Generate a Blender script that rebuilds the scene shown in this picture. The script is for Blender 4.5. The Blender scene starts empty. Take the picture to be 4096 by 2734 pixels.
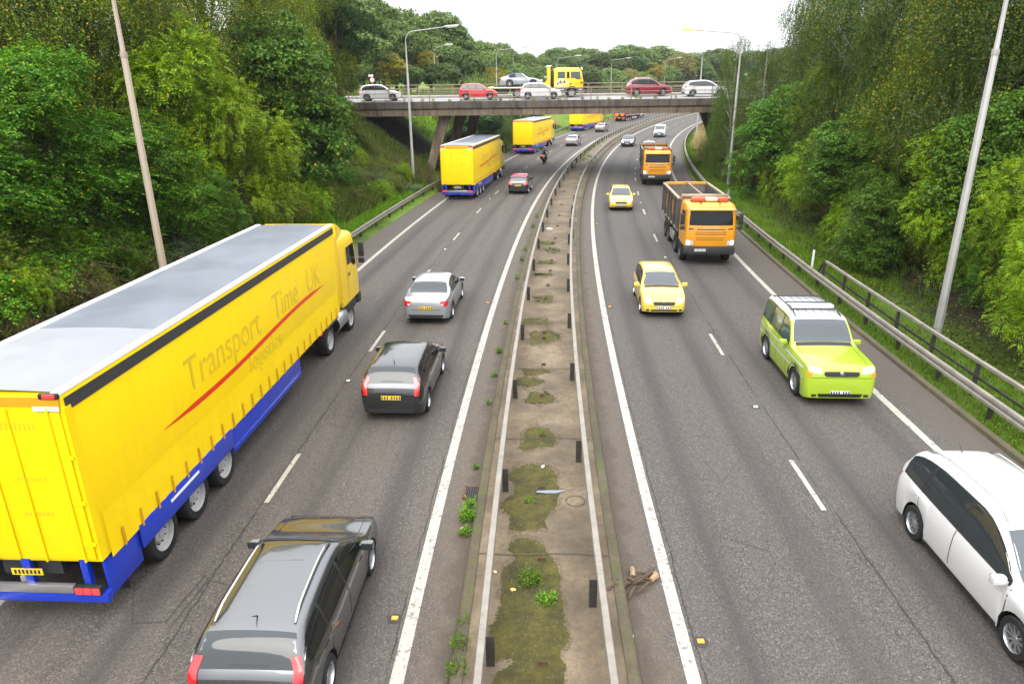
# Dual carriageway seen from a footbridge: traffic, wooded cutting, road bridge.
import bpy, bmesh, math, random
import numpy as np
from mathutils import Vector, Matrix
from mathutils.bvhtree import BVHTree

R_ = math.radians
scene = bpy.context.scene
COL = scene.collection
rng = np.random.default_rng(7)
random.seed(7)

# ------------------------------------------------------------------ camera model and road alignment (from calibration)
PITCH, ROLL, YAW, FPX, HC, CX = 0.34733, -0.0123, 0.11649, 2769.33, 8.22653, -0.20016
TH0 = 0.13657
KS = np.array([0, 30, 60, 90, 130, 180, 260.])
KV = np.array([0.00222, 0.00171, 0.00237, 0.00248, 0.00337, 0.00369, 0.00369])
Q2, Q3 = 6.02841e-5, 0.95484e-7
DS = 0.5
SS = np.arange(-60, 460, DS)
_k = np.interp(SS, KS, KV)
_i0 = int(np.searchsorted(SS, 0))
TH = np.cumsum(np.concatenate([[0], (_k[1:] + _k[:-1]) / 2 * DS]))
TH = TH - TH[_i0] + TH0
_m = (TH[1:] + TH[:-1]) / 2
RX = np.concatenate([[0], np.cumsum(np.sin(_m) * DS)]); RX -= RX[_i0]
RY = np.concatenate([[0], np.cumsum(np.cos(_m) * DS)]); RY -= RY[_i0]


def zroad(s):
    s = np.asarray(s, float)
    t = np.minimum(s, 250)
    return np.where(s > 0, Q2 * t ** 2 + Q3 * t ** 3 + .018 * (np.maximum(s, 250) - 250), 0.0)


def road_th(s):
    return np.interp(s, SS, TH)


def pt(s, lat, h=0.0):
    """a point on the road frame: distance s along the median, lat metres to the right, h above the road"""
    t = np.interp(s, SS, TH)
    return (np.interp(s, SS, RX) + lat * np.cos(t), np.interp(s, SS, RY) - lat * np.sin(t), zroad(s) + h)


def P(s, lat, h=0.0):
    a = pt(s, lat, h)
    return Vector((float(a[0]), float(a[1]), float(a[2])))


def sl(x, y):
    """road frame of a point"""
    d = np.hypot(RX - x, RY - y)
    i = int(np.argmin(d)); t = TH[i]
    return SS[i], (x - RX[i]) * math.cos(t) - (y - RY[i]) * math.sin(t)


def sl_arr(x, y):
    x = np.asarray(x, float); y = np.asarray(y, float)
    out_s = np.empty(x.shape); out_l = np.empty(x.shape)
    rx, ry, ss, th = RX[::4], RY[::4], SS[::4], TH[::4]
    for a in range(0, x.size, 4000):
        d = np.hypot(rx[None] - x[a:a + 4000, None], ry[None] - y[a:a + 4000, None])
        i = np.argmin(d, 1); t = th[i]
        dx, dy = x[a:a + 4000] - rx[i], y[a:a + 4000] - ry[i]
        out_s[a:a + 4000] = ss[i] + dx * np.sin(t) + dy * np.cos(t)
        out_l[a:a + 4000] = dx * np.cos(t) - dy * np.sin(t)
    return out_s, out_l


def bank(s, lat):
    """height of the cutting above the road at (s, lat)"""
    s = np.asarray(s, float); lat = np.asarray(lat, float)
    def sm(a, b, v):
        t = np.clip((v - a) / (b - a), 0, 1); return t * t * (3 - 2 * t)
    # left
    top = 6.8 - 4.4 * sm(100, 145, s) + 2.0 * sm(120, 210, s)
    slope = 0.42 + 0.30 * sm(50, 60, s) * (1 - sm(105, 130, s))
    st = 12.6 + 0.0 * s
    a = np.maximum(-lat - st, 0)
    zl = np.minimum(slope * a * sm(0, 1.2, a), top + 0.02 * a)
    zl = zl + 0.10 * sm(11.0, 12.2, -lat) + np.clip((-lat - 45) * .10, 0, 9) * (1 - sm(170, 260, s))
    # right
    a = np.maximum(lat - 14.2, 0)
    zr = np.minimum(0.40 * a * sm(0, 2.0, a), 7.0 - 3.0 * sm(95, 150, s) + 0.02 * a)
    zr = zr + 0.12 * sm(10.9, 12.0, lat)
    zr = zr + 4.0 * sm(125, 190, s) * sm(14, 26, lat)
    return np.where(lat < 0, zl, zr)


def ground_z(x, y):
    s, l = sl(x, y)
    return float(zroad(s) + bank(s, l))


# ------------------------------------------------------------------ materials
def srgb(r, g, b):
    f = lambda c: c / 12.92 if c <= 0.04045 else ((c + 0.055) / 1.055) ** 2.4
    return (f(r / 255), f(g / 255), f(b / 255), 1)


MATS = {}


def new_mat(name):
    m = bpy.data.materials.new(name); m.use_nodes = True
    nt = m.node_tree
    for n in list(nt.nodes): nt.nodes.remove(n)
    o = nt.nodes.new('ShaderNodeOutputMaterial')
    b = nt.nodes.new('ShaderNodeBsdfPrincipled')
    nt.links.new(b.outputs[0], o.inputs[0])
    MATS[name] = m
    return m, nt, b, o


class NT:
    """small helper to write node graphs tersely"""
    def __init__(s, nt): s.nt = nt
    def n(s, t, **k):
        x = s.nt.nodes.new('ShaderNode' + t)
        for a, v in k.items():
            if a == 'i':
                for kk, vv in v.items():
                    if isinstance(vv, bpy.types.NodeSocket): s.nt.links.new(vv, x.inputs[kk])
                    else: x.inputs[kk].default_value = vv
            else: setattr(x, a, v)
        return x
    def noise(s, vec, scale, detail=4, rough=.55, dist=0):
        x = s.n('TexNoise', i={'Scale': scale, 'Detail': detail, 'Roughness': rough, 'Distortion': dist})
        if vec is not None: s.nt.links.new(vec, x.inputs['Vector'])
        return x.outputs[0]
    def vor(s, vec, scale, feature='F1', out=0):
        x = s.n('TexVoronoi', feature=feature, i={'Scale': scale})
        if vec is not None: s.nt.links.new(vec, x.inputs['Vector'])
        return x.outputs[out]
    def ramp(s, fac, stops, interp='LINEAR'):
        x = s.n('ValToRGB'); s.nt.links.new(fac, x.inputs[0]); r = x.color_ramp; r.interpolation = interp
        while len(r.elements) < len(stops): r.elements.new(0.5)
        while len(r.elements) > len(stops): r.elements.remove(r.elements[-1])
        for e, (p, c) in zip(r.elements, stops):
            e.position = p; e.color = c if len(c) == 4 else (*c, 1)
        return x.outputs[0]
    def mix(s, fac, a, b, mode='MIX'):
        x = s.n('Mix', data_type='RGBA', blend_type=mode)
        for i, v in ((0, fac), (6, a), (7, b)):
            if isinstance(v, bpy.types.NodeSocket): s.nt.links.new(v, x.inputs[i])
            else: x.inputs[i].default_value = v if i == 0 or len(v) == 4 else (*v, 1)
        return x.outputs[2]
    def math(s, op, a, b=0.0, c=0.0):
        x = s.n('Math', operation=op)
        for i, v in enumerate((a, b, c)):
            if isinstance(v, bpy.types.NodeSocket): s.nt.links.new(v, x.inputs[i])
            else: x.inputs[i].default_value = v
        return x.outputs[0]
    def maprange(s, v, a, b, c=0, d=1, smooth=True):
        x = s.n('MapRange', interpolation_type='SMOOTHSTEP' if smooth else 'LINEAR')
        s.nt.links.new(v, x.inputs[0])
        for i, k in enumerate((a, b, c, d)): x.inputs[i + 1].default_value = k
        return x.outputs[0]
    def bump(s, h, strength, dist, b):
        x = s.n('Bump', i={'Strength': strength, 'Distance': dist}); s.nt.links.new(h, x.inputs['Height'])
        s.nt.links.new(x.outputs[0], b.inputs['Normal'])
    def link(s, a, b): s.nt.links.new(a, b)
    def obj(s): return s.n('TexCoord').outputs['Object']
    def geo(s): return s.n('NewGeometry').outputs['Position']


def simple(name, col, rough=.5, metal=0., coat=0., spec=.5, emit=None, es=1., vary=0., scale=6., coatr=.03):
    m, nt, b, o = new_mat(name); h = NT(nt)
    b.inputs['Roughness'].default_value = rough
    b.inputs['Metallic'].default_value = metal
    b.inputs['Coat Weight'].default_value = coat
    b.inputs['Coat Roughness'].default_value = coatr
    b.inputs['Specular IOR Level'].default_value = spec
    c = (*col[:3], 1)
    if vary:
        nz = h.noise(h.obj(), scale, 5, .65)
        lo = tuple(x * (1 - vary) for x in c[:3]); hi = tuple(min(1, x * (1 + vary)) for x in c[:3])
        h.link(h.ramp(nz, [(.3, lo), (.7, hi)]), b.inputs['Base Color'])
        h.link(h.maprange(nz, .3, .8, rough * .85, min(1, rough * 1.25)), b.inputs['Roughness'])
    else:
        b.inputs['Base Color'].default_value = c
    if emit:
        b.inputs['Emission Color'].default_value = (*emit[:3], 1); b.inputs['Emission Strength'].default_value = es
    return m


# ------------------------------------------------------------------ mesh builder
class MB:
    def __init__(s): s.v = []; s.f = []; s.m = []
    def add(s, vs, fs, mi=0):
        o = len(s.v); s.v += [tuple(v) for v in vs]
        s.f += [tuple(o + i for i in f) for f in fs]; s.m += [mi] * len(fs)
    def box(s, c, d, mi=0, rot=None, taper=None):
        """box centred c with full size d"""
        x, y, z = d[0] / 2, d[1] / 2, d[2] / 2
        vs = [(-x, -y, -z), (x, -y, -z), (x, y, -z), (-x, y, -z), (-x, -y, z), (x, -y, z), (x, y, z), (-x, y, z)]
        if taper: vs = vs[:4] + [(a * taper[0], b * taper[1], cc) for a, b, cc in vs[4:]]
        if rot is not None: vs = [rot @ Vector(v) for v in vs]
        vs = [(v[0] + c[0], v[1] + c[1], v[2] + c[2]) for v in vs]
        s.add(vs, [(0, 3, 2, 1), (4, 5, 6, 7), (0, 1, 5, 4), (1, 2, 6, 5), (2, 3, 7, 6), (3, 0, 4, 7)], mi)
    def bbox(s, c, d, b=.02, mi=0, rot=None):
        """bevelled box"""
        x, y, z = d[0] / 2, d[1] / 2, d[2] / 2; b = min(b, x * .9, y * .9, z * .9)
        bm = bmesh.new(); bmesh.ops.create_cube(bm, size=1)
        for v in bm.verts: v.co = Vector((v.co.x * 2 * x, v.co.y * 2 * y, v.co.z * 2 * z))
        bmesh.ops.bevel(bm, geom=bm.edges[:], offset=b, segments=2, affect='EDGES', profile=.6)
        bm.verts.index_update()
        vs = [(rot @ v.co if rot is not None else v.co) + Vector(c) for v in bm.verts]
        s.add(vs, [[v.index for v in f.verts] for f in bm.faces], mi); bm.free()
    def tube(s, pts, r, n=8, mi=0, cap=True):
        pts = [Vector(p) for p in pts]; k = len(pts)
        rr = r if hasattr(r, '__len__') else [r] * k
        rings = []; up = None
        for i, p in enumerate(pts):
            d = (pts[min(i + 1, k - 1)] - pts[max(i - 1, 0)]).normalized()
            if up is None: up = Vector((0, 0, 1)) if abs(d.z) < .9 else Vector((1, 0, 0))
            a = d.cross(up).normalized(); up = a.cross(d).normalized()
            rings.append([p + a * (math.cos(2 * math.pi * j / n) * rr[i]) + up * (math.sin(2 * math.pi * j / n) * rr[i]) for j in range(n)])
        vs = [v for q in rings for v in q]
        fs = [(i * n + j, i * n + (j + 1) % n, (i + 1) * n + (j + 1) % n, (i + 1) * n + j) for i in range(k - 1) for j in range(n)]
        if cap: fs += [tuple(range(n))[::-1], tuple((k - 1) * n + j for j in range(n))]
        s.add(vs, fs, mi)
    def lathe(s, prof, c=(0, 0, 0), axis='y', n=24, mi=0):
        """prof: (r, h) pairs"""
        vs = []
        for r, h in prof:
            for j in range(n):
                a = 2 * math.pi * j / n; p, q = r * math.cos(a), r * math.sin(a)
                v = {'y': (p, h, q), 'z': (p, q, h), 'x': (h, p, q)}[axis]
                vs.append((v[0] + c[0], v[1] + c[1], v[2] + c[2]))
        k = len(prof)
        fs = [(i * n + j, i * n + (j + 1) % n, (i + 1) * n + (j + 1) % n, (i + 1) * n + j) for i in range(k - 1) for j in range(n)]
        s.add(vs, fs, mi)
    def grid(s, rows, mi=0, closed=False):
        """rows: list of equal-length lists of points"""
        n = len(rows[0]); o = len(s.v)
        s.v += [tuple(v) for r in rows for v in r]
        for i in range(len(rows) - 1):
            for j in range(n if closed else n - 1):
                s.f.append((o + i * n + j, o + i * n + (j + 1) % n, o + (i + 1) * n + (j + 1) % n, o + (i + 1) * n + j)); s.m.append(mi)
    def prism(s, poly, a, b, axis='y', mi=0):
        """extrude a 2D polygon between a and b along an axis"""
        def mk(p, h): return {'y': (p[0], h, p[1]), 'z': (p[0], p[1], h), 'x': (h, p[0], p[1])}[axis]
        n = len(poly); vs = [mk(p, a) for p in poly] + [mk(p, b) for p in poly]
        s.add(vs, [tuple(range(n))[::-1], tuple(range(n, 2 * n))] + [(j, (j + 1) % n, n + (j + 1) % n, n + j) for j in range(n)], mi)
    def build(s, name, mats, parent=None, smooth=False, fix=True, angle=None):
        me = bpy.data.meshes.new(name)
        me.from_pydata(s.v, [], s.f)
        if not isinstance(mats, (list, tuple)): mats = [mats]
        for m in mats: me.materials.append(MATS[m] if isinstance(m, str) else m)
        if len(mats) > 1: me.polygons.foreach_set('material_index', s.m)
        if fix:
            bm = bmesh.new(); bm.from_mesh(me)
            bmesh.ops.remove_doubles(bm, verts=bm.verts, dist=1e-5)
            bmesh.ops.recalc_face_normals(bm, faces=bm.faces); bm.to_mesh(me); bm.free()
        if smooth or angle:
            me.polygons.foreach_set('use_smooth', [True] * len(me.polygons))
            if angle: me.set_sharp_from_angle(angle=R_(angle))
        me.update()
        o = bpy.data.objects.new(name, me); COL.objects.link(o)
        if parent is not None: o.parent = parent
        return o


def np_mesh(name, verts, faces, mat, parent=None, smooth=False):
    """fast mesh from numpy arrays: verts (n,3), faces (m,k)"""
    me = bpy.data.meshes.new(name)
    me.vertices.add(len(verts)); me.vertices.foreach_set('co', np.ascontiguousarray(verts, np.float32).ravel())
    k = faces.shape[1]
    me.loops.add(faces.size); me.loops.foreach_set('vertex_index', np.ascontiguousarray(faces, np.int32).ravel())
    me.polygons.add(len(faces)); me.polygons.foreach_set('loop_start', np.arange(0, faces.size, k, dtype=np.int32))
    if smooth: me.polygons.foreach_set('use_smooth', np.ones(len(faces), bool))
    me.materials.append(MATS[mat] if isinstance(mat, str) else mat)
    me.update(calc_edges=True)
    o = bpy.data.objects.new(name, me); COL.objects.link(o)
    if parent is not None: o.parent = parent
    return o


def join(o, m, mat):
    """add a builder's shapes to an existing part as surface marking with its own material"""
    me = o.data; me.materials.append(MATS[mat]); k = len(me.materials) - 1
    bm = bmesh.new(); bm.from_mesh(me); vs = [bm.verts.new(v) for v in m.v]
    for f in m.f:
        q = bm.faces.new([vs[i] for i in f]); q.material_index = k
    bm.to_mesh(me); bm.free(); return o


def tag(o, label=None, cat=None, group=None, kind=None):
    if label: o['label'] = label
    if cat: o['category'] = cat
    if group: o['group'] = group
    if kind: o['kind'] = kind
    return o


def empty(name, loc=(0, 0, 0), rz=0, label=None, cat=None, group=None):
    o = bpy.data.objects.new(name, None); COL.objects.link(o)
    o.location = loc; o.rotation_euler = (0, 0, rz); o.empty_display_size = .3
    return tag(o, label, cat, group)


def copy_tree(o, parent=None):
    c = o.copy(); COL.objects.link(c)
    if parent is not None: c.parent = parent
    for ch in list(o.children): copy_tree(ch, c)
    return c


def text_mesh(txt, size, mat, name, parent, mtx, extrude=.004, shear=0., bold=0., width=1., space=1.):
    cu = bpy.data.curves.new(name, 'FONT'); cu.body = txt; cu.size = size; cu.extrude = extrude
    cu.align_x = 'CENTER'; cu.align_y = 'CENTER'; cu.shear = shear; cu.offset = bold; cu.space_character = space
    to = bpy.data.objects.new(name + '_tmp', cu); COL.objects.link(to)
    dg = bpy.context.evaluated_depsgraph_get(); dg.update()
    me = bpy.data.meshes.new_from_object(to.evaluated_get(dg))
    bpy.data.objects.remove(to); bpy.data.curves.remove(cu)
    me.transform(Matrix.Diagonal((width, 1, 1, 1))); me.transform(mtx)
    me.materials.clear(); me.materials.append(MATS[mat]); me.name = name
    o = bpy.data.objects.new(name, me); COL.objects.link(o)
    if parent is not None: o.parent = parent
    return o
EXPOSURE = 0.0
# ------------------------------------------------------------------ surface materials
def mat_asphalt(name, warm, side):
    m, nt, b, o = new_mat(name); h = NT(nt); pos = h.geo()
    uv = h.n('UVMap', uv_map='road').outputs[0]
    sep = h.n('SeparateXYZ', i={0: uv}); lat, ss = sep.outputs[0], sep.outputs[1]
    lat = h.math('ABSOLUTE', lat)
    # stone chippings
    st = h.vor(pos, 46, 'F1', 1)
    stg = h.n('RGBToBW', i={0: st}).outputs[0]
    fine = h.noise(pos, 26, 3, .7)
    base = h.ramp(stg, [(.05, (.022, .0195, .018)), (.45, (.062, .055, .050)), (.8, (.115, .102, .091)), (1, (.25, .225, .195))])
    base = h.mix(h.maprange(fine, .35, .7, 0, .45), base, (.050, .045, .041, 1))
    # broad blotches along the road
    mp = h.n('Mapping', i={0: uv, 3: (1.3, .12, 1)}).outputs[0]
    bl = h.noise(mp, 1.0, 5, .6)
    base = h.mix(h.maprange(bl, .3, .75, 0, .5), base, warm)
    big = h.noise(pos, .16, 4, .6)
    base = h.mix(h.maprange(big, .45, .75, 0, .3), base, (.085, .073, .062, 1))
    # wheel tracks and the darker strip between them
    tr = None
    for c in (3.15, 4.95, 6.75, 8.65):
        d = h.math('ABSOLUTE', h.math('SUBTRACT', lat, c))
        d = h.maprange(d, .05, .5, 1, 0); tr = d if tr is None else h.math('MAXIMUM', tr, d)
    tn = h.noise(h.n('Mapping', i={0: uv, 3: (2.2, .06, 1)}).outputs[0], 1.2, 4, .6)
    base = h.mix(h.math('MULTIPLY', tr, h.maprange(tn, .25, .7, .15, .8)), base, (.038, .034, .0325, 1))
    # joints and cracks
    wob = h.noise(pos, 1.1, 5, .75)
    jl = h.math('ADD', lat, h.math('MULTIPLY', h.math('SUBTRACT', wob, .5), .22))
    cr = None
    for c, w in ((6.0, .018), (2.38, .012)):
        d = h.math('ABSOLUTE', h.math('SUBTRACT', jl, c)); d = h.maprange(d, w * .4, w * 1.6, 1, 0); cr = d if cr is None else h.math('MAXIMUM', cr, d)
    brk = h.noise(pos, .55, 3, .6)
    cr = h.math('MULTIPLY', cr, h.maprange(brk, .36, .5, 0, .85))
    v2 = h.vor(h.n('Mapping', i={0: h.n('VectorMath', operation='ADD', i={0: pos, 1: h.n('TexNoise', i={'Scale': .9, 'Detail': 5}).outputs[1]}).outputs[0], 3: (.9, .7, 1)}).outputs[0], 1, 'DISTANCE_TO_EDGE', 0)
    c2 = h.math('MULTIPLY', h.maprange(v2, .003, .012, 1, 0), h.maprange(h.noise(pos, .23, 2), .52, .64, 0, .6))
    base = h.mix(h.math('MAXIMUM', cr, c2), base, (.018, .016, .014, 1))
    # silt towards the median kerb and the verge
    n3 = h.noise(pos, 1.7, 6, .7)
    le = h.math('ADD', lat, h.math('MULTIPLY', h.math('SUBTRACT', n3, .5), 1.1))
    dirt = h.maprange(le, 1.75, 2.35, 1, 0)
    base = h.mix(h.math('MULTIPLY', dirt, .55), base, (.10, .077, .055, 1))
    wet = h.maprange(le, 1.5, 1.78, 1, 0)
    base = h.mix(h.math('MULTIPLY', wet, .6), base, (.048, .035, .024, 1))
    dv = h.maprange(le, 9.55, 10.2, 0, .75)
    base = h.mix(dv, base, (.080, .066, .054, 1))
    h.link(base, b.inputs['Base Color'])
    h.link(h.maprange(fine, .2, .8, .62, .92), b.inputs['Roughness'])
    b.inputs['Specular IOR Level'].default_value = .35
    h.bump(stg, .5, .012, b)
    return m


mat_asphalt('asphalt_warm', (.105, .089, .074, 1), -1)
mat_asphalt('asphalt_grey', (.074, .067, .063, 1), 1)


def mat_paint():
    m, nt, b, o = new_mat('road_paint'); h = NT(nt); pos = h.geo()
    n1 = h.noise(pos, 9, 6, .75); n2 = h.noise(pos, 2, 3, .6)
    v = h.vor(h.n('Mapping', i={0: pos, 3: (7, 3.2, 1)}).outputs[0], 2.2, 'DISTANCE_TO_EDGE', 0)
    wear = h.math('MAXIMUM', h.maprange(h.math('ADD', n1, h.math('MULTIPLY', n2, .35)), .70, .80, 0, .95), h.math('MULTIPLY', h.maprange(v, .0, .06, .8, 0), h.maprange(n2, .4, .6, 0, 1)))
    col = h.mix(wear, h.ramp(n2, [(.3, (.30, .28, .24)), (.7, (.42, .40, .35))]), (.12, .105, .09, 1))
    h.link(col, b.inputs['Base Color']); b.inputs['Roughness'].default_value = .6
mat_paint()


def mat_concrete(name, cols, dark, scale=1.0, moss=0, streak=False):
    m, nt, b, o = new_mat(name); h = NT(nt); pos = h.geo()
    n1 = h.noise(pos, .7 * scale, 6, .65); n2 = h.noise(pos, 9 * scale, 5, .7); n3 = h.noise(pos, 60, 2, .6)
    c = h.ramp(n1, [(.3, cols[0]), (.5, cols[1]), (.72, cols[2])])
    c = h.mix(h.maprange(n2, .42, .72, 0, .55), c, dark)
    c = h.mix(h.maprange(n3, .6, .75, 0, .3), c, tuple(min(1, x * 1.5) for x in cols[2][:3]) + (1,))
    if streak:
        mp = h.n('Mapping', i={0: pos, 3: (1.6, 1.6, .16)}).outputs[0]
        c = h.mix(h.maprange(h.noise(mp, 1.6, 5, .7), .44, .70, 0, .85), c, tuple(x * .45 for x in dark[:3]) + (1,))
    if moss:
        c = h.mix(h.maprange(h.noise(pos, 1.3, 5, .7), .52, .66, 0, moss), c, (.07, .075, .015, 1))
    h.link(c, b.inputs['Base Color']); b.inputs['Roughness'].default_value = .85
    h.bump(n2, .35, .02, b)
    return m


mat_concrete('median_concrete', [(.060, .045, .028), (.120, .091, .057), (.215, .165, .105)], (.050, .038, .025, 1))
mat_concrete('kerb_concrete', [(.050, .042, .024), (.075, .063, .036), (.115, .095, .058)], (.03, .027, .014, 1), 1.4, .85)
mat_concrete('bridge_concrete', [(.135, .10, .066), (.185, .14, .094), (.24, .19, .13)], (.09, .067, .046, 1), .6, 0, True)
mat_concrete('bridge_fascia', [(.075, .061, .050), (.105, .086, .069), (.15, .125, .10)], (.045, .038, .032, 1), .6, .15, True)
mat_concrete('paving_grey', [(.20, .18, .17), (.26, .24, .22), (.32, .29, .26)], (.16, .14, .13, 1))


def mat_moss():
    m, nt, b, o = new_mat('moss'); h = NT(nt); pos = h.geo()
    n = h.noise(pos, 2.2, 6, .75); c = h.ramp(n, [(.3, (.018, .016, .003)), (.5, (.045, .040, .004)), (.7, (.085, .074, .007))])
    v = h.vor(pos, 60, 'F1', 1); g = h.n('RGBToBW', i={0: v}).outputs[0]
    c = h.mix(h.maprange(g, .86, .94, 0, .7), c, (.20, .18, .12, 1))
    h.link(c, b.inputs['Base Color']); b.inputs['Roughness'].default_value = .95
    h.bump(h.noise(pos, 30, 4, .7), .8, .02, b)
mat_moss()


def mat_ground():
    m, nt, b, o = new_mat('earth_bank'); h = NT(nt); pos = h.geo()
    uv = h.n('UVMap', uv_map='road').outputs[0]
    sep = h.n('SeparateXYZ', i={0: uv}); lat, ss = sep.outputs[0], sep.outputs[1]
    n1 = h.noise(pos, .5, 6, .7); n2 = h.noise(pos, 6, 5, .75)
    gr = h.ramp(n1, [(.25, (.028, .045, .008)), (.5, (.065, .11, .012)), (.75, (.11, .15, .02))])
    so = h.ramp(n2, [(.3, (.012, .009, .006)), (.6, (.035, .025, .015)), (.8, (.065, .045, .026))])
    al = h.math('ADD', h.math('ABSOLUTE', lat), h.math('MULTIPLY', h.math('SUBTRACT', n1, .5), 3.0))
    wood = h.maprange(al, 13.2, 15.2, 0, 1)
    # open grass bank past the bridge on the left
    far = h.math('MULTIPLY', h.maprange(ss, 42, 48, 0, 1), h.math('LESS_THAN', lat, 0))
    wood = h.math('MULTIPLY', wood, h.math('SUBTRACT', 1, far))
    gr = h.mix(far, gr, h.ramp(n1, [(.3, (.06, .11, .015)), (.6, (.13, .22, .02)), (.8, (.18, .24, .05))]))
    c = h.mix(wood, gr, so)
    # stripped earth under the bridge
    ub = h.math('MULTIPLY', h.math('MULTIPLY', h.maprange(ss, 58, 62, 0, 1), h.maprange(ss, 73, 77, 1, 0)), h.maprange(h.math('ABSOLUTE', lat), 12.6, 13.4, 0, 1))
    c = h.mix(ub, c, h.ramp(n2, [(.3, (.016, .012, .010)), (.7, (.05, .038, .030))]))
    h.link(c, b.inputs['Base Color']); b.inputs['Roughness'].default_value = .95; b.inputs['Specular IOR Level'].default_value = .2
    h.bump(n2, .9, .08, b)
mat_ground()

simple('galvanised', (.225, .205, .175), .6, .2, vary=.22, scale=3)
simple('rail_inner', (.17, .145, .12), .6, .3, vary=.3, scale=3)
simple('dark_steel', (.050, .045, .040), .55, .4, vary=.35, scale=5)
simple('rust', (.10, .055, .028), .85, .2, vary=.4, scale=9)
simple('lamp_column', (.37, .36, .35), .5, .35, vary=.12, scale=1.2)
simple('column_tan', (.36, .30, .235), .6, .2, vary=.05, scale=1.2)
simple('lamp_case', (.55, .53, .49), .5, .1, vary=.1)
simple('rail_brown', (.26, .20, .14), .6, .2, vary=.25, scale=4)
simple('black_rubber', (.017, .017, .018), .8, spec=.3)
simple('white_plastic', (.75, .75, .74), .45)
simple('dark_green', (.01, .04, .03), .5)
simple('asphalt_patch', (.03, .03, .032), .8, vary=.2)

# ------------------------------------------------------------------ ground, road and markings
def strip(name, lats, s0, s1, step, hfun, mat, uv=True):
    sv = np.arange(s0, s1 + step * .5, step); lv = np.array(lats, float)
    Sg, Lg = np.meshgrid(sv, lv, indexing='ij')
    x, y, z = pt(Sg, Lg); z = z + hfun(Sg, Lg)
    V = np.stack([x, y, z], -1).reshape(-1, 3); a, c = Sg.shape
    i = np.arange((a - 1))[:, None] * c + np.arange(c - 1)[None]
    F = np.stack([i, i + 1, i + c + 1, i + c], -1).reshape(-1, 4)
    o = np_mesh(name, V, F, mat, smooth=True)
    if uv:
        me = o.data; u = me.uv_layers.new(name='road')
        vi = np.empty(len(me.loops), np.int32); me.loops.foreach_get('vertex_index', vi)
        uvs = np.stack([Lg.ravel()[vi], Sg.ravel()[vi]], -1).astype(np.float32)
        u.data.foreach_set('uv', uvs.ravel())
    return o


g = MB(); g.add([(-2600, -2600, -4), (2600, -2600, -4), (2600, 2600, -4), (-2600, 2600, -4)], [(0, 1, 2, 3)])
simple('far_grass', (.06, .10, .02), .95, vary=.3, scale=.05)
tag(g.build('ground', 'far_grass', fix=False), kind='structure')

lats = np.concatenate([np.linspace(-190, -60, 14), np.linspace(-55, -30, 10), np.linspace(-28, -13, 24), [-12.6, -12.2, -11.8, -11.4, -11.05, -10.5, -9, -4, 0, 4, 9, 10.6, 11.06, 11.4, 11.8, 12.2, 12.6], np.linspace(13, 30, 26), np.linspace(33, 60, 10), np.linspace(70, 190, 13)])
_bn = rng.random((64, 64))
def bank_noise(s, l):
    """smooth small humps on the banks"""
    v = np.zeros_like(s)
    for k, (a, b, c) in enumerate(((.31, .47, .10), (.83, .61, .06), (1.7, 1.3, .03))):
        v += c * np.sin(a * s + 1.3 * k) * np.cos(b * l + 2.1 * k)
    return v * np.clip((np.abs(l) - 11.5) / 2, 0, 1)
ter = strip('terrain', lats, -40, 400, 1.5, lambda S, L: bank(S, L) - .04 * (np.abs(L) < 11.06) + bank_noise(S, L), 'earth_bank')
tag(ter, kind='structure')
tag(strip('road', np.linspace(-11.02, -1.42, 13), -25, 390, 1.0, lambda S, L: 0 * S, 'asphalt_warm'), kind='structure')
tag(strip('road', np.linspace(1.42, 10.98, 13), -25, 390, 1.0, lambda S, L: 0 * S, 'asphalt_grey'), kind='structure')


def sweep(name, prof, s0, s1, step, mat, parent=None, closed=True, smooth=False, angle=None, h0=None):
    """sweep a (lat, h) profile along the road"""
    m = MB(); rows = []
    for s in np.arange(s0, s1 + step * .5, step):
        hh = 0 if h0 is None else h0(s)
        rows.append([P(s, a, b + hh) for a, b in prof])
    m.grid(rows, closed=closed)
    if closed:
        n = len(prof); k = len(rows)
        m.f += [tuple(range(n))[::-1], tuple((k - 1) * n + j for j in range(n))]; m.m += [0, 0]
    return m.build(name, mat, parent, smooth=smooth, angle=angle)


# concrete central reservation with its kerbs
md = strip('median_strip', np.linspace(-1.22, 1.22, 11), -25, 330, 1.0, lambda S, L: .10 + .012 * np.cos(L * 1.2), 'median_concrete'); tag(md, kind='structure')
for sg in (-1, 1):
    tag(sweep('kerb', [(sg * 1.215, .0), (sg * 1.215, .128), (sg * 1.36, .125), (sg * 1.40, .10), (sg * 1.425, -.02)], -25, 330, .915, 'kerb_concrete'), kind='structure')
tag(sweep('kerb', [(10.96, -.02), (10.985, .10), (11.02, .125), (11.13, .13), (11.13, -.02)], -25, 330, .915, 'kerb_concrete'), kind='structure')
# expansion joints cut across the reservation
jm = MB()
for s in np.arange(6.2, 80, 4.55):
    rows = [[P(s + d + .03 * math.sin(l * 3), l, .1165 + .012 * math.cos(l * 1.2)) for l in np.linspace(-1.2, 1.2, 9)] for d in (-.012, .012)]
    jm.grid(rows)
simple('joint_dark', (.07, .055, .04), .9)
tag(jm.build('slab_joint', 'joint_dark'), kind='structure')

# painted lines
for l in (-9.45, -2.2, 2.2, 9.45):
    w = .10 if abs(l) > 5 else .105
    tag(strip('edge_line', [l - w, l, l + w], -25, 330, 1.0, lambda S, L: .004 + 0 * S, 'road_paint', uv=False), kind='structure')
for l in (-5.93, 5.80):
    m = MB()
    for k in range(-3, 28):
        s = 12.5 + 9 * k; m.grid([[P(s + d, l - .055, .004), P(s + d, l + .055, .004)] for d in np.linspace(0, 2.1, 5)])
    tag(m.build('lane_line', 'road_paint'), kind='structure')

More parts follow.
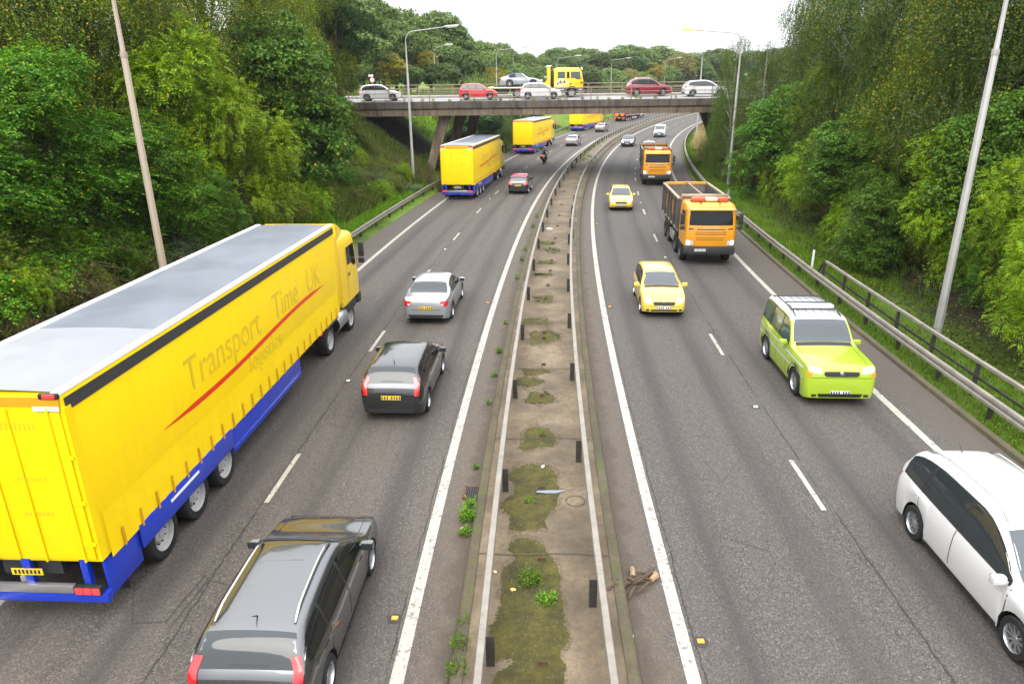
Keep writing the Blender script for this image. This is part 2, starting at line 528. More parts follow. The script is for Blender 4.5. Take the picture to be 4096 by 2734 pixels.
# ------------------------------------------------------------------ moss on the reservation (traced outlines laid on the slab)
_cy, _sy = math.cos(YAW), math.sin(YAW); _cp, _sp = math.cos(PITCH), math.sin(PITCH); _cr, _sr = math.cos(ROLL), math.sin(ROLL)
CAMR = np.array([[_cr, _sr, 0], [-_sr, _cr, 0], [0, 0, 1]]) @ np.array([[1, 0, 0], [0, _sp, _cp], [0, _cp, -_sp]]) @ np.array([[_cy, -_sy, 0], [_sy, _cy, 0], [0, 0, 1]])
CAM0 = np.array([CX, 0, HC])


def ray(x, y):
    """survey sight line for a point measured on the 4096 px photograph"""
    return CAMR.T @ np.array([(x - 2048) / FPX, -(y - 1367) / FPX, 1.0])


def at_depth(x, y, d): return CAM0 + ray(x, y) * d


def on_road(x, y, h=0.0):
    d = ray(x, y); z = h
    for _ in range(12):
        p = CAM0 + d * ((z - HC) / d[2]); s, l = sl(p[0], p[1]); z = float(zroad(s)) + h
    return s, l, p


def on_ground(x, y):
    """first hit of the sight line with the terrain"""
    d = ray(x, y); lo = 4.0
    for t in np.arange(4, 220, .5):
        p = CAM0 + d * t
        if p[2] <= ground_z(p[0], p[1]): break
        lo = t
    hi = lo + .5
    for _ in range(12):
        mm = (lo + hi) / 2; p = CAM0 + d * mm
        if p[2] <= ground_z(p[0], p[1]): hi = mm
        else: lo = mm
    return CAM0 + d * hi


A1 = [(510,290),(560,255),(640,235),(740,240),(770,270),(800,310),(805,350),(815,400),(790,490),(740,550),(720,580),(735,605),(690,630),(600,640),(520,632),(515,600),(515,545),(490,520),(450,490),(480,455),(540,410),(545,350),(505,325)]
A2 = [(570,680),(640,690),(715,720),(745,770),(800,850),(825,930),(815,1000),(835,1060),(840,1180),(870,1250),(880,1290),(850,1330),(810,1390),(855,1450),(850,1510),(830,1640),(400,1640),(420,1530),(440,1500),(520,1450),(545,1425),(480,1410),(400,1430),(395,1350),(390,1210),(430,1190),(460,1080),(455,1050),(470,990),(465,900),(480,860),(550,810),(540,780),(500,740),(540,700)]
A3 = [(600,50),(640,15),(690,15),(750,30),(790,60),(795,100),(780,125),(700,130),(640,145),(600,150),(570,135),(610,90)]
polys = [[(1700 + a / 1.516, 1700 + b / 1.516) for a, b in q] for q in (A1, A2, A3)]
for cx_, cy_, rx_, ry_ in ((1320,1200,95,48),(1290,1018,90,24),(1240,1090,98,28),(1340,780,100,55),(1300,672,100,26),(1355,515,62,30),(1370,258,50,12),(1350,345,60,10),(1410,178,45,12),(1380,125,52,12)):
    polys.append([(1400 + (cx_ + rx_ * math.cos(a) * (1 + .22 * math.sin(3 * a + cx_))) / 1.742, 900 + (cy_ + ry_ * math.sin(a) * (1 + .25 * math.cos(2 * a + cy_))) / 1.742) for a in np.linspace(0, 2 * math.pi, 18, endpoint=False)])
m = MB()
for q in polys:
    ring = []
    n = len(q)
    for i in range(n):                                     # wobble the outline so that it reads as growth
        a, b2 = np.array(q[i], float), np.array(q[(i + 1) % n], float)
        for t in np.linspace(0, 1, 9)[:-1]:
            p = a + (b2 - a) * t + rng.normal(0, 2.2, 2) + 2.5 * np.sin(np.array([i * 1.7 + t * 9, i * 2.3 + t * 7])); s, l, w = on_road(p[0], p[1], .117)
            ring.append((w[0], w[1], w[2]))
    c = np.mean(ring, 0); c[2] += .012
    o0 = len(m.v); m.v += ring; m.v.append(tuple(c))
    m.f.append(tuple(range(o0, o0 + len(ring)))); m.m.append(0)
    m.v.pop()
tag(m.build('moss', 'moss'), kind='stuff')
# thinning fringe of moss round the patches: broken up by a noise mask
mf, nt_, bf, of = new_mat('moss_fringe'); hf = NT(nt_); pf = hf.geo()
bf.inputs['Base Color'].default_value = (.060, .052, .008, 1); bf.inputs['Roughness'].default_value = .95
hf.link(hf.maprange(hf.noise(pf, 26, 6, .8), .50, .60, 0, .85), bf.inputs['Alpha'])
m = MB()
for q in polys:
    c = np.mean(np.array(q), 0); ring = []
    for i in range(len(q)):
        for t in (0, .5):
            p = np.array(q[i]) * (1 - t) + np.array(q[(i + 1) % len(q)]) * t; d = p - c; p = c + d * (1.0 + (14 + 8 * math.sin(i * 1.9)) / max(np.linalg.norm(d), 20)); s, l, w = on_road(p[0], p[1], .1145); ring.append((w[0], w[1], w[2]))
    o0 = len(m.v); m.v += ring; m.f.append(tuple(range(o0, o0 + len(ring)))); m.m.append(0)
tag(m.build('moss', mf), kind='stuff')

# ------------------------------------------------------------------ safety barriers
def barrier(name, lat, face, s0, s1, step, phase, label, dense=None, h=.70, fp='galvanised'):
    """box beam on posts; face = +1 when the traffic side is at larger lat"""
    root = empty(name, P(max(s0, 0), lat, 0), 0, label, 'crash barrier')
    inv = Matrix.Translation(-root.location)
    f = face
    prof = [(lat - f * .062, h - .03), (lat - f * .05, h), (lat + f * .05, h), (lat + f * .066, h - .03), (lat + f * .066, h - .085), (lat + f * .040, h - .115), (lat + f * .040, h - .155), (lat + f * .075, h - .185), (lat + f * .075, h - .255), (lat + f * .04, h - .27), (lat + f * .02, h - .24), (lat - f * .045, h - .24), (lat - f * .06, h - .14)]
    beam = sweep('beam', prof, s0, s1, 1.2, fp, None, angle=35); beam.data.transform(inv); beam.parent = root
    bm_ = MB()
    for s in np.arange(phase - 4.8 * 4, min(s1, 90), step):
        if s < s0: continue
        for ds, dl in ((.18, .02), (.40, .02)):
            p = P(s + ds, lat + f * dl, h); bm_.lathe([(.0, .012), (.016, .012), (.02, 0)], p, 'z', 8)
        if int(round((s - phase) / step)) % 2 == 0:
            a = [P(s + d, lat, h + .004) for d in (.08, .52)]
            q = MB()
            bm_.grid([[P(s + d, lat - .05, h + .004), P(s + d, lat + .05, h + .004)] for d in (.08, .3, .52)])
    bm_.v = [tuple(Vector(v) - root.location) for v in bm_.v]; join(beam, bm_, fp)
    # posts: one pressed channel, copied
    pm = MB(); w = .065
    pm.prism([(-w, -.028), (w, -.028), (w, .04), (w - .008, .04), (w - .008, -.02), (-w + .008, -.02), (-w + .008, .04), (-w, .04)], 0, h - .03, 'z')
    post0 = None; n = 0; s = phase - step * 6
    while s < min(s1, 300) and n < 96:
        if s >= s0:
            p = P(s, lat - f * .115, 0) - root.location
            if post0 is None:
                post0 = pm.build('post', 'dark_steel', root); q = post0
            else:
                q = post0.copy(); COL.objects.link(q)
            q.location = p; q.rotation_euler = (0, random.uniform(-.015, .015), -float(road_th(s)) ); n += 1
        s += step if (dense is None or s < dense[0]) else dense[1]
    return root


barrier('safety_barrier', -.93, -1, -12, 300, 4.8, 8.1, 'steel barrier on the median beside the lane of cars driving away, black posts', (88, 2.4))
barrier('safety_barrier', .93, 1, -12, 300, 4.8, 9.4, 'steel barrier on the median beside the oncoming yellow cars, black posts', (88, 2.4))
barrier('safety_barrier', 11.42, -1, -8, 260, 2.6, 9.0, 'steel barrier along the kerb in front of the brown handrail', (40, 3.0), .74)
barrier('safety_barrier', -11.5, 1, 4, 260, 3.2, 8.0, 'steel barrier along the grass verge beside the yellow lorries', None, .68)

# short handrail behind the right-hand barrier
hr = empty('handrail', P(20, 11.85, 0), 0, 'brown two bar handrail with a sloping end behind the crash barrier', 'railing')
inv = Matrix.Translation(-hr.location)
for nm, r0, r1 in (('top_rail', (-.055, 1.10), (.055, 1.18)), ('lower_rail', (-.02, .66), (.02, .73))):
    o = sweep(nm, [(11.85 + r0[0], r0[1]), (11.85 + r1[0], r0[1]), (11.85 + r1[0], r1[1]), (11.85 + r0[0], r1[1])], 0, 30.2, 1.0, 'galvanised' if nm == 'top_rail' else 'dark_steel'); o.data.transform(inv); o.parent = hr
for s in np.arange(1.4, 30.5, 2.4):
    m = MB(); m.box((0, 0, .55), (.10, .07, 1.1)); m.box((0, 0, .7), (.14, .05, .1))
    o = m.build('post', 'dark_steel', hr); o.location = P(s, 11.85) - hr.location; o.rotation_euler.z = -float(road_th(s))
m = MB(); m.tube([P(30.2, 11.85, 1.13) - hr.location, P(31.1, 11.85, .12) - hr.location], .045, 6); m.build('end_brace', 'dark_steel', hr)

# marker posts with green tops on the verge
def marker(s, l, label):
    r = empty('marker_post', P(s, l, float(bank(s, l))), 0, label, 'marker post', 'verge marker posts')
    m = MB(); m.bbox((0, 0, .45), (.10, .035, .9), .012); m.build('post', 'white_plastic', r)
    m = MB(); m.bbox((0, 0, .96), (.104, .04, .14), .012); m.build('cap', 'dark_green', r)
marker(33.0, 12.3, 'slim white marker post with a green top by the end of the handrail')

p_ = on_ground(2912, 800); r = empty('marker_post', p_, 0, 'stubby grey concrete post in the grass behind the nearer orange tipper', 'marker post', 'verge marker posts')
m = MB(); m.bbox((0, 0, .35), (.16, .16, .8), .02); m.build('post', 'paving_grey', r)
# ------------------------------------------------------------------ old post stubs in the slab
st0 = None
for i, (x, y) in enumerate(((1245,1522),(1243,1285),(1243,1122),(1244,1001),(1244,910),(1247,838),(1248,778),(1249,765),(1252,687),(1257,656),(1262,622),(1266,598),(1270,574),(1274,548),(1279,520),(1283,495),(1288,470),(1294,440))):
    s, l, p = on_road(x * 4096 / 2349, y * 4096 / 2349, .11)
    if st0 is None:
        m = MB(); m.box((0, -.025, .05), (.14, .012, .10)); m.box((-.065, 0, .05), (.012, .05, .10)); m.box((.065, 0, .055), (.012, .05, .11)); m.box((0, .01, .015), (.12, .06, .03))
        q = m.build('post_stub', 'rust'); st0 = q
    else: q = st0.copy(); COL.objects.link(q)
    q.location = p; q.rotation_euler = (0, 0, -float(road_th(s)) + random.uniform(-.2, .2)); sc = random.uniform(.85, 1.15); q.scale = (sc, sc, random.uniform(.7, 1.1))
    lb = ['rusty cut off post stub nearest the camera on the mossy slab', 'rusty cut off post stub just above the green weed clump', 'rusty cut off post stub beside the grey plastic shard', 'rusty cut off post stub with a tuft of grass in the moss'][i] if i < 4 else 'small rusty post stub in the row running up the median slab'
    tag(q, lb, 'post stub', 'cut off post stubs on the median')

# ------------------------------------------------------------------ small things on the road
def fpx(x, y): return x * 4096 / 2349, y * 4096 / 2349
# drain grating
s, l, p = on_road(*fpx(1090, 1130)); r = empty('drain_grating', p, -float(road_th(s)), 'dark iron drain grating in the gutter beside the median', 'drain')
m = MB(); 
for k in range(9): m.box((-.2 + k * .05, 0, .012), (.018, .40, .016), rot=Matrix.Rotation(.5, 3, 'Z') if 0 else None)
m.build('bars', 'dark_steel', r)
m = MB()
for a in ((-.24, 0, .05, .5), (.24, 0, .05, .5), (0, -.24, .5, .05), (0, .24, .5, .05)): m.box((a[0], a[1], .010), (a[2], a[3], .02))
m.build('frame', 'rust', r)
m = MB(); m.box((0, 0, .003), (.5, .5, .004)); m.build('sump', 'black_rubber', r)
# inspection cover ring
s, l, p = on_road(*fpx(1320, 1148), .118); m = MB(); m.lathe([(.19, 0), (.19, .004), (.205, .004), (.205, 0)], (0, 0, 0), 'z', 32); q = m.build('inspection_cover', 'joint_dark'); q.location = p; tag(q, 'round inspection cover outlined in the concrete median slab', 'cover')
# shard of grey plastic
s, l, p = on_road(*fpx(1262, 1128), .125); m = MB()
m.prism([(-.30, -.04), (-.1, -.06), (.12, -.05), (.34, .05), (.30, .07), (.05, .05), (-.28, .02)], 0, .018, 'z'); simple('grey_plastic', (.16, .18, .22), .4)
q = m.build('plastic_shard', 'grey_plastic'); q.location = p; q.rotation_euler = (.05, .06, -.1); tag(q, 'grey plastic shard lying on the moss beside a post stub', 'litter')
# broken bark and wood by the kerb
simple('bark', (.075, .048, .030), .9, vary=.5, scale=14); simple('bare_wood', (.27, .18, .105), .8, vary=.3, scale=10)
s, l, p = on_road(*fpx(1462, 1345)); r = empty('broken_branch', p, .3, 'heap of broken brown bark and wood lying beside the white line', 'branch')
m = MB(); 
for k in range(15):
    a = rng.uniform(-.55, .45); q = rng.uniform(-.16, .2); d = rng.uniform(-.9, .9); L = rng.uniform(.10, .26)
    m.tube([(a - L * math.cos(d), q - L * math.sin(d), .03 + rng.uniform(0, .04)), (a, q, .07 + rng.uniform(0, .05)), (a + L * math.cos(d) * .8, q + L * math.sin(d), .03)], [.012, rng.uniform(.02, .05), .01], 6)
m.build('bark', 'bark', r)
m = MB(); m.tube([(.05, .22, .05), (.12, .34, .10), (.16, .42, .06)], [.05, .045, .03], 7); m.build('wood', 'bare_wood', r)
m = MB(); m.tube([(.28, .0, .05), (.42, .04, .07), (.46, .14, .05)], [.05, .06, .04], 7); m.build('wood', 'bare_wood', r)
# scraps of litter
def litter(x, y, size, col, label, h=0):
    s, l, p = on_road(*fpx(x, y), h); nm = 'litter_' + label.split()[0]
    if nm not in MATS: simple(nm, col, .6)
    bm = bmesh.new(); bmesh.ops.create_icosphere(bm, subdivisions=2, radius=size)
    for v in bm.verts: v.co = Vector((v.co.x * 1.2, v.co.y * .8, max(-.02, v.co.z * .5))) * random.uniform(.7, 1.25)
    me = bpy.data.meshes.new('litter'); bm.to_mesh(me); bm.free(); me.materials.append(MATS[nm])
    o = bpy.data.objects.new('litter_scrap', me); COL.objects.link(o); o.location = p + np.array([0, 0, size * .2]); o.rotation_euler.z = random.uniform(0, 6); tag(o, label, 'litter')
litter(1437, 1464, .10, (.7, .7, .7), 'white crumpled paper scrap at the kerb below the bark heap')
litter(1177, 1352, .045, (.75, .45, .12), 'orange stone lying on dark moss of the median', .12)
litter(1136, 1311, .035, (.6, .42, .25), 'buff stone on the bare concrete of the median', .12)
litter(1325, 652, .07, (.6, .6, .62), 'pale scrap of foil by the kerb of the oncoming lanes')
litter(1085, 1246, .06, (.8, .78, .72), 'cream carton scrap in the gutter weeds')
litter(1062, 1212, .05, (.5, .4, .28), 'tan pebble in the gutter near the drain grating')
litter(1245, 1070, .05, (.8, .8, .85), 'bluish white scrap at the top edge of the moss', .12)
for x_, y_, sz_, lb_ in ((1768, 704, .07, 'white cup lying at the kerb below the sloping end of the handrail'), (2102, 1062, .08, 'white carton lying in the verge weeds under the steel barrier'), (1905, 785, .06, 'pale scrap in the verge beneath the handrail')): litter(x_, y_, sz_, (.7, .7, .68), lb_)
s, l, p = on_road(*fpx(1260, 525), .12); m = MB(); m.lathe([(0, .03), (.16, .035), (.20, .02), (.20, 0)], (0, 0, 0), 'z', 20); q = m.build('hubcap', 'white_plastic'); q.location = p; tag(q, 'pale round hubcap lying on the median slab', 'hubcap')

# road studs
simple('amber_reflector', (.85, .30, .02), .3); simple('white_reflector', (.85, .85, .82), .3)
def stud(s, l, mat, label, grp):
    r = empty('road_stud', P(s, l, .001), -float(road_th(s)), label, 'road stud', grp)
    m = MB(); m.lathe([(0, .008), (.11, .008), (.125, .002)], (0, 0, 0), 'z', 14); m.build('casting', 'asphalt_patch', r)
    m = MB(); m.bbox((0, 0, .018), (.11, .085, .03), .01); m.build('reflector', mat, r)
for k in range(7):
    s0 = 9.15 + 18 * k
    stud(s0, -2.48, 'amber_reflector', 'amber road stud beside the white line, nearest the dark car with roof rails' if k == 0 else 'small amber stud further along the inner white line of the outbound side', 'amber studs')
    stud(8.75 + 18 * k, 2.47, 'amber_reflector', 'amber road stud in a dark patch beside the bark heap line' if k == 0 else 'small amber stud further along the inner white line of the oncoming side', 'amber studs')
for k in range(6):
    stud(19.0 + 18 * k, -5.95, 'white_reflector', 'white stud on the lane joint of the outbound side', 'white studs')
    stud(17.5 + 18 * k, 5.78, 'white_reflector', 'white stud on the lane joint of the oncoming side', 'white studs')

# ------------------------------------------------------------------ lamp posts
simple('lamp_lit', (.9, .5, .1), .4, emit=(1.0, .15, .008), es=1.5)
simple('lamp_lens', (.55, .55, .52), .25)
def lamp_post(s, l, label, arm=3.4, height=12.2, lit=False, mat='lamp_column', thick=1., base=None, rz=None, side=None):
    b = base if base is not None else P(s, l, float(bank(s, l)) - .05)
    side = side or (1 if l < 0 else -1)
    rz = -float(road_th(s)) if rz is None else rz
    r = empty('lamp_post', b, rz, label, 'lamp post', 'street lamps')
    m = MB(); t = thick
    m.tube([(0, 0, 0), (0, 0, 1.4), (0, 0, 1.45), (0, 0, height * .74), (0, 0, height * .745), (0, 0, height - .9)], [.125 * t, .12 * t, .115 * t, .085 * t, .066 * t, .05 * t], 8)
    m.lathe([(.09 * t, height * .735), (.096 * t, height * .74), (.09 * t, height * .75)], (0, 0, 0), 'z', 10)
    m.build('column', mat, r, angle=30)
    m = MB(); a = [(0, 0, height - .9)]
    for k in range(1, 8):
        q = k / 7 * math.pi / 2; a.append((side * .7 * (1 - math.cos(q)), 0, height - .9 + .75 * math.sin(q)))
    a.append((side * arm, 0, height + .12)); m.tube(a, .042 * t, 7); m.build('arm', mat, r, smooth=True)
    h = MB(); x0 = side * arm; e = Matrix.Rotation(-side * .06, 3, 'Y')
    h.bbox((x0 + side * .5, 0, height + .18), (1.15, .27, .13), .05, rot=e); hd = h.build('lamp_head', 'lamp_case', r, angle=40)
    h = MB(); h.bbox((x0 + side * .55, 0, height + .10), (.85, .22, .10), .04, rot=e); h.build('lens', 'lamp_lit' if lit else 'lamp_lens', hd)
    if lit:
        hd.data.materials[0] = MATS['lamp_lit_case']
simple('lamp_lit_case', (.6, .45, .25), .5, emit=(1, .45, .08), es=.5)
lamp_post(23.0, -13.5, 'tall tan lamp column rising through the frame behind the big yellow lorry roof', mat='column_tan', thick=1.15)
lamp_post(23.5, 13.5, 'tall grey lamp column rising out of frame behind the handrail', thick=1.15)
lamp_post(60.0, -13.5, 'grey lamp post in front of the bridge, arm towards the road', mat='lamp_column', thick=1.1)
lamp_post(62.3, 13.5, 'lit lamp post glowing orange in front of the dark trees', lit=True, arm=3.7)
lamp_post(96, -13.5, 'lamp post just behind the silver convertible on the recovery truck', thick=.9)
lamp_post(132, -13.5, 'faint lamp post beyond the bridge behind the yellow cab', thick=.9)
lamp_post(168, -13.5, 'faint far lamp post between the yellow cab and the dark red car', thick=.9)
lamp_post(204, -13.5, 'faint far lamp post standing above the dark red car', thick=.9)
lamp_post(240, -13.5, 'faint far lamp post nearest the pale hatchback on the bridge', thick=.9)
lamp_post(98, 12.8, 'grey lamp post visible both under and over the bridge', thick=1.)
# ------------------------------------------------------------------ road bridge, built in its own frame (u right, d away from the footbridge)
BU = Vector((math.cos(YAW), -math.sin(YAW), 0)); BV = Vector((math.sin(YAW), math.cos(YAW), 0))
B0 = Vector((CX, 0, 0))
BD = 67.5
def bz(d): return 7.33 + .037 * (d - BD)
def bp(u, d, z): return B0 + BU * u + BV * d + Vector((0, 0, z))
BMAT = Matrix(((BU.x, BV.x, 0, B0.x + BV.x * BD), (BU.y, BV.y, 0, B0.y + BV.y * BD), (0, 0, 1, 0), (0, 0, 0, 1)))
br = empty('road_bridge', (BMAT.translation.x, BMAT.translation.y, 0), -YAW, 'weathered brown concrete road bridge on raking legs crossing the carriageway', 'bridge')
U0, U1, DW = -44, 44, 13.4
def bsweep(prof, mat, name, parent=br, u0=U0, u1=U1, step=2.0, angle=30):
    m = MB(); n = len(prof)
    rows = [[(u, a, b) for a, b in prof] for u in np.arange(u0, u1 + .01, step)]
    m.grid(rows, closed=True); k = len(rows)
    m.f += [tuple(range(n))[::-1], tuple((k - 1) * n + j for j in range(n))]; m.m += [0, 0]
    return m.build(name, mat, parent, angle=angle)
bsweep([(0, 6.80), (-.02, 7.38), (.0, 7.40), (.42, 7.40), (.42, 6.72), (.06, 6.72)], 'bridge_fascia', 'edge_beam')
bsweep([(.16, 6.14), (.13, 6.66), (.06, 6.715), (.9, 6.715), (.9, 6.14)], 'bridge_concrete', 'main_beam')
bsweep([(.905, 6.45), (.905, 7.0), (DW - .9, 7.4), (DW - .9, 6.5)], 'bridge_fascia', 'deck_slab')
bsweep([(DW - .42, 7.1), (DW - .42, 7.86), (DW, 7.86), (DW, 7.1), (DW - .1, 6.2), (DW - .9, 6.2)], 'bridge_concrete', 'rear_beam')
mat_concrete('bridge_asphalt', [(.17, .165, .165), (.22, .215, .215), (.27, .265, .26)], (.15, .145, .145, 1), .5)
bsweep([(.43, 7.20), (.43, 7.335), (10.2, 7.335 + .037 * 9.8), (10.2, 7.5)], 'bridge_asphalt', 'carriageway')
bsweep([(10.21, 7.5), (10.21, 7.82), (10.32, 7.84), (DW - .43, 7.90), (DW - .43, 7.5)], 'paving_grey', 'footway')
m = MB()                                                    # vertical construction joints
for u in (-15.5, -1.9, 4.6, 11.4, 17.0): m.box((u, .12, 6.42), (.035, .06, .56))
m.build('joint', 'joint_dark', br)
m = MB()
for u in (-18.7, -11.0, -3.8, 5.7, 8.2, 14.2, 16): m.box((u, -.017, 7.1), (.02, .012, .58))
m.build('panel_gap', 'joint_dark', br)
# railings
def railing(d, z, name, u0, u1, sp, ph):
    r = None; m = MB()
    for hh, t in ((1.05, .10), (.70, .07), (.34, .07)):
        m.box(((u0 + u1) / 2, d, z + hh), (u1 - u0, t, t * .8))
    r = m.build(name, 'rail_brown', br)
    p0 = None
    for u in np.arange(u0 + ph, u1, sp):
        if p0 is None:
            q = MB(); q.box((0, 0, .52), (.085, .06, 1.04)); q.box((0, 0, .02), (.2, .16, .04)); p0 = q.build('post', 'rail_brown', r); o = p0
        else: o = p0.copy(); COL.objects.link(o)
        o.location = (u, d, z)
    return r
railing(.2, 7.40, 'near_railing', -30, 34, 3.72, .35)
railing(DW - .2, 7.90, 'far_railing', -30, 34, 3.72, 1.5)
# raking legs
def leg(ut, ub, d, zb):
    m = MB(); w = .55; t = .48
    top = [(ut - w, d - t), (ut + w, d - t), (ut + w, d + t), (ut - w, d + t)]; bw = .38
    bot = [(ub - bw, d - t), (ub + bw, d - t), (ub + bw, d + t), (ub - bw, d + t)]
    m.add([(a, b, zb) for a, b in bot] + [(a, b, 6.46) for a, b in top], [(0, 3, 2, 1), (4, 5, 6, 7), (0, 1, 5, 4), (1, 2, 6, 5), (2, 3, 7, 6), (3, 0, 4, 7)])
    m.build('raking_leg', 'bridge_concrete', br)
dx = lambda x, dep: (x - 2048) / FPX * dep
for d, xt, xb in ((1.6, 1795, 1722), (5.6, 1858, 1800), (10.2, 1915, 1870)):
    dep = (BD + d) * .94 + .4
    leg(dx(xt, dep), dx(xb, dep) - .3, d, .3)
for d in (1.6, 5.6, 10.2): leg(19.6 + .1 * d, 22.2 + .1 * d, d, .6)
# speed limit sign on the far footway
sg_ = empty('speed_sign', bp(dx(1520, 76.5), BD + 11.6, bz(BD + 11.6) + .2), -YAW, 'round speed limit sign reading 60 behind the far bridge railing', 'road sign')
simple('sign_red', (.6, .01, .02), .4); simple('sign_white', (.8, .8, .8), .4); simple('sign_black', (.01, .01, .01), .5); simple('sign_grey', (.35, .36, .38), .5)
m = MB(); m.tube([(0, .04, 0), (0, .04, 1.95)], .035, 8); m.build('pole', 'sign_grey', sg_)
m = MB(); m.lathe([(0, .0), (.27, .0), (.27, .02), (0, .02)], (0, 0, 1.55), 'y', 28); m.build('disc', 'sign_red', sg_)
m = MB(); m.lathe([(0, -.004), (.21, -.004), (.21, .0)], (0, 0, 1.55), 'y', 28); m.build('white_face', 'sign_white', sg_)
text_mesh('60', .27, 'sign_black', 'numeral', sg_, Matrix.Translation((0, -.008, 1.55)) @ Matrix.Rotation(math.pi / 2, 4, 'X'), .002, bold=.008)
m = MB(); m.bbox((-.12, .02, 1.98), (.5, .03, .2), .01); m.build('plate', 'white_plastic', sg_)
# lamps standing beyond the bridge on the side road
def blamp(x, d, z, hgt, side, label, arm):
    lamp_post(0, 1, label, arm=arm, height=hgt, base=bp(dx(x, d * .94 + .3), d, z), rz=-YAW, side=side, thick=.9)
blamp(1535, 98, 7.6, 9.0, -1, 'tan lamp post behind the bridge above the white hatchback at its wooded end', 2.6)
blamp(1756, 104, 7.0, 7.2, 1, 'short lamp post behind the bridge above the red hatchback', 1.6)
blamp(2066, 150, 6.5, 9.0, 1, 'thin far lamp post whose head shows just past the silver convertible', 2.5)
# ------------------------------------------------------------------ vehicles
def car_paint(name, col, rough=.32, metal=0.0, coat=1.0):
    m = simple('paint_' + name, col, rough, metal, coat); return m
car_paint('silver', (.36, .38, .42), .33, .6); car_paint('black', (.055, .058, .064), .22, .85); car_paint('graphite', (.12, .123, .13), .25, .85); car_paint('grey', (.30, .31, .33), .35, .6)
car_paint('white', (.56, .56, .56), .35); car_paint('yellow', (.66, .49, .06), .35); car_paint('lime', (.30, .43, .02), .35)
car_paint('red', (.55, .012, .03), .3); car_paint('darkred', (.23, .008, .03), .3, .2); car_paint('pinkred', (.75, .05, .13), .35)
car_paint('darkblue', (.025, .030, .045), .25, .3); car_paint('navy_cloth', (.015, .018, .06), .8, 0, 0)
car_paint('whitesilver', (.66, .68, .71), .32, .3)
simple('tyre', (.016, .016, .017), .75, spec=.3)
simple('alloy', (.45, .46, .48), .3, .8); simple('steel_rim', (.30, .31, .32), .4, .6); simple('white_rim', (.34, .34, .33), .5); simple('dirty_rim', (.06, .058, .055), .7)
simple('trim_black', (.014, .014, .015), .55); simple('chrome', (.7, .7, .72), .15, .9)
simple('tail_red', (.5, .008, .012), .2, coat=1); simple('tail_lit', (.7, .02, .02), .25, emit=(1, .03, .03), es=1.6)
simple('indicator', (.8, .25, .02), .25); simple('headlamp', (.62, .64, .66), .12, .2, 1)
simple('headlamp_lit', (.9, .88, .8), .2, emit=(1, .92, .75), es=5)
simple('plate_white', (.72, .72, .72), .4); simple('plate_yellow', (.72, .50, .03), .4); simple('plate_ink', (.02, .02, .02), .5)
def mat_glass(name, col, rough=.04):
    m, nt, b, o = new_mat(name); b.inputs['Base Color'].default_value = (*col, 1); b.inputs['Roughness'].default_value = rough
    b.inputs['Specular IOR Level'].default_value = .6
mat_glass('glass', (.022, .027, .030)); mat_glass('glass_screen', (.05, .06, .07)); mat_glass('glass_green', (.05, .085, .075)); mat_glass('glass_dark', (.008, .009, .010)); [n for n in MATS['glass_dark'].node_tree.nodes if n.type == 'BSDF_PRINCIPLED'][0].inputs['Specular IOR Level'].default_value = .28


def pchip(xs, ys, x):
    xs = np.asarray(xs, float); ys = np.asarray(ys, float); h = np.diff(xs); dl = np.diff(ys) / h
    d = np.zeros(len(xs)); d[0], d[-1] = dl[0], dl[-1]
    for i in range(1, len(xs) - 1):
        if dl[i - 1] * dl[i] > 0:
            w1, w2 = 2 * h[i] + h[i - 1], h[i] + 2 * h[i - 1]; d[i] = (w1 + w2) / (w1 / dl[i - 1] + w2 / dl[i])
    x = np.clip(x, xs[0], xs[-1]); i = np.clip(np.searchsorted(xs, x) - 1, 0, len(h) - 1)
    t = (x - xs[i]) / h[i]
    return ys[i] * (2 * t ** 3 - 3 * t ** 2 + 1) + h[i] * d[i] * (t ** 3 - 2 * t ** 2 + t) + ys[i + 1] * (-2 * t ** 3 + 3 * t ** 2) + h[i] * d[i + 1] * (t ** 3 - t ** 2)


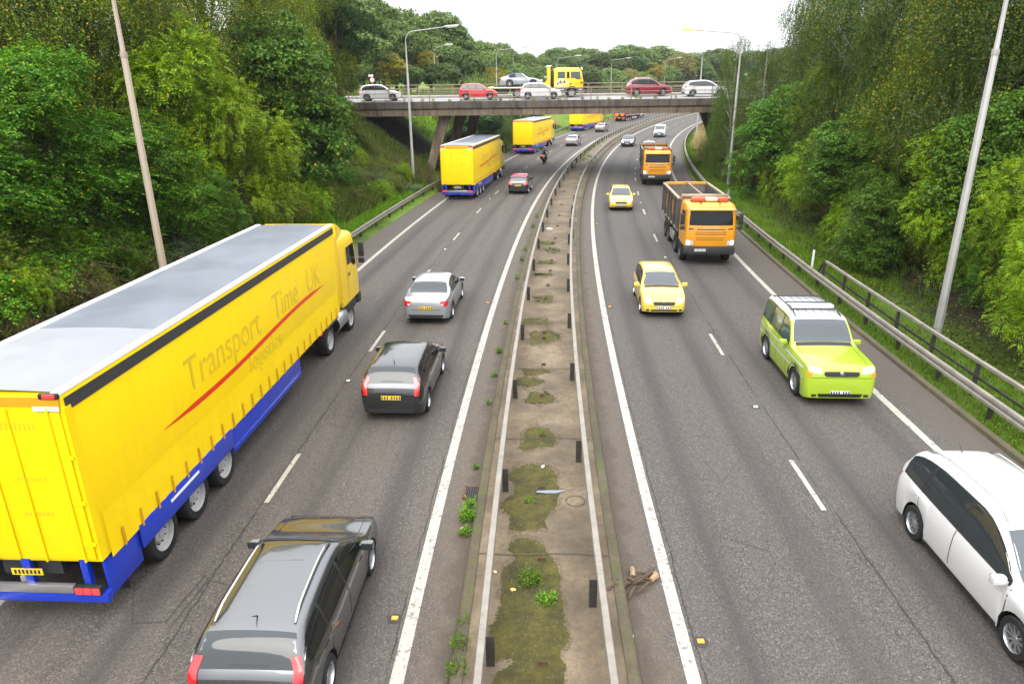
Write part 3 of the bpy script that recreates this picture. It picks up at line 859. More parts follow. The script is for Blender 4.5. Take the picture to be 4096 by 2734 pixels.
class Shell:
    """car body shell lofted from cross sections, with patches laid on its surface"""
    def __init__(s, top, W, belt, wheels, rw, zb=.20, tumble=.34, endr=.32, endw=.24, crown=.028, flare=.0, boxy=0.):
        s.W = W; xs = [p[0] for p in top]; zs = [p[1] for p in top]
        s.x0, s.x1 = xs[0], xs[-1]
        ra = rw + .055
        st = set(np.round(np.linspace(s.x0, s.x1, 58), 4))
        for xw in wheels:
            for a in np.linspace(0, math.pi, 15): st.add(round(xw + ra * math.cos(a), 4))
        for d in (.01, .025, .05, .08, .12, .16, .22): st.add(round(s.x0 + d, 4)); st.add(round(s.x1 - d, 4))
        st = sorted(st); st = [a for i, a in enumerate(st) if i == 0 or a - st[i - 1] > .004]
        rows = []
        for x in st:
            zt = float(pchip(xs, zs, np.array([x]))[0])
            q = (x - s.x0) / (s.x1 - s.x0)
            w = W / 2 * (1 - .05 * abs(2 * q - 1) ** 3)
            d = min(x - s.x0, s.x1 - x)
            if d < endr:
                t = (endr - d) / endr; w *= 1 - endw * (1 - math.sqrt(max(0, 1 - t * t)))
            zbo = zb + (.07 * max(0, 1 - d / .25))
            zsill = zbo; inarch = 0
            for xw in wheels:
                if abs(x - xw) < ra: zsill = max(zsill, rw + math.sqrt(max(ra * ra - (x - xw) ** 2, 0))); inarch = 1
            be = belt[0] + (belt[1] - belt[0]) * q
            be = min(be, zt - .03)
            zsill = min(zsill, be - .06)
            h = zt - be; wb_ = .955 * w; ye = max(.3 * w, wb_ - tumble * h)
            rr = min(.085, .42 * h)
            if boxy: rr *= 1 - boxy * .5
            def zz(f): return zsill + (be - zsill) * f
            yb = .955 if not inarch else .985
            rows.append([(x, 0, zsill), (x, .80 * w, zsill), (x, yb * w, zsill + .005), (x, 1.0 * w, max(zz(.30), zsill + .02)), (x, 1.005 * w, zz(.62)), (x, .99 * w, zz(.86)), (x, wb_, be),
                         (x, wb_ + (ye - wb_) * .33, be + h * .33), (x, wb_ + (ye - wb_) * .66, be + h * .66),
                         (x, ye + .01, zt - rr), (x, ye - rr * .35, zt - rr * .35), (x, ye - rr * 1.1, zt - rr * .02), (x, ye * .5, zt + crown * .75 * min(1, ye)), (x, 0, zt + crown * min(1, ye))])
        n = len(rows[0]); full = [[(a, -b, c) for a, b, c in r[::-1]] + r[1:] for r in rows]
        full = [r[:-1] for r in full]   # drop the duplicate underside centre
        m = MB(); m.grid(full, closed=True); k = len(full[0])
        for ri, r in ((0, full[0]), (len(full) - 1, full[-1])):
            c = np.mean(r, 0); m.v.append(tuple(c)); ci = len(m.v) - 1
            for j in range(k): m.f.append((ri * k + j, ri * k + (j + 1) % k, ci)); m.m.append(0)
        s.mb = m; s.k = k; s.n = n
    def finish(s, parent, mats, name='body', two=None):
        m = s.mb
        for fi, f in enumerate(m.f):
            if len(f) == 4:
                rows_ = {j % s.k for j in f}
                if rows_ <= {s.n - 3, s.n - 2, s.n - 1, s.n, s.n + 1}: m.m[fi] = 1   # floor
            if two:
                c = np.mean([m.v[i] for i in f], 0)
                if two(c) and m.m[fi] == 0: m.m[fi] = 2
        o = m.build(name, mats, parent, angle=42)
        bm = bmesh.new(); bm.from_mesh(o.data); s.bvh = BVHTree.FromBMesh(bm); bm.free()
        s.obj = o; return o
    def hit(s, kind, a, b):
        if kind == 'side+': o, d = Vector((a, 4, b)), Vector((0, -1, 0))
        elif kind == 'side-': o, d = Vector((a, -4, b)), Vector((0, 1, 0))
        elif kind == 'front': o, d = Vector((9, a, b)), Vector((-1, 0, 0))
        elif kind == 'rear': o, d = Vector((-9, a, b)), Vector((1, 0, 0))
        else: o, d = Vector((a, b, 6)), Vector((0, 0, -1))
        h = s.bvh.ray_cast(o, d)
        if h[0] is None: h = s.bvh.find_nearest(o + d * (3 if kind[:4] == 'side' else 6.5))
        n = h[1]
        if n.dot(d) > 0: n = -n
        return h[0], n
    def patch(s, name, kind, lo, up, mat, parent, off=.006, nu=12, nv=6, rnd=.0, thick=None):
        """quad patch between two polylines in the projected plane, laid on the shell"""
        def along(pl, t):
            pl = np.asarray(pl, float)
            if len(pl) == 2: return pl[0] + (pl[1] - pl[0]) * t
            q = t * (len(pl) - 1); i = min(int(q), len(pl) - 2); return pl[i] + (pl[i + 1] - pl[i]) * (q - i)
        rows = []
        for i in range(nu + 1):
            r = []
            for j in range(nv + 1):
                u, v = 2 * i / nu - 1, 2 * j / nv - 1
                u2, v2 = u * math.sqrt(1 - rnd * v * v / 2), v * math.sqrt(1 - rnd * u * u / 2)
                t, q = (u2 + 1) / 2, (v2 + 1) / 2
                p = along(lo, t) * (1 - q) + along(up, t) * q
                c, n = s.hit(kind, p[0], p[1]); r.append(c + n * off)
            rows.append(r)
        m = MB(); m.grid(rows); return m.build(name, mat, parent, smooth=True, fix=False)
    def both(s, name, lo, up, mat, parent, **k):
        return [s.patch(name, kd, lo, up, mat, parent, **k) for kd in ('side+', 'side-')]


WHEELS = {}
def wheel_mesh(r, w, style):
    key = (r, w, style)
    if key in WHEELS: return WHEELS[key]
    t = MB(); h = w / 2
    t.lathe([(r * .66, -h), (r * .92, -h), (r * .985, -h * .8), (r, -h * .5), (r, h * .5), (r * .985, h * .8), (r * .92, h), (r * .66, h)], n=28)
    to = t.build('wheel', 'tyre', angle=40)
    m = MB(); R = r * .67
    m.lathe([(R, -h * .7), (R, h * .92), (R * .95, h * .98), (R * .90, h * .7), (R * .88, -h * .3)], n=28)
    m.lathe([(R * .9, -h * .3), (R * .3, -h * .2), (0, -h * .2)], n=28, mi=1)
    nsp = {'five': 5, 'ten': 10, 'truck': 0, 'plain': 8, 'dirty': 0}[style]
    for k in range(nsp):
        a = 2 * math.pi * k / nsp; c, sn = math.cos(a), math.sin(a); wd = R * (.16 if nsp == 5 else .085)
        pts = []
        for rr, yy, ww in ((R * .12, h * .62, wd * 1.1), (R * .92, h * .72, wd * .8)):
            for e in (-1, 1): pts.append((rr * c - e * ww * sn, yy, rr * sn + e * ww * c))
        q = [(p[0], p[1] - h * .25, p[2]) for p in pts]
        m.add(pts + q, [(0, 1, 3, 2), (0, 2, 6, 4), (1, 5, 7, 3), (4, 6, 7, 5)])
    m.lathe([(R * .22, h * .45), (R * .2, h * .68), (0, h * .7)], n=14)
    if style in ('truck', 'dirty'):
        m.lathe([(R * .95, h * .55), (R * .6, h * .15), (R * .45, h * .55), (R * .3, h * .6), (0, h * .62)], n=24)
        for k in range(10):
            a = 2 * math.pi * k / 10; m.lathe([(R * .05, h * .3), (R * .05, h * .5), (0, h * .5)], (R * .62 * math.cos(a), 0, R * .62 * math.sin(a)), n=6, mi=1)
    ro = m.build('rim', ['alloy' if style in ('five', 'ten') else ('white_rim' if style == 'truck' else 'steel_rim'), 'trim_black'] if style != 'dirty' else ['dirty_rim', 'trim_black'], angle=35)
    WHEELS[key] = (to.data, ro.data)
    bpy.data.objects.remove(to); bpy.data.objects.remove(ro)
    return WHEELS[key]


def put_wheel(root, x, y, r, w=.2, style='five', rimmat=None):
    td, rd = wheel_mesh(r, w, style)
    t = bpy.data.objects.new('wheel', td); COL.objects.link(t); t.parent = root
    t.location = (x, y, r); t.rotation_euler = (0, random.uniform(0, 6), 0 if y > 0 else math.pi)
    o = bpy.data.objects.new('rim', rd); COL.objects.link(o); o.parent = t
    return t


def plate(sh, root, kind, zc, col, w=.26, yc=0., n=7):
    p = sh.patch('number_plate', kind, [(yc - w, zc - .055), (yc + w, zc - .055)], [(yc - w, zc + .055), (yc + w, zc + .055)], col, root, off=.012, nu=6, nv=2)
    m = MB(); hx, _ = sh.hit(kind, yc, zc); sx = 1 if kind == 'front' else -1
    for i in range(n):
        y = yc + (-.21 + .42 * i / (n - 1)) * (w / .26) + (.02 if i > 3 else -.02)
        x = sh.hit(kind, y, zc)[0].x + sx * .018
        m.box((x, y, zc), (.004, .034, .075)); 
        if i % 2: m.box((x - sx * .001, y, zc - .012), (.0045, .05, .014))
    join(p, m, 'plate_ink')
    return p


TOPS = {
 'hatch': [(-2.0, .52), (-1.985, .72), (-1.94, .90), (-1.84, 1.06), (-1.66, 1.31), (-1.48, 1.405), (-.9, 1.465), (-.25, 1.48), (.15, 1.44), (.45, 1.32), (.98, 1.00), (1.10, .95), (1.5, .87), (1.78, .77), (1.92, .67), (1.975, .58), (2.0, .48)],
 'saloon': [(-2.3, .50), (-2.285, .72), (-2.24, .92), (-2.15, 1.00), (-1.75, 1.04), (-1.55, 1.07), (-1.05, 1.32), (-.75, 1.40), (-.3, 1.435), (.1, 1.42), (.40, 1.33), (1.02, 1.0), (1.15, .955), (1.7, .86), (2.05, .76), (2.22, .65), (2.28, .56), (2.3, .46)],
 'coupe': [(-2.2, .5), (-2.19, .68), (-2.13, .86), (-2.0, .93), (-1.7, 1.0), (-1.15, 1.2), (-.7, 1.31), (-.2, 1.33), (.10, 1.27), (.72, .90), (.9, .86), (1.4, .80), (1.8, .68), (2.05, .58), (2.16, .50), (2.2, .42)],
 'suv': [(-2.3, .60), (-2.295, .95), (-2.28, 1.15), (-2.25, 1.40), (-2.18, 1.80), (-2.08, 1.88), (-1.4, 1.92), (-.6, 1.92), (.05, 1.89), (.24, 1.80), (.72, 1.28), (.88, 1.21), (1.6, 1.17), (2.1, 1.12), (2.22, 1.02), (2.28, .80), (2.3, .60)],
 'crossover': [(-2.2, .6), (-2.18, .85), (-2.12, 1.05), (-2.0, 1.22), (-1.8, 1.48), (-1.6, 1.57), (-.9, 1.65), (-.2, 1.66), (.2, 1.60), (.5, 1.46), (1.05, 1.12), (1.2, 1.07), (1.7, .98), (2.0, .88), (2.13, .76), (2.18, .62), (2.2, .52)],
 'mpv': [(-2.3, .58), (-2.28, .9), (-2.23, 1.1), (-2.12, 1.36), (-1.98, 1.55), (-1.7, 1.63), (-.9, 1.70), (-.1, 1.70), (.3, 1.63), (.62, 1.48), (1.25, 1.08), (1.4, 1.02), (1.85, .93), (2.1, .83), (2.24, .70), (2.28, .58), (2.3, .48)],
 'van': [(-2.2, .50), (-2.195, .9), (-2.18, 1.4), (-2.14, 1.75), (-2.0, 1.81), (-1.2, 1.83), (.0, 1.82), (.4, 1.74), (.75, 1.55), (1.28, 1.16), (1.42, 1.10), (1.85, 1.0), (2.05, .90), (2.15, .74), (2.18, .6), (2.2, .48)],
}
SPEC = {  # W, belt rear/front, wheelbase axle x, wheel radius, screen base/top x, rear glass top/base x
 'hatch': dict(W=1.70, belt=(.99, .90), ax=(-1.25, 1.24), rw=.305, ws=(.93, .30), rear=(-1.55, -1.86), tumble=.36),
 'saloon': dict(W=1.80, belt=(.98, .90), ax=(-1.35, 1.36), rw=.32, ws=(.97, .28), rear=(-1.02, -1.62), tumble=.40),
 'coupe': dict(W=1.80, belt=(.88, .80), ax=(-1.2, 1.16), rw=.33, ws=(.66, .05), rear=(-.95, -1.5), tumble=.44),
 'suv': dict(W=1.94, belt=(1.22, 1.12), ax=(-1.35, 1.42), rw=.385, ws=(.69, .20), rear=(-2.14, -2.27), tumble=.19),
 'crossover': dict(W=1.80, belt=(1.08, 1.0), ax=(-1.32, 1.32), rw=.345, ws=(1.0, .34), rear=(-1.64, -2.02), tumble=.34),
 'mpv': dict(W=1.86, belt=(1.05, .96), ax=(-1.40, 1.42), rw=.335, ws=(1.2, .46), rear=(-2.0, -2.16), tumble=.34),
 'van': dict(W=1.82, belt=(1.08, 1.0), ax=(-1.3, 1.42), rw=.31, ws=(1.24, .60), rear=(-2.15, -2.17), tumble=.16),
}


def make_car(kind, paint, name, label, cat, loc, rz, L=None, W=None, roof=None, lights='off', rim='five', tails='corner', rails=False, taillit=False, glass='glass', plates=True, lean=0., group=None, hood=None, doors=4, extra=None, gside=None):
    root = empty(name, loc, rz, label, cat, group)
    sp = SPEC[kind]; top = TOPS[kind]; W = W or sp['W']; fx = 1.0
    if L: fx = L / (top[-1][0] - top[0][0])
    top = [(a * fx, b) for a, b in top]; ax = [a * fx for a in sp['ax']]; ws = [a * fx for a in sp['ws']]; rg = [a * fx for a in sp['rear']]
    xs = [p[0] for p in top]; zs = [p[1] for p in top]
    zt = lambda x: float(pchip(xs, zs, np.array([x]))[0])
    sh = Shell(top, W, sp['belt'], ax, sp['rw'], tumble=sp['tumble'], boxy=.6 if kind in ('suv', 'van') else 0, endr=.32 if kind not in ('suv', 'van') else .2, endw=.24 if kind not in ('suv', 'van') else .14)
    H = max(zs); be0, be1 = sp['belt']; x0, x1 = xs[0], xs[-1]
    two = None
    if roof: two = lambda c: c[2] > H - .13 and rg[0] - .10 < c[0] < ws[1] + .12
    if hood: two = lambda c: c[0] > ws[0] and c[2] > zt(c[0]) - .1
    body = sh.finish(root, [paint, 'trim_black'] + ([roof or hood] if (roof or hood) else []), 'body', two)
    bl = lambda x: be0 + (be1 - be0) * (x - x0) / (x1 - x0)
    ye = lambda x: .955 * W / 2 * .985 - sp['tumble'] * max(0, zt(x) - bl(x))
    # windscreen and rear glass
    n = 9; tx = np.linspace(ws[0], ws[1], n)
    lo = [(x, -(ye(x) - .055)) for x in tx]; up = [(x, ye(x) - .055) for x in tx]
    sh.patch('windscreen', 'top', lo, up, 'glass_screen', root, nu=10, nv=12, rnd=.10)
    if kind == 'van' or rg[0] - rg[1] < .2:
        z1, z0 = H - .16, be0 + .06; y1 = ye(rg[0]) - .12
        sh.patch('rear_window', 'rear', [(-y1 - .05, z0), (y1 + .05, z0)], [(-y1, z1), (y1, z1)], 'glass_dark', root, nu=10, nv=6, rnd=.2)
    else:
        tx = np.linspace(rg[0], rg[1], n)
        sh.patch('rear_window', 'top', [(x, -(ye(x) - .07)) for x in tx], [(x, ye(x) - .07) for x in tx], 'glass', root, nu=8, nv=12, rnd=.14)
    # side glass
    tw = np.linspace(ws[0] + .14, ws[0] + .01, 4); sh.patch('cowl', 'top', [(x, -(ye(ws[0]) - .10)) for x in tw], [(x, ye(ws[0]) - .10) for x in tw], 'trim_black', root, off=.005, nu=3, nv=10, rnd=.05)
    def zlo(x): return bl(x) + .035
    def zhi(x): return min(zt(x) - .10, H - .105)
    xa = ws[0] - .10; xb = rg[0] - .12 if kind in ('saloon', 'coupe') else (rg[1] + .16 if kind not in ('suv', 'mpv', 'van') else rg[1] + .12)
    while zhi(xa) - zlo(xa) < .05: xa -= .02
    while zhi(xb) - zlo(xb) < .10: xb += .02
    cuts = {'hatch': [xb, -1.02 * fx, -.16 * fx, xa], 'saloon': [xb, -.22 * fx, xa], 'coupe': [xb, -.55, xa], 'suv': [xb, -1.22 * fx, -.30 * fx, xa], 'crossover': [xb, -1.28 * fx, -.22 * fx, xa], 'mpv': [xb, -1.35 * fx, -.25 * fx, xa], 'van': [.25, xa]}[kind]
    if doors == 2 and kind == 'hatch': cuts = [xb, -.45, xa]
    t = np.linspace(cuts[0] - .0, cuts[-1] + .0, 12)
    sh.both('window_trim', [(x, zlo(x) - .022) for x in t], [(x, zhi(x) + .022) for x in t], 'trim_black', root, off=.003, nu=14, nv=4, rnd=.03)
    for i in range(len(cuts) - 1):
        a, b2 = cuts[i] + .03, cuts[i + 1] - .03; t = np.linspace(a, b2, 8)
        sh.both('side_window', [(x, zlo(x)) for x in t], [(x, zhi(x)) for x in t], gside or glass, root, nu=10, nv=4, rnd=.06)
    # shut lines, sills, handles
    m = MB()
    gaps = [cuts[-1] + .05] + [c for c in cuts[1:-1]] + ([cuts[0] + .15] if kind in ('saloon', 'coupe') else [])
    for gx in gaps[:4]:
        sh.both('door_gap', [(gx - .009, .34), (gx + .009, .34)], [(gx - .009, bl(gx) + .01), (gx + .009, bl(gx) + .01)], 'trim_black', root, off=.003, nu=1, nv=6)
    for gx in gaps[:2 if doors == 4 and kind != 'van' else 1]:
        sh.both('door_handle', [(gx - .30, bl(gx) - .13), (gx - .12, bl(gx) - .13)], [(gx - .30, bl(gx) - .10), (gx - .12, bl(gx) - .10)], paint, root, off=.028, nu=4, nv=2)
    sh.both('sill', [(ax[0] + sp['rw'] + .08, .215), (ax[1] - sp['rw'] - .08, .215)], [(ax[0] + sp['rw'] + .08, .27), (ax[1] - sp['rw'] - .08, .27)], 'trim_black', root, off=.006, nu=8, nv=1)
    # bonnet shut line, front
    y = W / 2
    bz_ = zt(x1 - .06) - .02; bp_ = sh.hit('front', 0, bz_)[0]; m = MB(); m.lathe([(0, .02), (.045, .018), (.055, .0)], (bp_.x, 0, bp_.z), 'x', 14); m.build('badge', 'chrome', root)
    sh.patch('bumper_gap', 'front', [(-y * .80, zt(x1 - .12) - .235), (y * .80, zt(x1 - .12) - .235)], [(-y * .80, zt(x1 - .12) - .223), (y * .80, zt(x1 - .12) - .223)], 'trim_black', root, off=.003, nu=12, nv=1)
    for sg in (1, -1): sh.patch('fog_lamp', 'front', [(sg * y * .64, .30), (sg * y * .78, .30)], [(sg * y * .64, .38), (sg * y * .78, .38)], 'trim_black', root, off=.008, nu=4, nv=3, rnd=.4)
    zn = zt(x1 - .12)
    sh.patch('grille', 'front', [(-y * .46, zn - .20), (y * .46, zn - .20)], [(-y * .50, zn - .06), (y * .50, zn - .06)], 'trim_black', root, off=.008, nu=10, nv=3, rnd=.3)
    sh.patch('intake', 'front', [(-y * .55, .26), (y * .55, .26)], [(-y * .62, .36), (y * .62, .36)], 'trim_black', root, off=.006, nu=10, nv=3, rnd=.2)
    hm = 'headlamp_lit' if lights in ('on', 'drl') else 'headlamp'
    hz = zt(x1 - .20)
    for sg in (1, -1):
        f = lambda yy, zz: (yy * sg * y, zz)
        hl = sh.patch('headlight', 'front', [f(.52, hz - .17), f(.86, hz - .13)], [f(.56, hz - .04), f(.885, hz + .015)], 'headlamp', root, off=.008, nu=8, nv=4, rnd=.35)
        if lights in ('on', 'drl'):
            sh.patch('bulb', 'front', [f(.60, hz - .135), f(.76, hz - .13)], [f(.60, hz - .05), f(.76, hz - .04)], 'headlamp_lit', hl, off=.014, nu=5, nv=4, rnd=.9)
    for sg in (1, -1):
        gx = [(x, sg * (.80 * y - .05 * (x - ws[0]))) for x in np.linspace(ws[0] + .08, x1 - .28, 6)]
        sh.patch('bonnet_gap', 'top', gx, [(a, b + sg * .012) for a, b in gx], 'trim_black', root, off=.003, nu=8, nv=1)
    # rear
    tm = 'tail_lit' if taillit else 'tail_red'
    if tails == 'column':           # tall lamps beside the rear glass
        zz = [be0 - .24, be0 + .02, be0 + .15, H - .30]
        for sg in (1, -1):
            wl = lambda z: ye(rg[1]) if z < be0 else (.955 * y - sp['tumble'] * (z - be0))
            lo = [(sg * (wl(z) - .20), z) for z in zz]; up = [(sg * (wl(z) - .075), z) for z in zz]
            sh.patch('tail_light', 'rear', lo, up, tm, root, off=.012, nu=10, nv=4, rnd=.12)
    else:
        zb_ = be0 - (.04 if kind in ('saloon', 'coupe') else .0)
        for sg in (1, -1):
            f = lambda yy, zz: (yy * sg * y, zz)
            lm = sh.patch('tail_light', 'rear', [f(.60, zb_ - .20), f(.90, zb_ - .22)], [f(.62, zb_ - .03), f(.925, zb_ - .015)], tm, root, off=.010, nu=8, nv=4, rnd=.2)
            sh.patch('reverse_lens', 'rear', [f(.64, zb_ - .18), f(.74, zb_ - .18)], [f(.64, zb_ - .13), f(.74, zb_ - .13)], 'plate_white', lm, off=.015, nu=3, nv=2, rnd=.2)
    sh.patch('rear_bumper_trim', 'rear', [(-y * .66, .27), (y * .66, .27)], [(-y * .78, .40), (y * .78, .40)], 'trim_black', root, off=.006, nu=10, nv=3, rnd=.12)
    sh.patch('boot_gap', 'rear', [(-y * .62, .575), (y * .62, .575)], [(-y * .62, .59), (y * .62, .59)], 'trim_black', root, off=.003, nu=10, nv=1)
    if plates:
        plate(sh, root, 'rear', .70 if kind not in ('saloon',) else .66, 'plate_yellow'); plate(sh, root, 'front', .43, 'plate_white')
    # mirrors
    for sg in (1, -1):
        mx = ws[0] - .22; mz = bl(mx) + .07; hp, _ = sh.hit('side+' if sg > 0 else 'side-', mx, bl(mx) + .03)
        m = MB(); m.bbox((mx, hp.y + sg * .13, mz), (.13, .22, .15), .045); m.box((mx + .02, hp.y + sg * .02, mz - .03), (.06, .08, .04)); mo = m.build('mirror', paint if kind != 'van' else 'trim_black', root, angle=50)
        m = MB(); m.bbox((mx - .068, hp.y + sg * .13, mz), (.006, .18, .115), .003); m.build('mirror_glass', 'glass', mo)
    # wheels, wells
    for x in ax:
        for sg in (1, -1): put_wheel(root, x, sg * (W / 2 - .125), sp['rw'], .21, rim)
    m = MB()
    for x in ax: m.box((x, 0, sp['rw'] + .04), (sp['rw'] * 2, W - .52, sp['rw'] * 1.3))
    m.box(((ax[0] + ax[1]) / 2, 0, .24), (ax[1] - ax[0], W * .8, .10)); m.build('chassis', 'trim_black', root)
    if rails:
        for sg in (1, -1):
            m = MB(); q = [(x, sg * (ye(x) - .13), zt(x) + (.015 if k in (0, 7) else .075)) for k, x in enumerate(np.linspace(rg[0] + .12, ws[1] - .12, 8))]
            m.tube(q, .02, 6); m.build('roof_rail', 'chrome' if rails != 'black' else 'trim_black', root, smooth=True)
    # wiper and aerial
    m = MB(); q = [sh.hit('top', rg[1] + .02 if kind not in ('saloon', 'coupe') else ws[0] - .03, -.3 + .55 * t)[0] + Vector((-.0, 0, .02)) for t in np.linspace(0, 1, 4)]; m.tube(q, .008, 4); m.build('wiper', 'trim_black', root)
    if kind != 'coupe' and kind != 'van':
        ar = sh.hit('top', rg[0] + .22, 0)[0]; m = MB(); m.tube([ar, ar + Vector((-.16, 0, .13))], [.012, .004], 5); m.build('aerial', 'trim_black', root)
    root['_L'] = 0; del root['_L']
    if extra: extra(sh, root, dict(zt=zt, bl=bl, ye=ye, ws=ws, rg=rg, W=W, H=H, ax=ax, x0=x0, x1=x1, be0=be0, rw=sp['rw']))
    return root


def place(s, lat, away=True):
    return P(s, lat, .0), (math.pi / 2 if away else -math.pi / 2) - float(road_th(s))


# outbound side
l, r = place(26.5, -4.5); make_car('saloon', 'paint_silver', 'silver_saloon', 'silver saloon car following the big yellow lorry in the overtaking lane', 'car', l, r, L=4.5, taillit=False)
l, r = place(18.4, -4.0); make_car('hatch', 'paint_black', 'black_hatchback', 'black hatchback with tall red tail lights behind the silver saloon', 'car', l, r, L=4.2, W=1.76, tails='column', gside='glass_dark')
l, r = place(9.0, -3.98)
make_car('hatch', 'paint_graphite', 'dark_estate_car', 'dark glossy car with roof rails and red tail lights cut by the bottom frame edge', 'car', l, r, L=4.3, W=1.8, tails='column', rails=True, gside='glass_dark')
l, r = place(59.3, -4.0); make_car('hatch', 'paint_black', 'red_roofed_car', 'small black car with a pinkish red roof beside the second yellow lorry', 'car', l, r, L=3.75, W=1.70, roof='paint_pinkred', taillit=True)
l, r = place(104.2, -4.34); make_car('saloon', 'paint_silver', 'silver_saloon', 'silver saloon with lit tail lights beyond the motorcycle, before the bridge', 'car', l, r, taillit=True)
l, r = place(130.7, -4.7); make_car('saloon', 'paint_grey', 'grey_saloon', 'grey car under the bridge beside the farthest yellow lorry', 'car', l, r, taillit=True)
# oncoming side
l, r = place(51.7, 4.2, False); make_car('hatch', 'paint_yellow', 'yellow_car', 'yellow hatchback farther up the oncoming lane beside the two orange tippers', 'car', l, r, L=3.95, group='yellow cars coming towards the bridge')
l, r = place(27.3, 4.4, False); make_car('hatch', 'paint_yellow', 'yellow_car', 'yellow hatchback nearer the camera, between the median and the lime vehicle', 'car', l, r, L=3.95, group='yellow cars coming towards the bridge')
l, r = place(103.9, 3.6, False); make_car('saloon', 'paint_darkblue', 'dark_saloon', 'dark saloon with both headlights on near the curved inner line', 'car', l, r, lights='on')
l, r = place(120.6, 6.85, False); make_car('van', 'paint_white', 'white_van', 'small white van with a black bumper just past the bridge', 'van', l, r, extra=lambda sh, root, k: (sh.patch('bumper', 'front', [(-.84, .25), (.84, .25)], [(-.87, .62), (.87, .62)], 'trim_black', root, off=.01, nu=12, nv=4), sh.patch('number_plate', 'front', [(-.26, .42), (.26, .42)], [(-.26, .54), (.26, .54)], 'plate_white', root, off=.02, nu=6, nv=2)), plates=False)
l, r = place(93.5, 6.95, False); make_car('saloon', 'paint_white', 'white_saloon', 'white saloon half hidden behind the farther orange tipper', 'car', l, r, lights='on')


def suv_extra(sh, root, k):
    y = k['W'] / 2; H = k['H']
    for sg in (1, -1):          # black arches, white waist band, chequer of reflective strips
        kd = 'side+' if sg > 0 else 'side-'
        for x in k['ax']:
            a = np.linspace(0, math.pi, 13); r0 = k['rw'] + .06
            sh.patch('wheel_arch', kd, [(x + r0 * math.cos(t), k['rw'] + r0 * math.sin(t)) for t in a], [(x + (r0 + .08) * math.cos(t), k['rw'] + (r0 + .08) * math.sin(t)) for t in a], 'trim_black', root, off=.014, nu=14, nv=1)
        sh.patch('waist_band', kd, [(k['x0'] + .2, .74), (k['x1'] - .25, .74)], [(k['x0'] + .2, .80), (k['x1'] - .25, .80)], 'paint_whitesilver', root, off=.006, nu=14, nv=1)
        sh.patch('shoulder_band', kd, [(k['x0'] + .15, 1.02), (k['x1'] - .35, .99)], [(k['x0'] + .15, 1.07), (k['x1'] - .35, 1.04)], 'paint_whitesilver', root, off=.006, nu=14, nv=1)
    sh.patch('skid_plate', 'front', [(-y * .5, .24), (y * .5, .24)], [(-y * .62, .40), (y * .62, .40)], 'trim_black', root, off=.02, nu=8, nv=2)
    for sg in (1, -1): sh.patch('indicator', 'front', [(sg * y * .80, .87), (sg * y * .92, .87)], [(sg * y * .80, .99), (sg * y * .92, .99)], 'indicator', root, off=.016, nu=3, nv=3)
    m = MB()
    for i, x in enumerate((-1.7, -1.0, -.3)): m.tube([(x, -.62, H + .075), (x, .62, H + .075)], .022, 6)
    m.build('roof_bars', 'trim_black', root)
    m = MB(); m.bbox((-.55, 0, H + .10), (.30, 1.25, .12), .03); m.build('light_bar', 'paint_whitesilver', root, angle=40)
    # roof panel ribs
    for yy in (-.45, -.22, 0, .22, .45): sh.patch('roof_rib', 'top', [(-1.9, yy - .012), (.0, yy - .012)], [(-1.9, yy + .012), (.0, yy + .012)], 'trim_black', root, off=.003, nu=10, nv=1)
l, r = place(19.9, 8.0, False); make_car('suv', 'paint_lime', 'lime_patrol_vehicle', 'lime green off road vehicle with a white roof in the lane by the kerb', 'car', l, r, L=4.6, roof='paint_whitesilver', rails='black', extra=suv_extra, rim='ten', gside='glass_green')
l, r = place(10.1, 8.0, False); make_car('mpv', 'paint_white', 'white_people_carrier', 'white people carrier cut by the frame edge below the lime vehicle', 'car', l, r, L=4.9, rails=True, gside='glass', rim='ten')
# cars on the bridge
def on_bridge(xpx, d): return bp(dx(xpx, d * .94 + .3), d, bz(d) + .02), -YAW
for (x, d, kind, pa, nm, lb, L, kw) in (
    (1538, 71.0, 'hatch', 'paint_white', 'white_hatchback', 'white hatchback at the wooded end of the bridge below the 60 sign', 3.95, dict(doors=2, taillit=True)),
    (1926, 71.0, 'hatch', 'paint_red', 'red_hatchback', 'bright red hatchback on the bridge between the lamp post and the recovery truck', 3.7, dict()),
    (2174, 71.0, 'hatch', 'paint_white', 'white_hatchback', 'white hatchback on the bridge in front of the yellow recovery truck', 3.95, dict(taillit=True)),
    (2604, 74.6, 'crossover', 'paint_darkred', 'dark_red_car', 'dark red off road car with silver roof rails crossing the bridge', 4.45, dict(rails=True, gside='glass_dark')),
    (2828, 72.4, 'hatch', 'paint_whitesilver', 'silver_hatchback', 'pale silver hatchback on the bridge entering the trees', 4.25, dict(rim='ten'))):
    l, r = on_bridge(x, d); make_car(kind, pa, nm, lb, 'car', l, r, L=L, **kw)
# ------------------------------------------------------------------ lorries
def mat_curtain():
    m = MATS['curtain_yellow']; nt = m.node_tree; b = [n for n in nt.nodes if n.type == 'BSDF_PRINCIPLED'][0]; h = NT(nt)
    w = h.noise(h.n('Mapping', i={0: h.obj(), 3: (1.9, .2, .22)}).outputs[0], 1.6, 3, .5); h.bump(w, .35, .08, b)
    g = h.noise(h.n('Mapping', i={0: h.obj(), 3: (.5, .5, 2.0)}).outputs[0], 2.2, 6, .75)
    src = b.inputs['Base Color'].links[0].from_socket
    h.link(h.mix(h.maprange(g,   .54, .80, 0, .18), src, (.45, .30, .03, 1)), b.inputs['Base Color'])
car_paint('lorry_yellow', (.82, .54, .0), .4, 0, .4); simple('curtain_yellow', (.90, .615, .0), .5, spec=.25, coat=.12, coatr=.25, vary=.03, scale=1.5)
mat_curtain(); simple('curtain_ink', (.68, .47, .008), .5); simple('lorry_red', (.72, .03, .01), .4); simple('frame_ochre', (.62, .30, .01), .5)
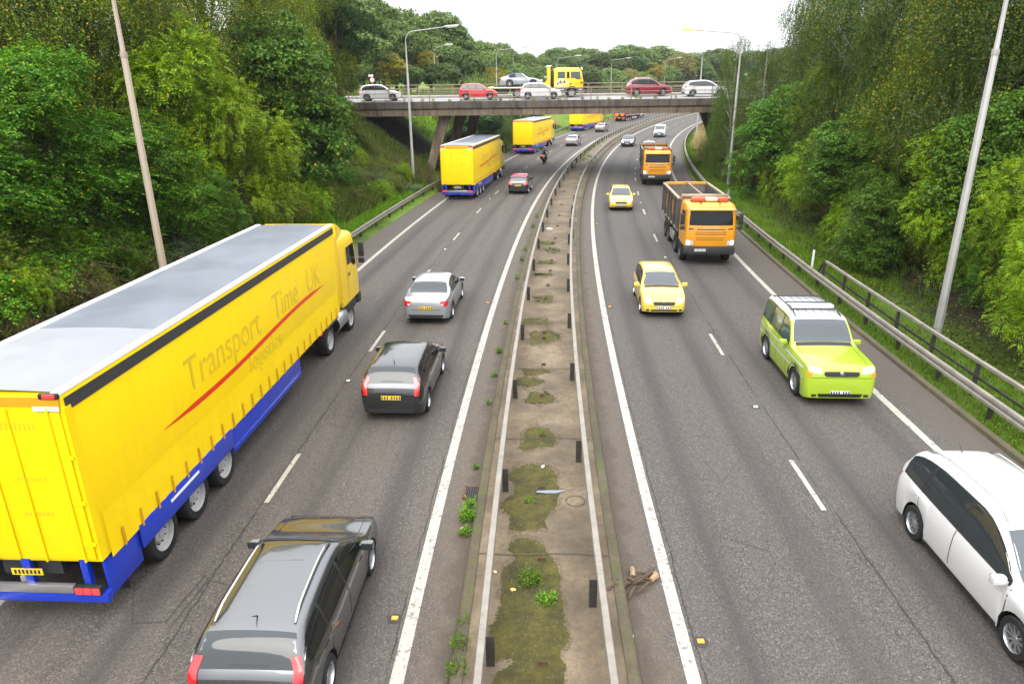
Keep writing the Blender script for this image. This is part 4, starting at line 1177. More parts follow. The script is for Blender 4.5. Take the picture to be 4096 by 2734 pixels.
simple('lorry_blue', (.006, .035, .42), .32, coat=.8); simple('roof_sheet', (.155, .17, .205), .38, coat=.25, coatr=.25, vary=.12, scale=.5)
simple('roof_clear', (.235, .245, .265), .5, vary=.06, scale=.7); simple('rail_white', (.78, .78, .77), .4); simple('cant_dark', (.035, .034, .035), .5)
simple('chassis_black', (.02, .02, .022), .6, vary=.3, scale=4); simple('tank_alloy', (.5, .5, .52), .3, .8); simple('mud_grey', (.09, .09, .095), .7)
simple('tipper_orange', (.62, .255, .004), .42, coat=.5, vary=.08, scale=3); simple('tipper_body', (.075, .068, .06), .55, .2, vary=.3, scale=2); simple('tipper_inside', (.12, .11, .10), .7, vary=.4, scale=2)
simple('beacon_red', (.75, .10, .04), .3); simple('beacon_cream', (.80, .66, .42), .3); simple('lorry_maroon', (.24, .012, .035), .4, coat=.5)
simple('rail_beige', (.30, .235, .16), .55, vary=.2, scale=4); simple('cream_panel', (.62, .50, .33), .5); simple('orange_glow', (.8, .12, .02), .4, emit=(1, .15, .02), es=.7)


def cab_shell(W, L, z0, z1, rake=.22, belt=None, nose=.10, roofr=.22):
    """front and side outline of a forward control cab as a lofted ring stack; x forward with the front face at x = 0"""
    lv = []
    zs = [z0, z0 + .25, z0 + (z1 - z0) * .33, z0 + (z1 - z0) * .48, z0 + (z1 - z0) * .62, z0 + (z1 - z0) * .82, z1 - roofr * .5, z1 - roofr * .15, z1]
    for i, z in enumerate(zs):
        q = (z - z0) / (z1 - z0)
        fx = -rake * max(0, (q - .42) / .58) ** 1.3 + (nose * math.sin(min(q / .45, 1) * math.pi) * .6)
        ins = {6: .04, 7: .12, 8: .30}.get(i, 0)
        w = W / 2 * (1 - .06 * max(0, q - .45)) - ins; x1 = fx - ins * 1.2; x0 = -L + ins * .6
        r = .20; ring = []
        for a in np.linspace(0, math.pi / 2, 6): ring.append((x1 - r + r * math.sin(a) - .035 * 0, w - r + r * math.cos(a), z))
        # slightly bowed front
        front = ring[::-1]; ring2 = []
        ring = [(x0, w, z)] + [(x1 - r + r * math.sin(a), w - r + r * math.cos(a), z) for a in np.linspace(0, math.pi / 2, 6)]
        mid = [(x1 + .05 * (1 - (yy / (w - r)) ** 2), yy, z) for yy in np.linspace(w - r, -(w - r), 7)[1:-1]]
        ring = ring + mid + [(p[0], -p[1], p[2]) for p in ring[::-1]]
        lv.append(ring)
    m = MB(); m.grid(lv, closed=True); n = len(lv[0]); k = len(lv)
    m.f += [tuple(range(n))[::-1], tuple((k - 1) * n + j for j in range(n))]; m.m += [0, 0]
    return m


class Surf(Shell):
    def __init__(s, obj):
        bm = bmesh.new(); bm.from_mesh(obj.data); s.bvh = BVHTree.FromBMesh(bm); bm.free()


def make_cab(root, x, W, L, z0, z1, paint, lights=True, dark='chassis_black', name='SCANIA', visor=True, sideglass=True):
    """forward control cab with its front at x"""
    m = cab_shell(W, L, z0, z1); m.v = [(a + x, b, c) for a, b, c in m.v]
    cab = m.build('cab', paint, root, angle=40); sf = Surf(cab); hw = W / 2
    zc = lambda q: z0 + (z1 - z0) * q
    sf.patch('windscreen', 'front', [(-hw * .86, zc(.50)), (hw * .86, zc(.50))], [(-hw * .82, zc(.83)), (hw * .82, zc(.83))], 'glass_dark', cab, nu=14, nv=6, rnd=.06, off=.008)
    for kd in ('side+', 'side-'):
        sf.patch('side_window', kd, [(x - 1.35, zc(.54)), (x - .85, zc(.54)), (x - .62, zc(.47)), (x - .30, zc(.47))], [(x - 1.35, zc(.80)), (x - .85, zc(.80)), (x - .62, zc(.80)), (x - .36, zc(.80))], 'glass_dark', cab, nu=9, nv=4, rnd=.05, off=.008)
        sf.patch('door_gap', kd, [(x - 1.46, zc(.04)), (x - 1.44, zc(.04))], [(x - 1.46, zc(.86)), (x - 1.44, zc(.86))], 'trim_black', cab, nu=1, nv=5, off=.004)
        sf.patch('door_handle', kd, [(x - 1.36, zc(.38)), (x - 1.18, zc(.38))], [(x - 1.36, zc(.42)), (x - 1.18, zc(.42))], 'trim_black', cab, nu=2, nv=1, off=.02)
    for q0, q1, w in ((.395, .418, .55), (.335, .352, .60), (.285, .302, .60), (.20, .212, .56), (.15, .162, .54)):
        sf.patch('grille_slot', 'front', [(-hw * w, zc(q0)), (hw * w, zc(q0))], [(-hw * w, zc(q1)), (hw * w, zc(q1))], 'trim_black', cab, nu=12, nv=1, off=.006)
    for sg in (1, -1):
        sf.patch('corner_vent', 'front', [(sg * hw * .66, zc(.40)), (sg * hw * .86, zc(.40))], [(sg * hw * .66, zc(.425)), (sg * hw * .86, zc(.44))], 'trim_black', cab, nu=4, nv=1, off=.006)
        hp = sf.patch('headlight', 'front', [(sg * hw * .64, zc(.02)), (sg * hw * .94, zc(.03))], [(sg * hw * .66, zc(.135)), (sg * hw * .95, zc(.16))], 'headlamp', cab, nu=6, nv=4, rnd=.15, off=.012)
        if lights: sf.patch('bulb', 'front', [(sg * hw * .80, zc(.04)), (sg * hw * .91, zc(.045))], [(sg * hw * .80, zc(.135)), (sg * hw * .91, zc(.14))], 'headlamp_lit', hp, nu=4, nv=4, rnd=.7, off=.02)
        m = MB(); m.bbox((x + .02, sg * (hw + .16), zc(.66)), (.16, .20, .55), .05); m.bbox((x + .04, sg * (hw + .14), zc(.66) - .42), (.14, .22, .2), .05)
        m.tube([(x - .15, sg * (hw - .05), zc(.86)), (x + .02, sg * (hw + .14), zc(.82))], .022, 6); m.build('mirror', 'trim_black', cab, angle=50)
    b = MB(); b.bbox((x - .10, 0, z0 - .20), (.42, W + .03, .42), .10); b.build('bumper', dark, root, angle=45)
    if visor:
        b = MB(); b.bbox((x - .02, 0, zc(.885)), (.28, W * .88, .06), .02, rot=Matrix.Rotation(.25, 3, 'Y')); b.build('sun_visor', paint, cab, angle=45)
    if name: text_mesh(name, .17, 'cream_panel', 'lettering', cab, Matrix.Translation((sf.hit('front', 0, zc(.445))[0].x + .03, 0, zc(.445))) @ Matrix.Rotation(math.pi / 2, 4, 'Z') @ Matrix.Rotation(math.pi / 2, 4, 'X'), .003, width=1.25)
    pl = MB(); pl.box((x + .12, -.45, z0 - .18), (.012, .52, .11)); p = pl.build('number_plate', 'plate_white', root)
    m = MB()
    for i in range(7): m.box((x + .128, -.45 - .2 + .066 * i, z0 - .18), (.004, .036, .07))
    join(p, m, 'plate_ink')
    return cab, sf


LR = .50
def make_artic(s, lat, label, plate_lit=False, s_rear=True, detail=1, indicator=False):
    """yellow curtain sided articulated lorry; origin under the trailer tail, x forward"""
    base = P(s, lat); e = P(s + 14, lat); rz = math.atan2(e.y - base.y, e.x - base.x)
    root = empty('articulated_lorry', base, rz, label, 'lorry', 'yellow curtain sided lorries driving away')
    W, L, zf, zt_ = 2.55, 13.6, 1.18, 4.12; hw = W / 2
    m = MB(); m.bbox((L / 2, 0, (zf + zt_) / 2), (L, W, zt_ - zf), .05); body = m.build('trailer_box', 'curtain_yellow', root, angle=40)
    # soft folds at the foot of the curtain, buckles
    for sg in (1, -1):
        m = MB(); rows = []
        for i in range(137):
            xx = .25 + (L - .5) * i / 136; en = min(1, i / 8, (136 - i) / 8); f = en * (.5 + .5 * math.sin(i * 1.55 + 1.2 * math.sin(i * .37)))
            rows.append([(xx, sg * (hw + .006 + .018 * f * a), z) for a, z in ((0, 1.95), (.25, 1.75), (.9, 1.52), (1.0, 1.38), (.55, 1.27), (.9, 1.20), (.2, 1.10))])
        m.grid(rows); cur = m.build('curtain', 'curtain_yellow', root, smooth=True)
        m = MB()
        for i in range(24): m.box((.6 + i * .54, sg * (hw + .034), 1.28), (.045, .012, .36))
        join(cur, m, 'frame_ochre')
        m = MB(); m.box((L / 2, sg * (hw + .012), zt_ - .17), (L - .1, .02, .20)); m.build('cant_rail', 'cant_dark', root)
        m = MB(); m.bbox((L / 2, sg * (hw - .07), zt_ + .015), (L, .15, .05), .015); m.build('roof_rail', 'rail_white', root)
        m = MB(); m.box((.06, sg * (hw + .01), (zf + zt_) / 2 - .08), (.16, .03, zt_ - zf - .24)); m.build('corner_post', 'frame_ochre' if sg > 0 else 'curtain_yellow', root)
        # printed side: rows of illegible strokes over a red swoosh
        for txt, xx, zz, sz in (('Transport', 5.2, 2.95, 1.0), ('Time', 8.9, 2.95, 1.0), ('UK', 11.2, 2.95, 1.0), ('logistics', 7.2, 2.12, .72)):
            fl = Matrix.Rotation(math.pi / 2, 4, 'X') if sg < 0 else Matrix.Rotation(math.pi, 4, 'Z') @ Matrix.Rotation(math.pi / 2, 4, 'X')
            text_mesh(txt, sz, 'curtain_ink', 'lettering', root, Matrix.Translation((xx if sg < 0 else L - xx, sg * (hw + .004), zz)) @ fl, .004, width=.92)
        m = MB(); rows = []
        for t in np.linspace(0, 1, 40):
            xx = 2.3 + 9.8 * t; z = 2.42 + .10 * math.sin(t * 5.2 + 3.6) + .02 * t; h = .05 * min(1, 8 * t, 8 * (1 - t)) + .006
            rows.append([(xx, sg * (hw + .010), z - h), (xx, sg * (hw + .010), z + h)])
        m.grid(rows); m.build('red_swoosh', 'lorry_red', root)
    # roof: grey sheet, clear panel over the tail
    m = MB(); rows = [[(x, y, zt_ + .02 + .035 * math.cos(y * 1.25) + .010 * math.sin(x * 1.9) * math.cos(y)) for y in np.linspace(-hw + .16, hw - .16, 9)] for x in np.linspace(2.9, L - .12, 40)]
    m.grid(rows); m.build('roof_sheet', 'roof_sheet', root, smooth=True)
    m = MB(); rows = [[(x, y, zt_ + .024 + .035 * math.cos(y * 1.25)) for y in np.linspace(-hw + .16, hw - .16, 9)] for x in np.linspace(.05, 2.895, 8)]
    m.grid(rows); m.build('roof_panel', 'roof_clear', root, smooth=True)
    # tail: header, doors, markers, hinges
    m = MB(); m.box((-.012, 0, zt_ - .10), (.03, W - .06, .14)); m.build('header', 'frame_ochre', root)
    for sg in (1, -1):
        m = MB(); m.bbox((-.02, sg * (hw - .16), zt_ - .01), (.06, .30, .09), .02); hb = m.build('marker_housing', 'trim_black', root)
        m = MB(); m.bbox((-.055, sg * (hw - .14), zt_ + .0), (.03, .18, .06), .012); m.build('marker_light', 'tail_lit', hb)
        m = MB(); m.box((-.034, sg * (hw - .24), zt_ - .21), (.012, .40, .07)); m.build('reflector', 'rail_white', root)
        m = MB(); m.bbox((-.015, sg * (hw / 2 - .01), (zf + zt_) / 2 - .10), (.03, hw - .10, zt_ - zf - .34), .012); dr = m.build('door', 'curtain_yellow', root, angle=40)
        m = MB()
        for q in (.32, .82): m.tube([(-.045, sg * hw * q, zf + .04), (-.045, sg * hw * q, zt_ - .2)], .018, 6)
        for z in (1.55, 2.3, 3.1): m.box((-.035, sg * (hw - .10), z), (.02, .2, .06))
        m.build('lock_rod', 'curtain_yellow', dr)
        m = MB(); r0 = np.random.default_rng(5 + sg)
        for i in range(9):
            m.box((-.034, sg * .2 + sg * .07 * i, 3.62), (.006, .035, .10 + .04 * r0.random()))
            if i < 7: m.box((-.034, sg * .30 + sg * .07 * i, 2.72), (.006, .04, .07)); m.box((-.034, sg * .26 + sg * .07 * i, 2.1), (.006, .045, .05 + .04 * r0.random()))
        m.build('lettering', 'curtain_ink', dr)
    # chassis, blue skirts and bumper
    m = MB(); m.box((L / 2 - .4, 0, 1.0), (L - 1.0, 1.0, .26)); m.box((7, 0, .85), (.2, 1.1, .4)); m.build('chassis', 'chassis_black', root)
    for sg in (1, -1):
        m = MB(); m.bbox((7.1, sg * (hw - .04), .83), (4.6, .05, .66), .02); m.bbox((7.1, sg * (hw - .02), 1.10), (4.6, .05, .05), .015); m.bbox((7.1, sg * (hw - .02), .62), (4.6, .05, .05), .015); m.build('side_skirt', 'lorry_blue', root, angle=40)
        m = MB(); m.bbox((2.9, sg * (hw + .005), .93), (3.75, .04, .46), .015); m.bbox((.55, sg * (hw - .05), .80), (.95, .05, .68), .02); m.build('wheel_skirt', 'lorry_blue', root, angle=40)
        m = MB(); m.box((2.6, sg * (hw + .028), 1.0), (1.1, .02, .05)); m.build('skirt_stripe', 'rail_white', root)
        for x in (1.75, 3.05, 4.35): put_wheel(root, x, sg * (hw - .22), LR, .38, 'truck')
    m = MB(); m.bbox((.02, 0, .52), (.14, W - .02, .20), .03); m.bbox((.02, 0, .98), (.10, .14, .5), .02)
    for sg in (1, -1): m.bbox((.05, sg * .95, .95), (.12, .12, .6), .02)
    m.build('rear_bumper', 'lorry_blue', root, angle=40)
    m = MB(); m.bbox((-.04, 0, .70), (.08, 1.5, .16), .02); m.build('tail_board', 'tank_alloy', root, angle=40)
    for sg in (1, -1):
        m = MB(); m.bbox((-.06, sg * .98, .70), (.10, .46, .15), .02); hb = m.build('light_cluster', 'trim_black', root, angle=40)
        m = MB()
        for k in range(3): m.bbox((-.115, sg * (.85 + .14 * k), .70), (.02, .12, .11), .008)
        m.build('tail_light', 'tail_lit', hb)
        m = MB(); m.box((.6, sg * (hw - .3), .45), (.02, .42, .5)); m.build('mudflap', 'black_rubber', root)
    m = MB(); m.box((-.03, 0, 1.0), (.012, .52, .12)); p = m.build('number_plate', 'plate_yellow', root)
    m = MB()
    for i in range(7): m.box((-.038, -.2 + .066 * i, 1.0), (.004, .036, .075))
    join(p, m, 'plate_ink')
    # tractor
    cx = L + 2.75
    cab, sf = make_cab(root, cx, 2.48, 2.25, 1.12, 3.55, 'paint_lorry_yellow', name=None, visor=True)
    m = MB(); m.add([(cx - .75, -1.0, 3.5), (cx - .75, 1.0, 3.5), (cx - 2.25, -1.2, 3.5), (cx - 2.25, 1.2, 3.5), (cx - 1.1, -.95, 3.8), (cx - 1.1, .95, 3.8), (cx - 2.25, -1.2, 4.08), (cx - 2.25, 1.2, 4.08)],
        [(0, 1, 5, 4), (4, 5, 7, 6), (0, 4, 6, 2), (1, 3, 7, 5), (2, 6, 7, 3), (0, 2, 3, 1)]); m.build('air_deflector', 'paint_lorry_yellow', cab)
    for sg in (1, -1):
        m = MB(); m.bbox((cx - 2.55, sg * 1.18, 2.5), (.62, .06, 2.4), .02); m.build('side_fairing', 'paint_lorry_yellow', root, angle=40)
        m = MB(); m.lathe([(.34, -.55), (.36, -.52), (.36, .52), (.34, .55), (0, .55)], (cx - 2.5, sg * .95, .75), 'x', 20); m.build('fuel_tank', 'tank_alloy', root, angle=40)
        m = MB(); m.bbox((cx - 3.6, sg * .95, 1.04), (1.3, .62, .10), .04); m.build('mudguard', 'mud_grey', root, angle=40)
        for x in (cx - 1.35, cx - 3.9): put_wheel(root, x, sg * 1.03, LR, .34, 'truck')
        m = MB(); m.bbox((cx - 3.0 - 1.55, sg * 1.0, .95), (.06, .3, .12), .02); m.build('tail_light', 'tail_lit', root)
        m = MB(); m.bbox((cx - 1.3, sg * 1.2, .95), (1.3, .08, .36), .03); m.build('step_panel', 'chassis_black', root, angle=40)
    m = MB(); m.box((cx - 2.5, 0, .85), (4.6, .9, .28)); m.build('tractor_chassis', 'chassis_black', root)
    return root


make_artic(9.0, -8.37, 'huge yellow curtain sided lorry nearest the camera, seen over its grey roof')
make_artic(54.2, -8.35, 'yellow lorry with a blue bumper beside the small red roofed car')
make_artic(90.4, -8.8, 'yellow lorry ahead of the motorcycle, in front of the bridge')
make_artic(130.2, -9.3, 'yellow lorry cut off by the underside of the bridge')


def make_tipper(s, lat, label):
    base = P(s, lat); q = P(s + 5, lat); rz = math.atan2(base.y - q.y, base.x - q.x)
    root = empty('tipper_lorry', base, rz, label, 'lorry', 'orange tipper lorries coming towards the camera')
    W = 2.48; hw = W / 2; Ln = 8.6                              # x = 0 at the front, body behind at negative x
    cab, sf = make_cab(root, 0, 2.42, 1.95, .98, 2.98, 'tipper_orange')
    # roof beacon bar, hatch and horns
    m = MB(); m.bbox((-.95, -.55, 3.10), (.34, .62, .17), .05); m.bbox((-.95, .62, 3.10), (.34, .46, .17), .05); m.build('beacon_end', 'beacon_red', cab, angle=40)
    m = MB(); m.bbox((-.95, .08, 3.10), (.34, .60, .16), .05); m.build('beacon_centre', 'beacon_cream', cab, angle=40)
    m = MB(); m.box((-.95, 0, 3.01), (.22, 1.8, .05)); 
    for y in (-.5, .4): m.tube([(-.2, y, 3.0), (-1.3, y, 3.06)], .022, 6)
    m.build('beacon_rail', 'trim_black', cab)
    # tipping body: hollow
    x1, x0, zb, zt_ = -2.35, -Ln, 1.30, 2.90; t = .09
    m = MB()
    for sg in (1, -1): m.box(((x0 + x1) / 2, sg * (hw - t / 2), (zb + zt_) / 2), (x1 - x0, t, zt_ - zb))
    m.box(((x0 + x1) / 2, 0, zb + .05), (x1 - x0 - .01, W - 2 * t - .004, .1)); m.build('tipper_body', ['tipper_body'], root)
    m = MB(); m.box((x1 - .045, 0, (zb + zt_) / 2 + .02), (.09, W - 2 * t - .006, zt_ - zb - .1)); m.build('headboard', 'tipper_inside', root)
    m = MB(); m.box((x0 + .045, 0, (zb + zt_) / 2), (.09, W - 2 * t - .006, zt_ - zb - .02)); m.build('tailgate', 'tipper_inside', root)
    m = MB()
    for sg in (1, -1):
        m.bbox(((x0 + x1) / 2, sg * (hw + .01), zt_ + .02), (x1 - x0, .15, .10), .03)
    m.build('top_rail', 'rail_beige', root, angle=40)
    m = MB(); m.bbox((x0 + .04, 0, zt_ + .02), (.16, W - .16, .16), .03); m.bbox((x1 - .04, 0, zt_ + .01), (.16, W - .16, .12), .03); m.build('end_rail', 'tipper_orange', root, angle=40)
    for sg in (1, -1):
        for x in np.linspace(x0 + .1, x1 - .1, 6):
            m = MB(); m.box((x, sg * (hw + .045), (zb + zt_) / 2 - .02), (.11, .09, zt_ - zb - .08)); m.build('side_rib', 'tipper_body', root)
        m = MB()
        xs_ = np.linspace(x0 + .1, x1 - .1, 6)
        for i in (1, 3): m.box(((xs_[i] + xs_[i + 1]) / 2, sg * (hw + .004), 2.15), (.85, .012, .75))
        m.build('side_panel', 'tipper_orange', root)
        m = MB(); m.bbox(((x0 + x1) / 2, sg * (hw - .02), zb + .02), (x1 - x0, .12, .10), .02); m.build('lower_rail', 'rail_beige', root, angle=40)
        for x in (-1.35, -3.15, -5.95, -7.3): put_wheel(root, x, sg * (hw - .19), LR, .34, 'dirty')
        m = MB()
        for x in (-5.95, -7.3, -3.15): m.bbox((x, sg * (hw - .20), 1.08), (1.15, .42, .06), .02)
        m.build('mudguard', 'chassis_black', root, angle=40)
        m = MB(); m.bbox((-4.5, sg * (hw - .12), .72), (1.3, .22, .5), .05); m.build('side_guard', 'tank_alloy', root, angle=40)
    # heap of aggregate, roller sheet
    m = MB(); rows = [[(x, y, 2.1 + .35 * math.cos(y) * math.sin((x - x0) / (x1 - x0) * math.pi) + .05 * math.sin(7 * x + 3 * y)) for y in np.linspace(-hw + .1, hw - .1, 12)] for x in np.linspace(x0 + .1, x1 - .1, 24)]
    m.grid(rows); m.build('load', 'tipper_inside', root, smooth=True)
    m = MB(); m.tube([(x1 + .05, -hw + .1, zt_ + .16), (x1 + .05, hw - .1, zt_ + .16)], .10, 10); m.tube([(x1 - .1, 0, zt_ + .13), (x0 + .1, 0, zt_ + .13)], .04, 6); m.build('sheet_roller', 'rail_beige', root, smooth=True)
    m = MB(); m.box((-4.4, 0, .92), (8.0, .85, .30)); m.box((-8.5, 0, .62), (.12, 2.2, .14)); m.build('chassis', 'chassis_black', root)
    m = MB()
    for k, x in ((0, -2.08), (1, -2.2)): m.tube([(x, -.9, 1.0), (x, -.9, 2.9)], .07, 8)
    m.build('exhaust_stack', 'chassis_black', root)
    return root


make_tipper(33.8, 7.62, 'orange tipper lorry nearer the camera, loaded body behind the cab')
make_tipper(63.0, 7.5, 'orange tipper lorry farther up the road in front of a white saloon')


def make_flat_lorry():
    base = P(155.8, -7.4); q = P(166, -7.2); rz = math.atan2(q.y - base.y, q.x - base.x)
    root = empty('maroon_lorry', base, rz, 'maroon articulated lorry with orange rear panels passing under the bridge', 'lorry')
    m = MB(); m.bbox((5.5, 0, 2.4), (11, 2.5, 2.2), .05); m.build('trailer_box', 'lorry_maroon', root, angle=40)
    m = MB()
    for sg in (1, -1): m.box((10.3, sg * 1.256, 2.2), (1.2, .012, 1.2)); 
    m.box((-.012, .45, 2.3), (.02, .5, 1.7)); m.box((-.012, -.45, 2.3), (.02, .5, 1.7)); m.build('cream_panel', 'cream_panel', root)
    for sg in (1, -1):
        m = MB(); m.lathe([(0, -.01), (.34, -.01), (.36, .02)], (-.03, sg * .62, 1.45), 'x', 18); m.build('warning_panel', 'orange_glow', root)
        m = MB(); m.box((5.2, sg * 1.26, 1.25), (9.8, .03, .08)); m.build('side_rail', 'rail_white', root)
        m = MB(); m.box((6.8, sg * 1.2, .8), (3.4, .04, .10)); m.box((6.8, sg * 1.2, .55), (3.4, .04, .10)); m.build('side_guard', 'rail_white', root)
        m = MB(); m.bbox((-.05, sg * .95, .72), (.06, .4, .14), .02); m.build('tail_light', 'tail_lit', root)
        for x in (1.3, 2.6, 3.9, 11.2, 13.2): put_wheel(root, x, sg * 1.03, LR, .36, 'truck')
        m = MB(); m.lathe([(.34, -.5), (.34, .5), (0, .5)], (12.2, sg * .95, .8), 'x', 16); m.build('fuel_tank', 'tank_alloy', root, angle=40)
    m = MB(); m.box((5.6, 0, 1.05), (11.0, 1.1, .36)); m.box((.1, 0, .75), (.25, 2.4, .3)); m.build('chassis', 'chassis_black', root)
    m = MB(); m.box((-.05, .1, .75), (.02, .52, .12)); m.build('number_plate', 'plate_yellow', root)
    make_cab(root, 14.4, 2.48, 2.2, 1.0, 3.4, 'paint_white', name=None)
    return root
make_flat_lorry()


# ------------------------------------------------------------------ recovery truck on the bridge with the convertible it carries
simple('aa_yellow', (.86, .52, .0), .35, coat=.8); simple('aa_pale', (.87, .72, .35), .4)
def make_recovery():
    d = 74.8; xf = dx(2338, d * .94 + .3)
    root = empty('recovery_truck', bp(xf, d, bz(d) + .02), -YAW, 'yellow crew cab recovery truck carrying a silver convertible on its flat bed', 'truck')
    W = 2.4; hw = W / 2
    m = cab_shell(W, 2.9, .98, 3.05, rake=.26); cab = m.build('cab', 'aa_yellow', root, angle=40); sf = Surf(cab)
    m = MB(); m.bbox((-1.55, 0, 3.02), (2.3, 2.0, .16), .07); m.build('roof_fairing', 'aa_yellow', cab, angle=40)
    sf.patch('windscreen', 'front', [(-1.05, 1.95), (1.05, 1.95)], [(-.98, 2.72), (.98, 2.72)], 'glass_dark', cab, nu=12, nv=5, rnd=.06, off=.01)
    for kd in ('side-', 'side+'):
        sf.patch('window_surround', kd, [(-1.22, 1.98), (-.85, 1.98), (-.62, 1.84), (-.24, 1.84)], [(-1.22, 2.66), (-.85, 2.66), (-.62, 2.66), (-.33, 2.66)], 'trim_black', cab, nu=9, nv=4, off=.006)
        sf.patch('front_window', kd, [(-1.17, 2.02), (-.83, 2.02), (-.60, 1.89), (-.29, 1.89)], [(-1.17, 2.62), (-.83, 2.62), (-.60, 2.62), (-.37, 2.62)], 'glass_green', cab, nu=9, nv=4, off=.012)
        sf.patch('quarter_window', kd, [(-1.62, 1.98), (-1.36, 1.98)], [(-1.62, 2.66), (-1.36, 2.66)], 'glass_dark', cab, nu=4, nv=4, off=.008, rnd=.05)
        sf.patch('window_surround', kd, [(-2.52, 1.98), (-1.80, 1.98)], [(-2.52, 2.66), (-1.80, 2.66)], 'trim_black', cab, nu=5, nv=4, off=.006, rnd=.04)
        sf.patch('rear_window', kd, [(-2.46, 2.05), (-1.82, 2.05)], [(-2.46, 2.60), (-1.82, 2.60)], 'glass_green', cab, nu=5, nv=4, off=.012, rnd=.04)
        sf.patch('pale_arrow', kd, [(-2.72, 1.02), (-2.2, 1.02), (-1.70, 1.28), (-1.38, 1.50)], [(-2.72, 1.93), (-2.2, 1.93), (-1.82, 1.93), (-1.38, 1.52)], 'aa_pale', cab, nu=12, nv=5, off=.005)
        for gx in (-2.70, -1.70, -1.30, -.20): sf.patch('door_gap', kd, [(gx - .008, 1.05), (gx + .008, 1.05)], [(gx - .008, 2.72), (gx + .008, 2.72)], 'frame_ochre', cab, nu=1, nv=5, off=.008)
        for gx in (-2.62, -1.32): sf.patch('door_handle', kd, [(gx, 1.30), (gx + .16, 1.30)], [(gx, 1.46), (gx + .16, 1.46)], 'trim_black', cab, nu=2, nv=2, off=.02)
    ym = sf.hit('side-', -2.0, 1.6)[0].y - .016
    text_mesh('AA', .50, 'sign_black', 'emblem', cab, Matrix.Translation((-2.12, ym, 1.57)) @ Matrix.Rotation(math.pi / 2, 4, 'X'), .004, shear=.32, bold=.016, width=1.0, space=1.2)
    text_mesh('theAA.com', .13, 'frame_ochre', 'web_address', cab, Matrix.Translation((-.66, ym, 1.46)) @ Matrix.Rotation(math.pi / 2, 4, 'X'), .003)
    text_mesh('0800 887 766', .10, 'frame_ochre', 'phone_number', cab, Matrix.Translation((-.66, ym, 1.30)) @ Matrix.Rotation(math.pi / 2, 4, 'X'), .003)
    m = MB(); m.bbox((-.1, -hw - .10, 1.52), (.40, .10, .09), .03); m.bbox((-.02, -hw - .16, 2.25), (.12, .18, .5), .04); m.tube([(-.1, -hw + .1, 2.85), (.20, -hw - .05, 2.80)], .02, 6); m.bbox((.24, -hw + .02, 2.76), (.16, .14, .12), .04); m.build('mirror', 'trim_black', cab, angle=50)
    m = MB(); m.bbox((-.10, -.6, 3.0), (.10, .5, .30), .03, rot=Matrix.Rotation(-.35, 3, 'Y')); m.build('roof_light', 'white_plastic', cab, angle=50)
    # lower cab, arch, bumper
    m = MB()
    a = np.linspace(0, math.pi, 15)
    m.prism([(.0, .32), (.02, .98), (-.52, .98), (-.52, .40)], -hw, hw); m.prism([(-1.72, .40), (-1.72, .98), (-2.88, .98), (-2.88, .44)], -hw, hw)
    m.build('lower_cab', 'mud_grey', root)
    m = MB(); o_ = [(-1.12 + .64 * math.cos(t), .52 + .64 * math.sin(t)) for t in a]; i_ = [(-1.12 + .52 * math.cos(t), .52 + .52 * math.sin(t)) for t in a]
    for sg in (1, -1): m.grid([[(p[0], sg * (hw + .012), p[1]), (q[0], sg * (hw + .012), q[1]), (q[0], sg * (hw - .3), q[1])] for p, q in zip(o_, i_)])
    m.build('wheel_arch', 'mud_grey', root)
    m = MB()
    for z in (.50, .78):
        for x0_, x1_ in ((-2.82, -1.9), (-.42, -.1)): m.box(((x0_ + x1_) / 2, -hw - .012, z), (x1_ - x0_, .03, .05))
    m.build('step', 'rail_white', root)
    m = MB(); m.bbox((.02, -.85, .62), (.06, .42, .2), .03); m.bbox((.02, .85, .62), (.06, .42, .2), .03); m.build('headlight', 'headlamp', root)
    # bed
    m = MB(); m.bbox((-6.3, 0, 1.02), (6.3, 2.3, .14), .03); m.build('flat_bed', 'rail_white', root, angle=40)
    m = MB()
    for sg in (1, -1): m.box((-6.3, sg * 1.16, .95), (6.25, .03, .07))
    m.build('bed_stripe', 'aa_yellow', root)
    m = MB(); m.box((-9.45, 0, 1.06), (.1, 2.3, .16)); m.add([(-9.5, -.9, 1.14), (-9.5, .9, 1.14), (-8.9, .9, 1.22), (-8.9, -.9, 1.22), (-9.5, -.9, 1.10), (-9.5, .9, 1.10), (-8.9, .9, 1.10), (-8.9, -.9, 1.10)], [(0, 1, 2, 3), (4, 7, 6, 5), (0, 4, 5, 1), (1, 5, 6, 2), (2, 6, 7, 3), (3, 7, 4, 0)]); m.build('ramp', 'aa_yellow', root)
    m = MB(); m.box((-6.0, 0, .80), (6.6, .9, .26)); m.bbox((-8.0, -.85, .62), (1.0, .4, .42), .03); m.bbox((-8.0, .85, .62), (1.0, .4, .42), .03); m.build('chassis', 'chassis_black', root)
    # headboard with lamp post and sloping gusset
    m = MB(); m.prism([(-3.25, 1.1), (-3.25, 3.2), (-3.50, 3.2), (-3.50, 1.85), (-4.15, 1.15), (-4.15, 1.1)], -1.1, -.95); m.prism([(-3.25, 1.1), (-3.25, 3.2), (-3.50, 3.2), (-3.50, 1.85), (-4.15, 1.15), (-4.15, 1.1)], .95, 1.1); m.box((-3.38, 0, 1.6), (.1, 1.9, 1.0)); m.build('headboard', 'aa_yellow', root)
    m = MB()
    for sg in (1, -1): m.bbox((-3.38, sg * 1.02, 3.28), (.46, .24, .14), .04)
    m.build('beacon', 'white_plastic', root, angle=40)
    m = MB(); m.bbox((-3.06, 0, 1.9), (.22, 2.0, 1.8), .04); m.tube([(-4.05, -1.0, 1.15), (-4.05, -1.0, 1.9)], .04, 6); m.build('cab_rear_pack', 'chassis_black', root, angle=40)
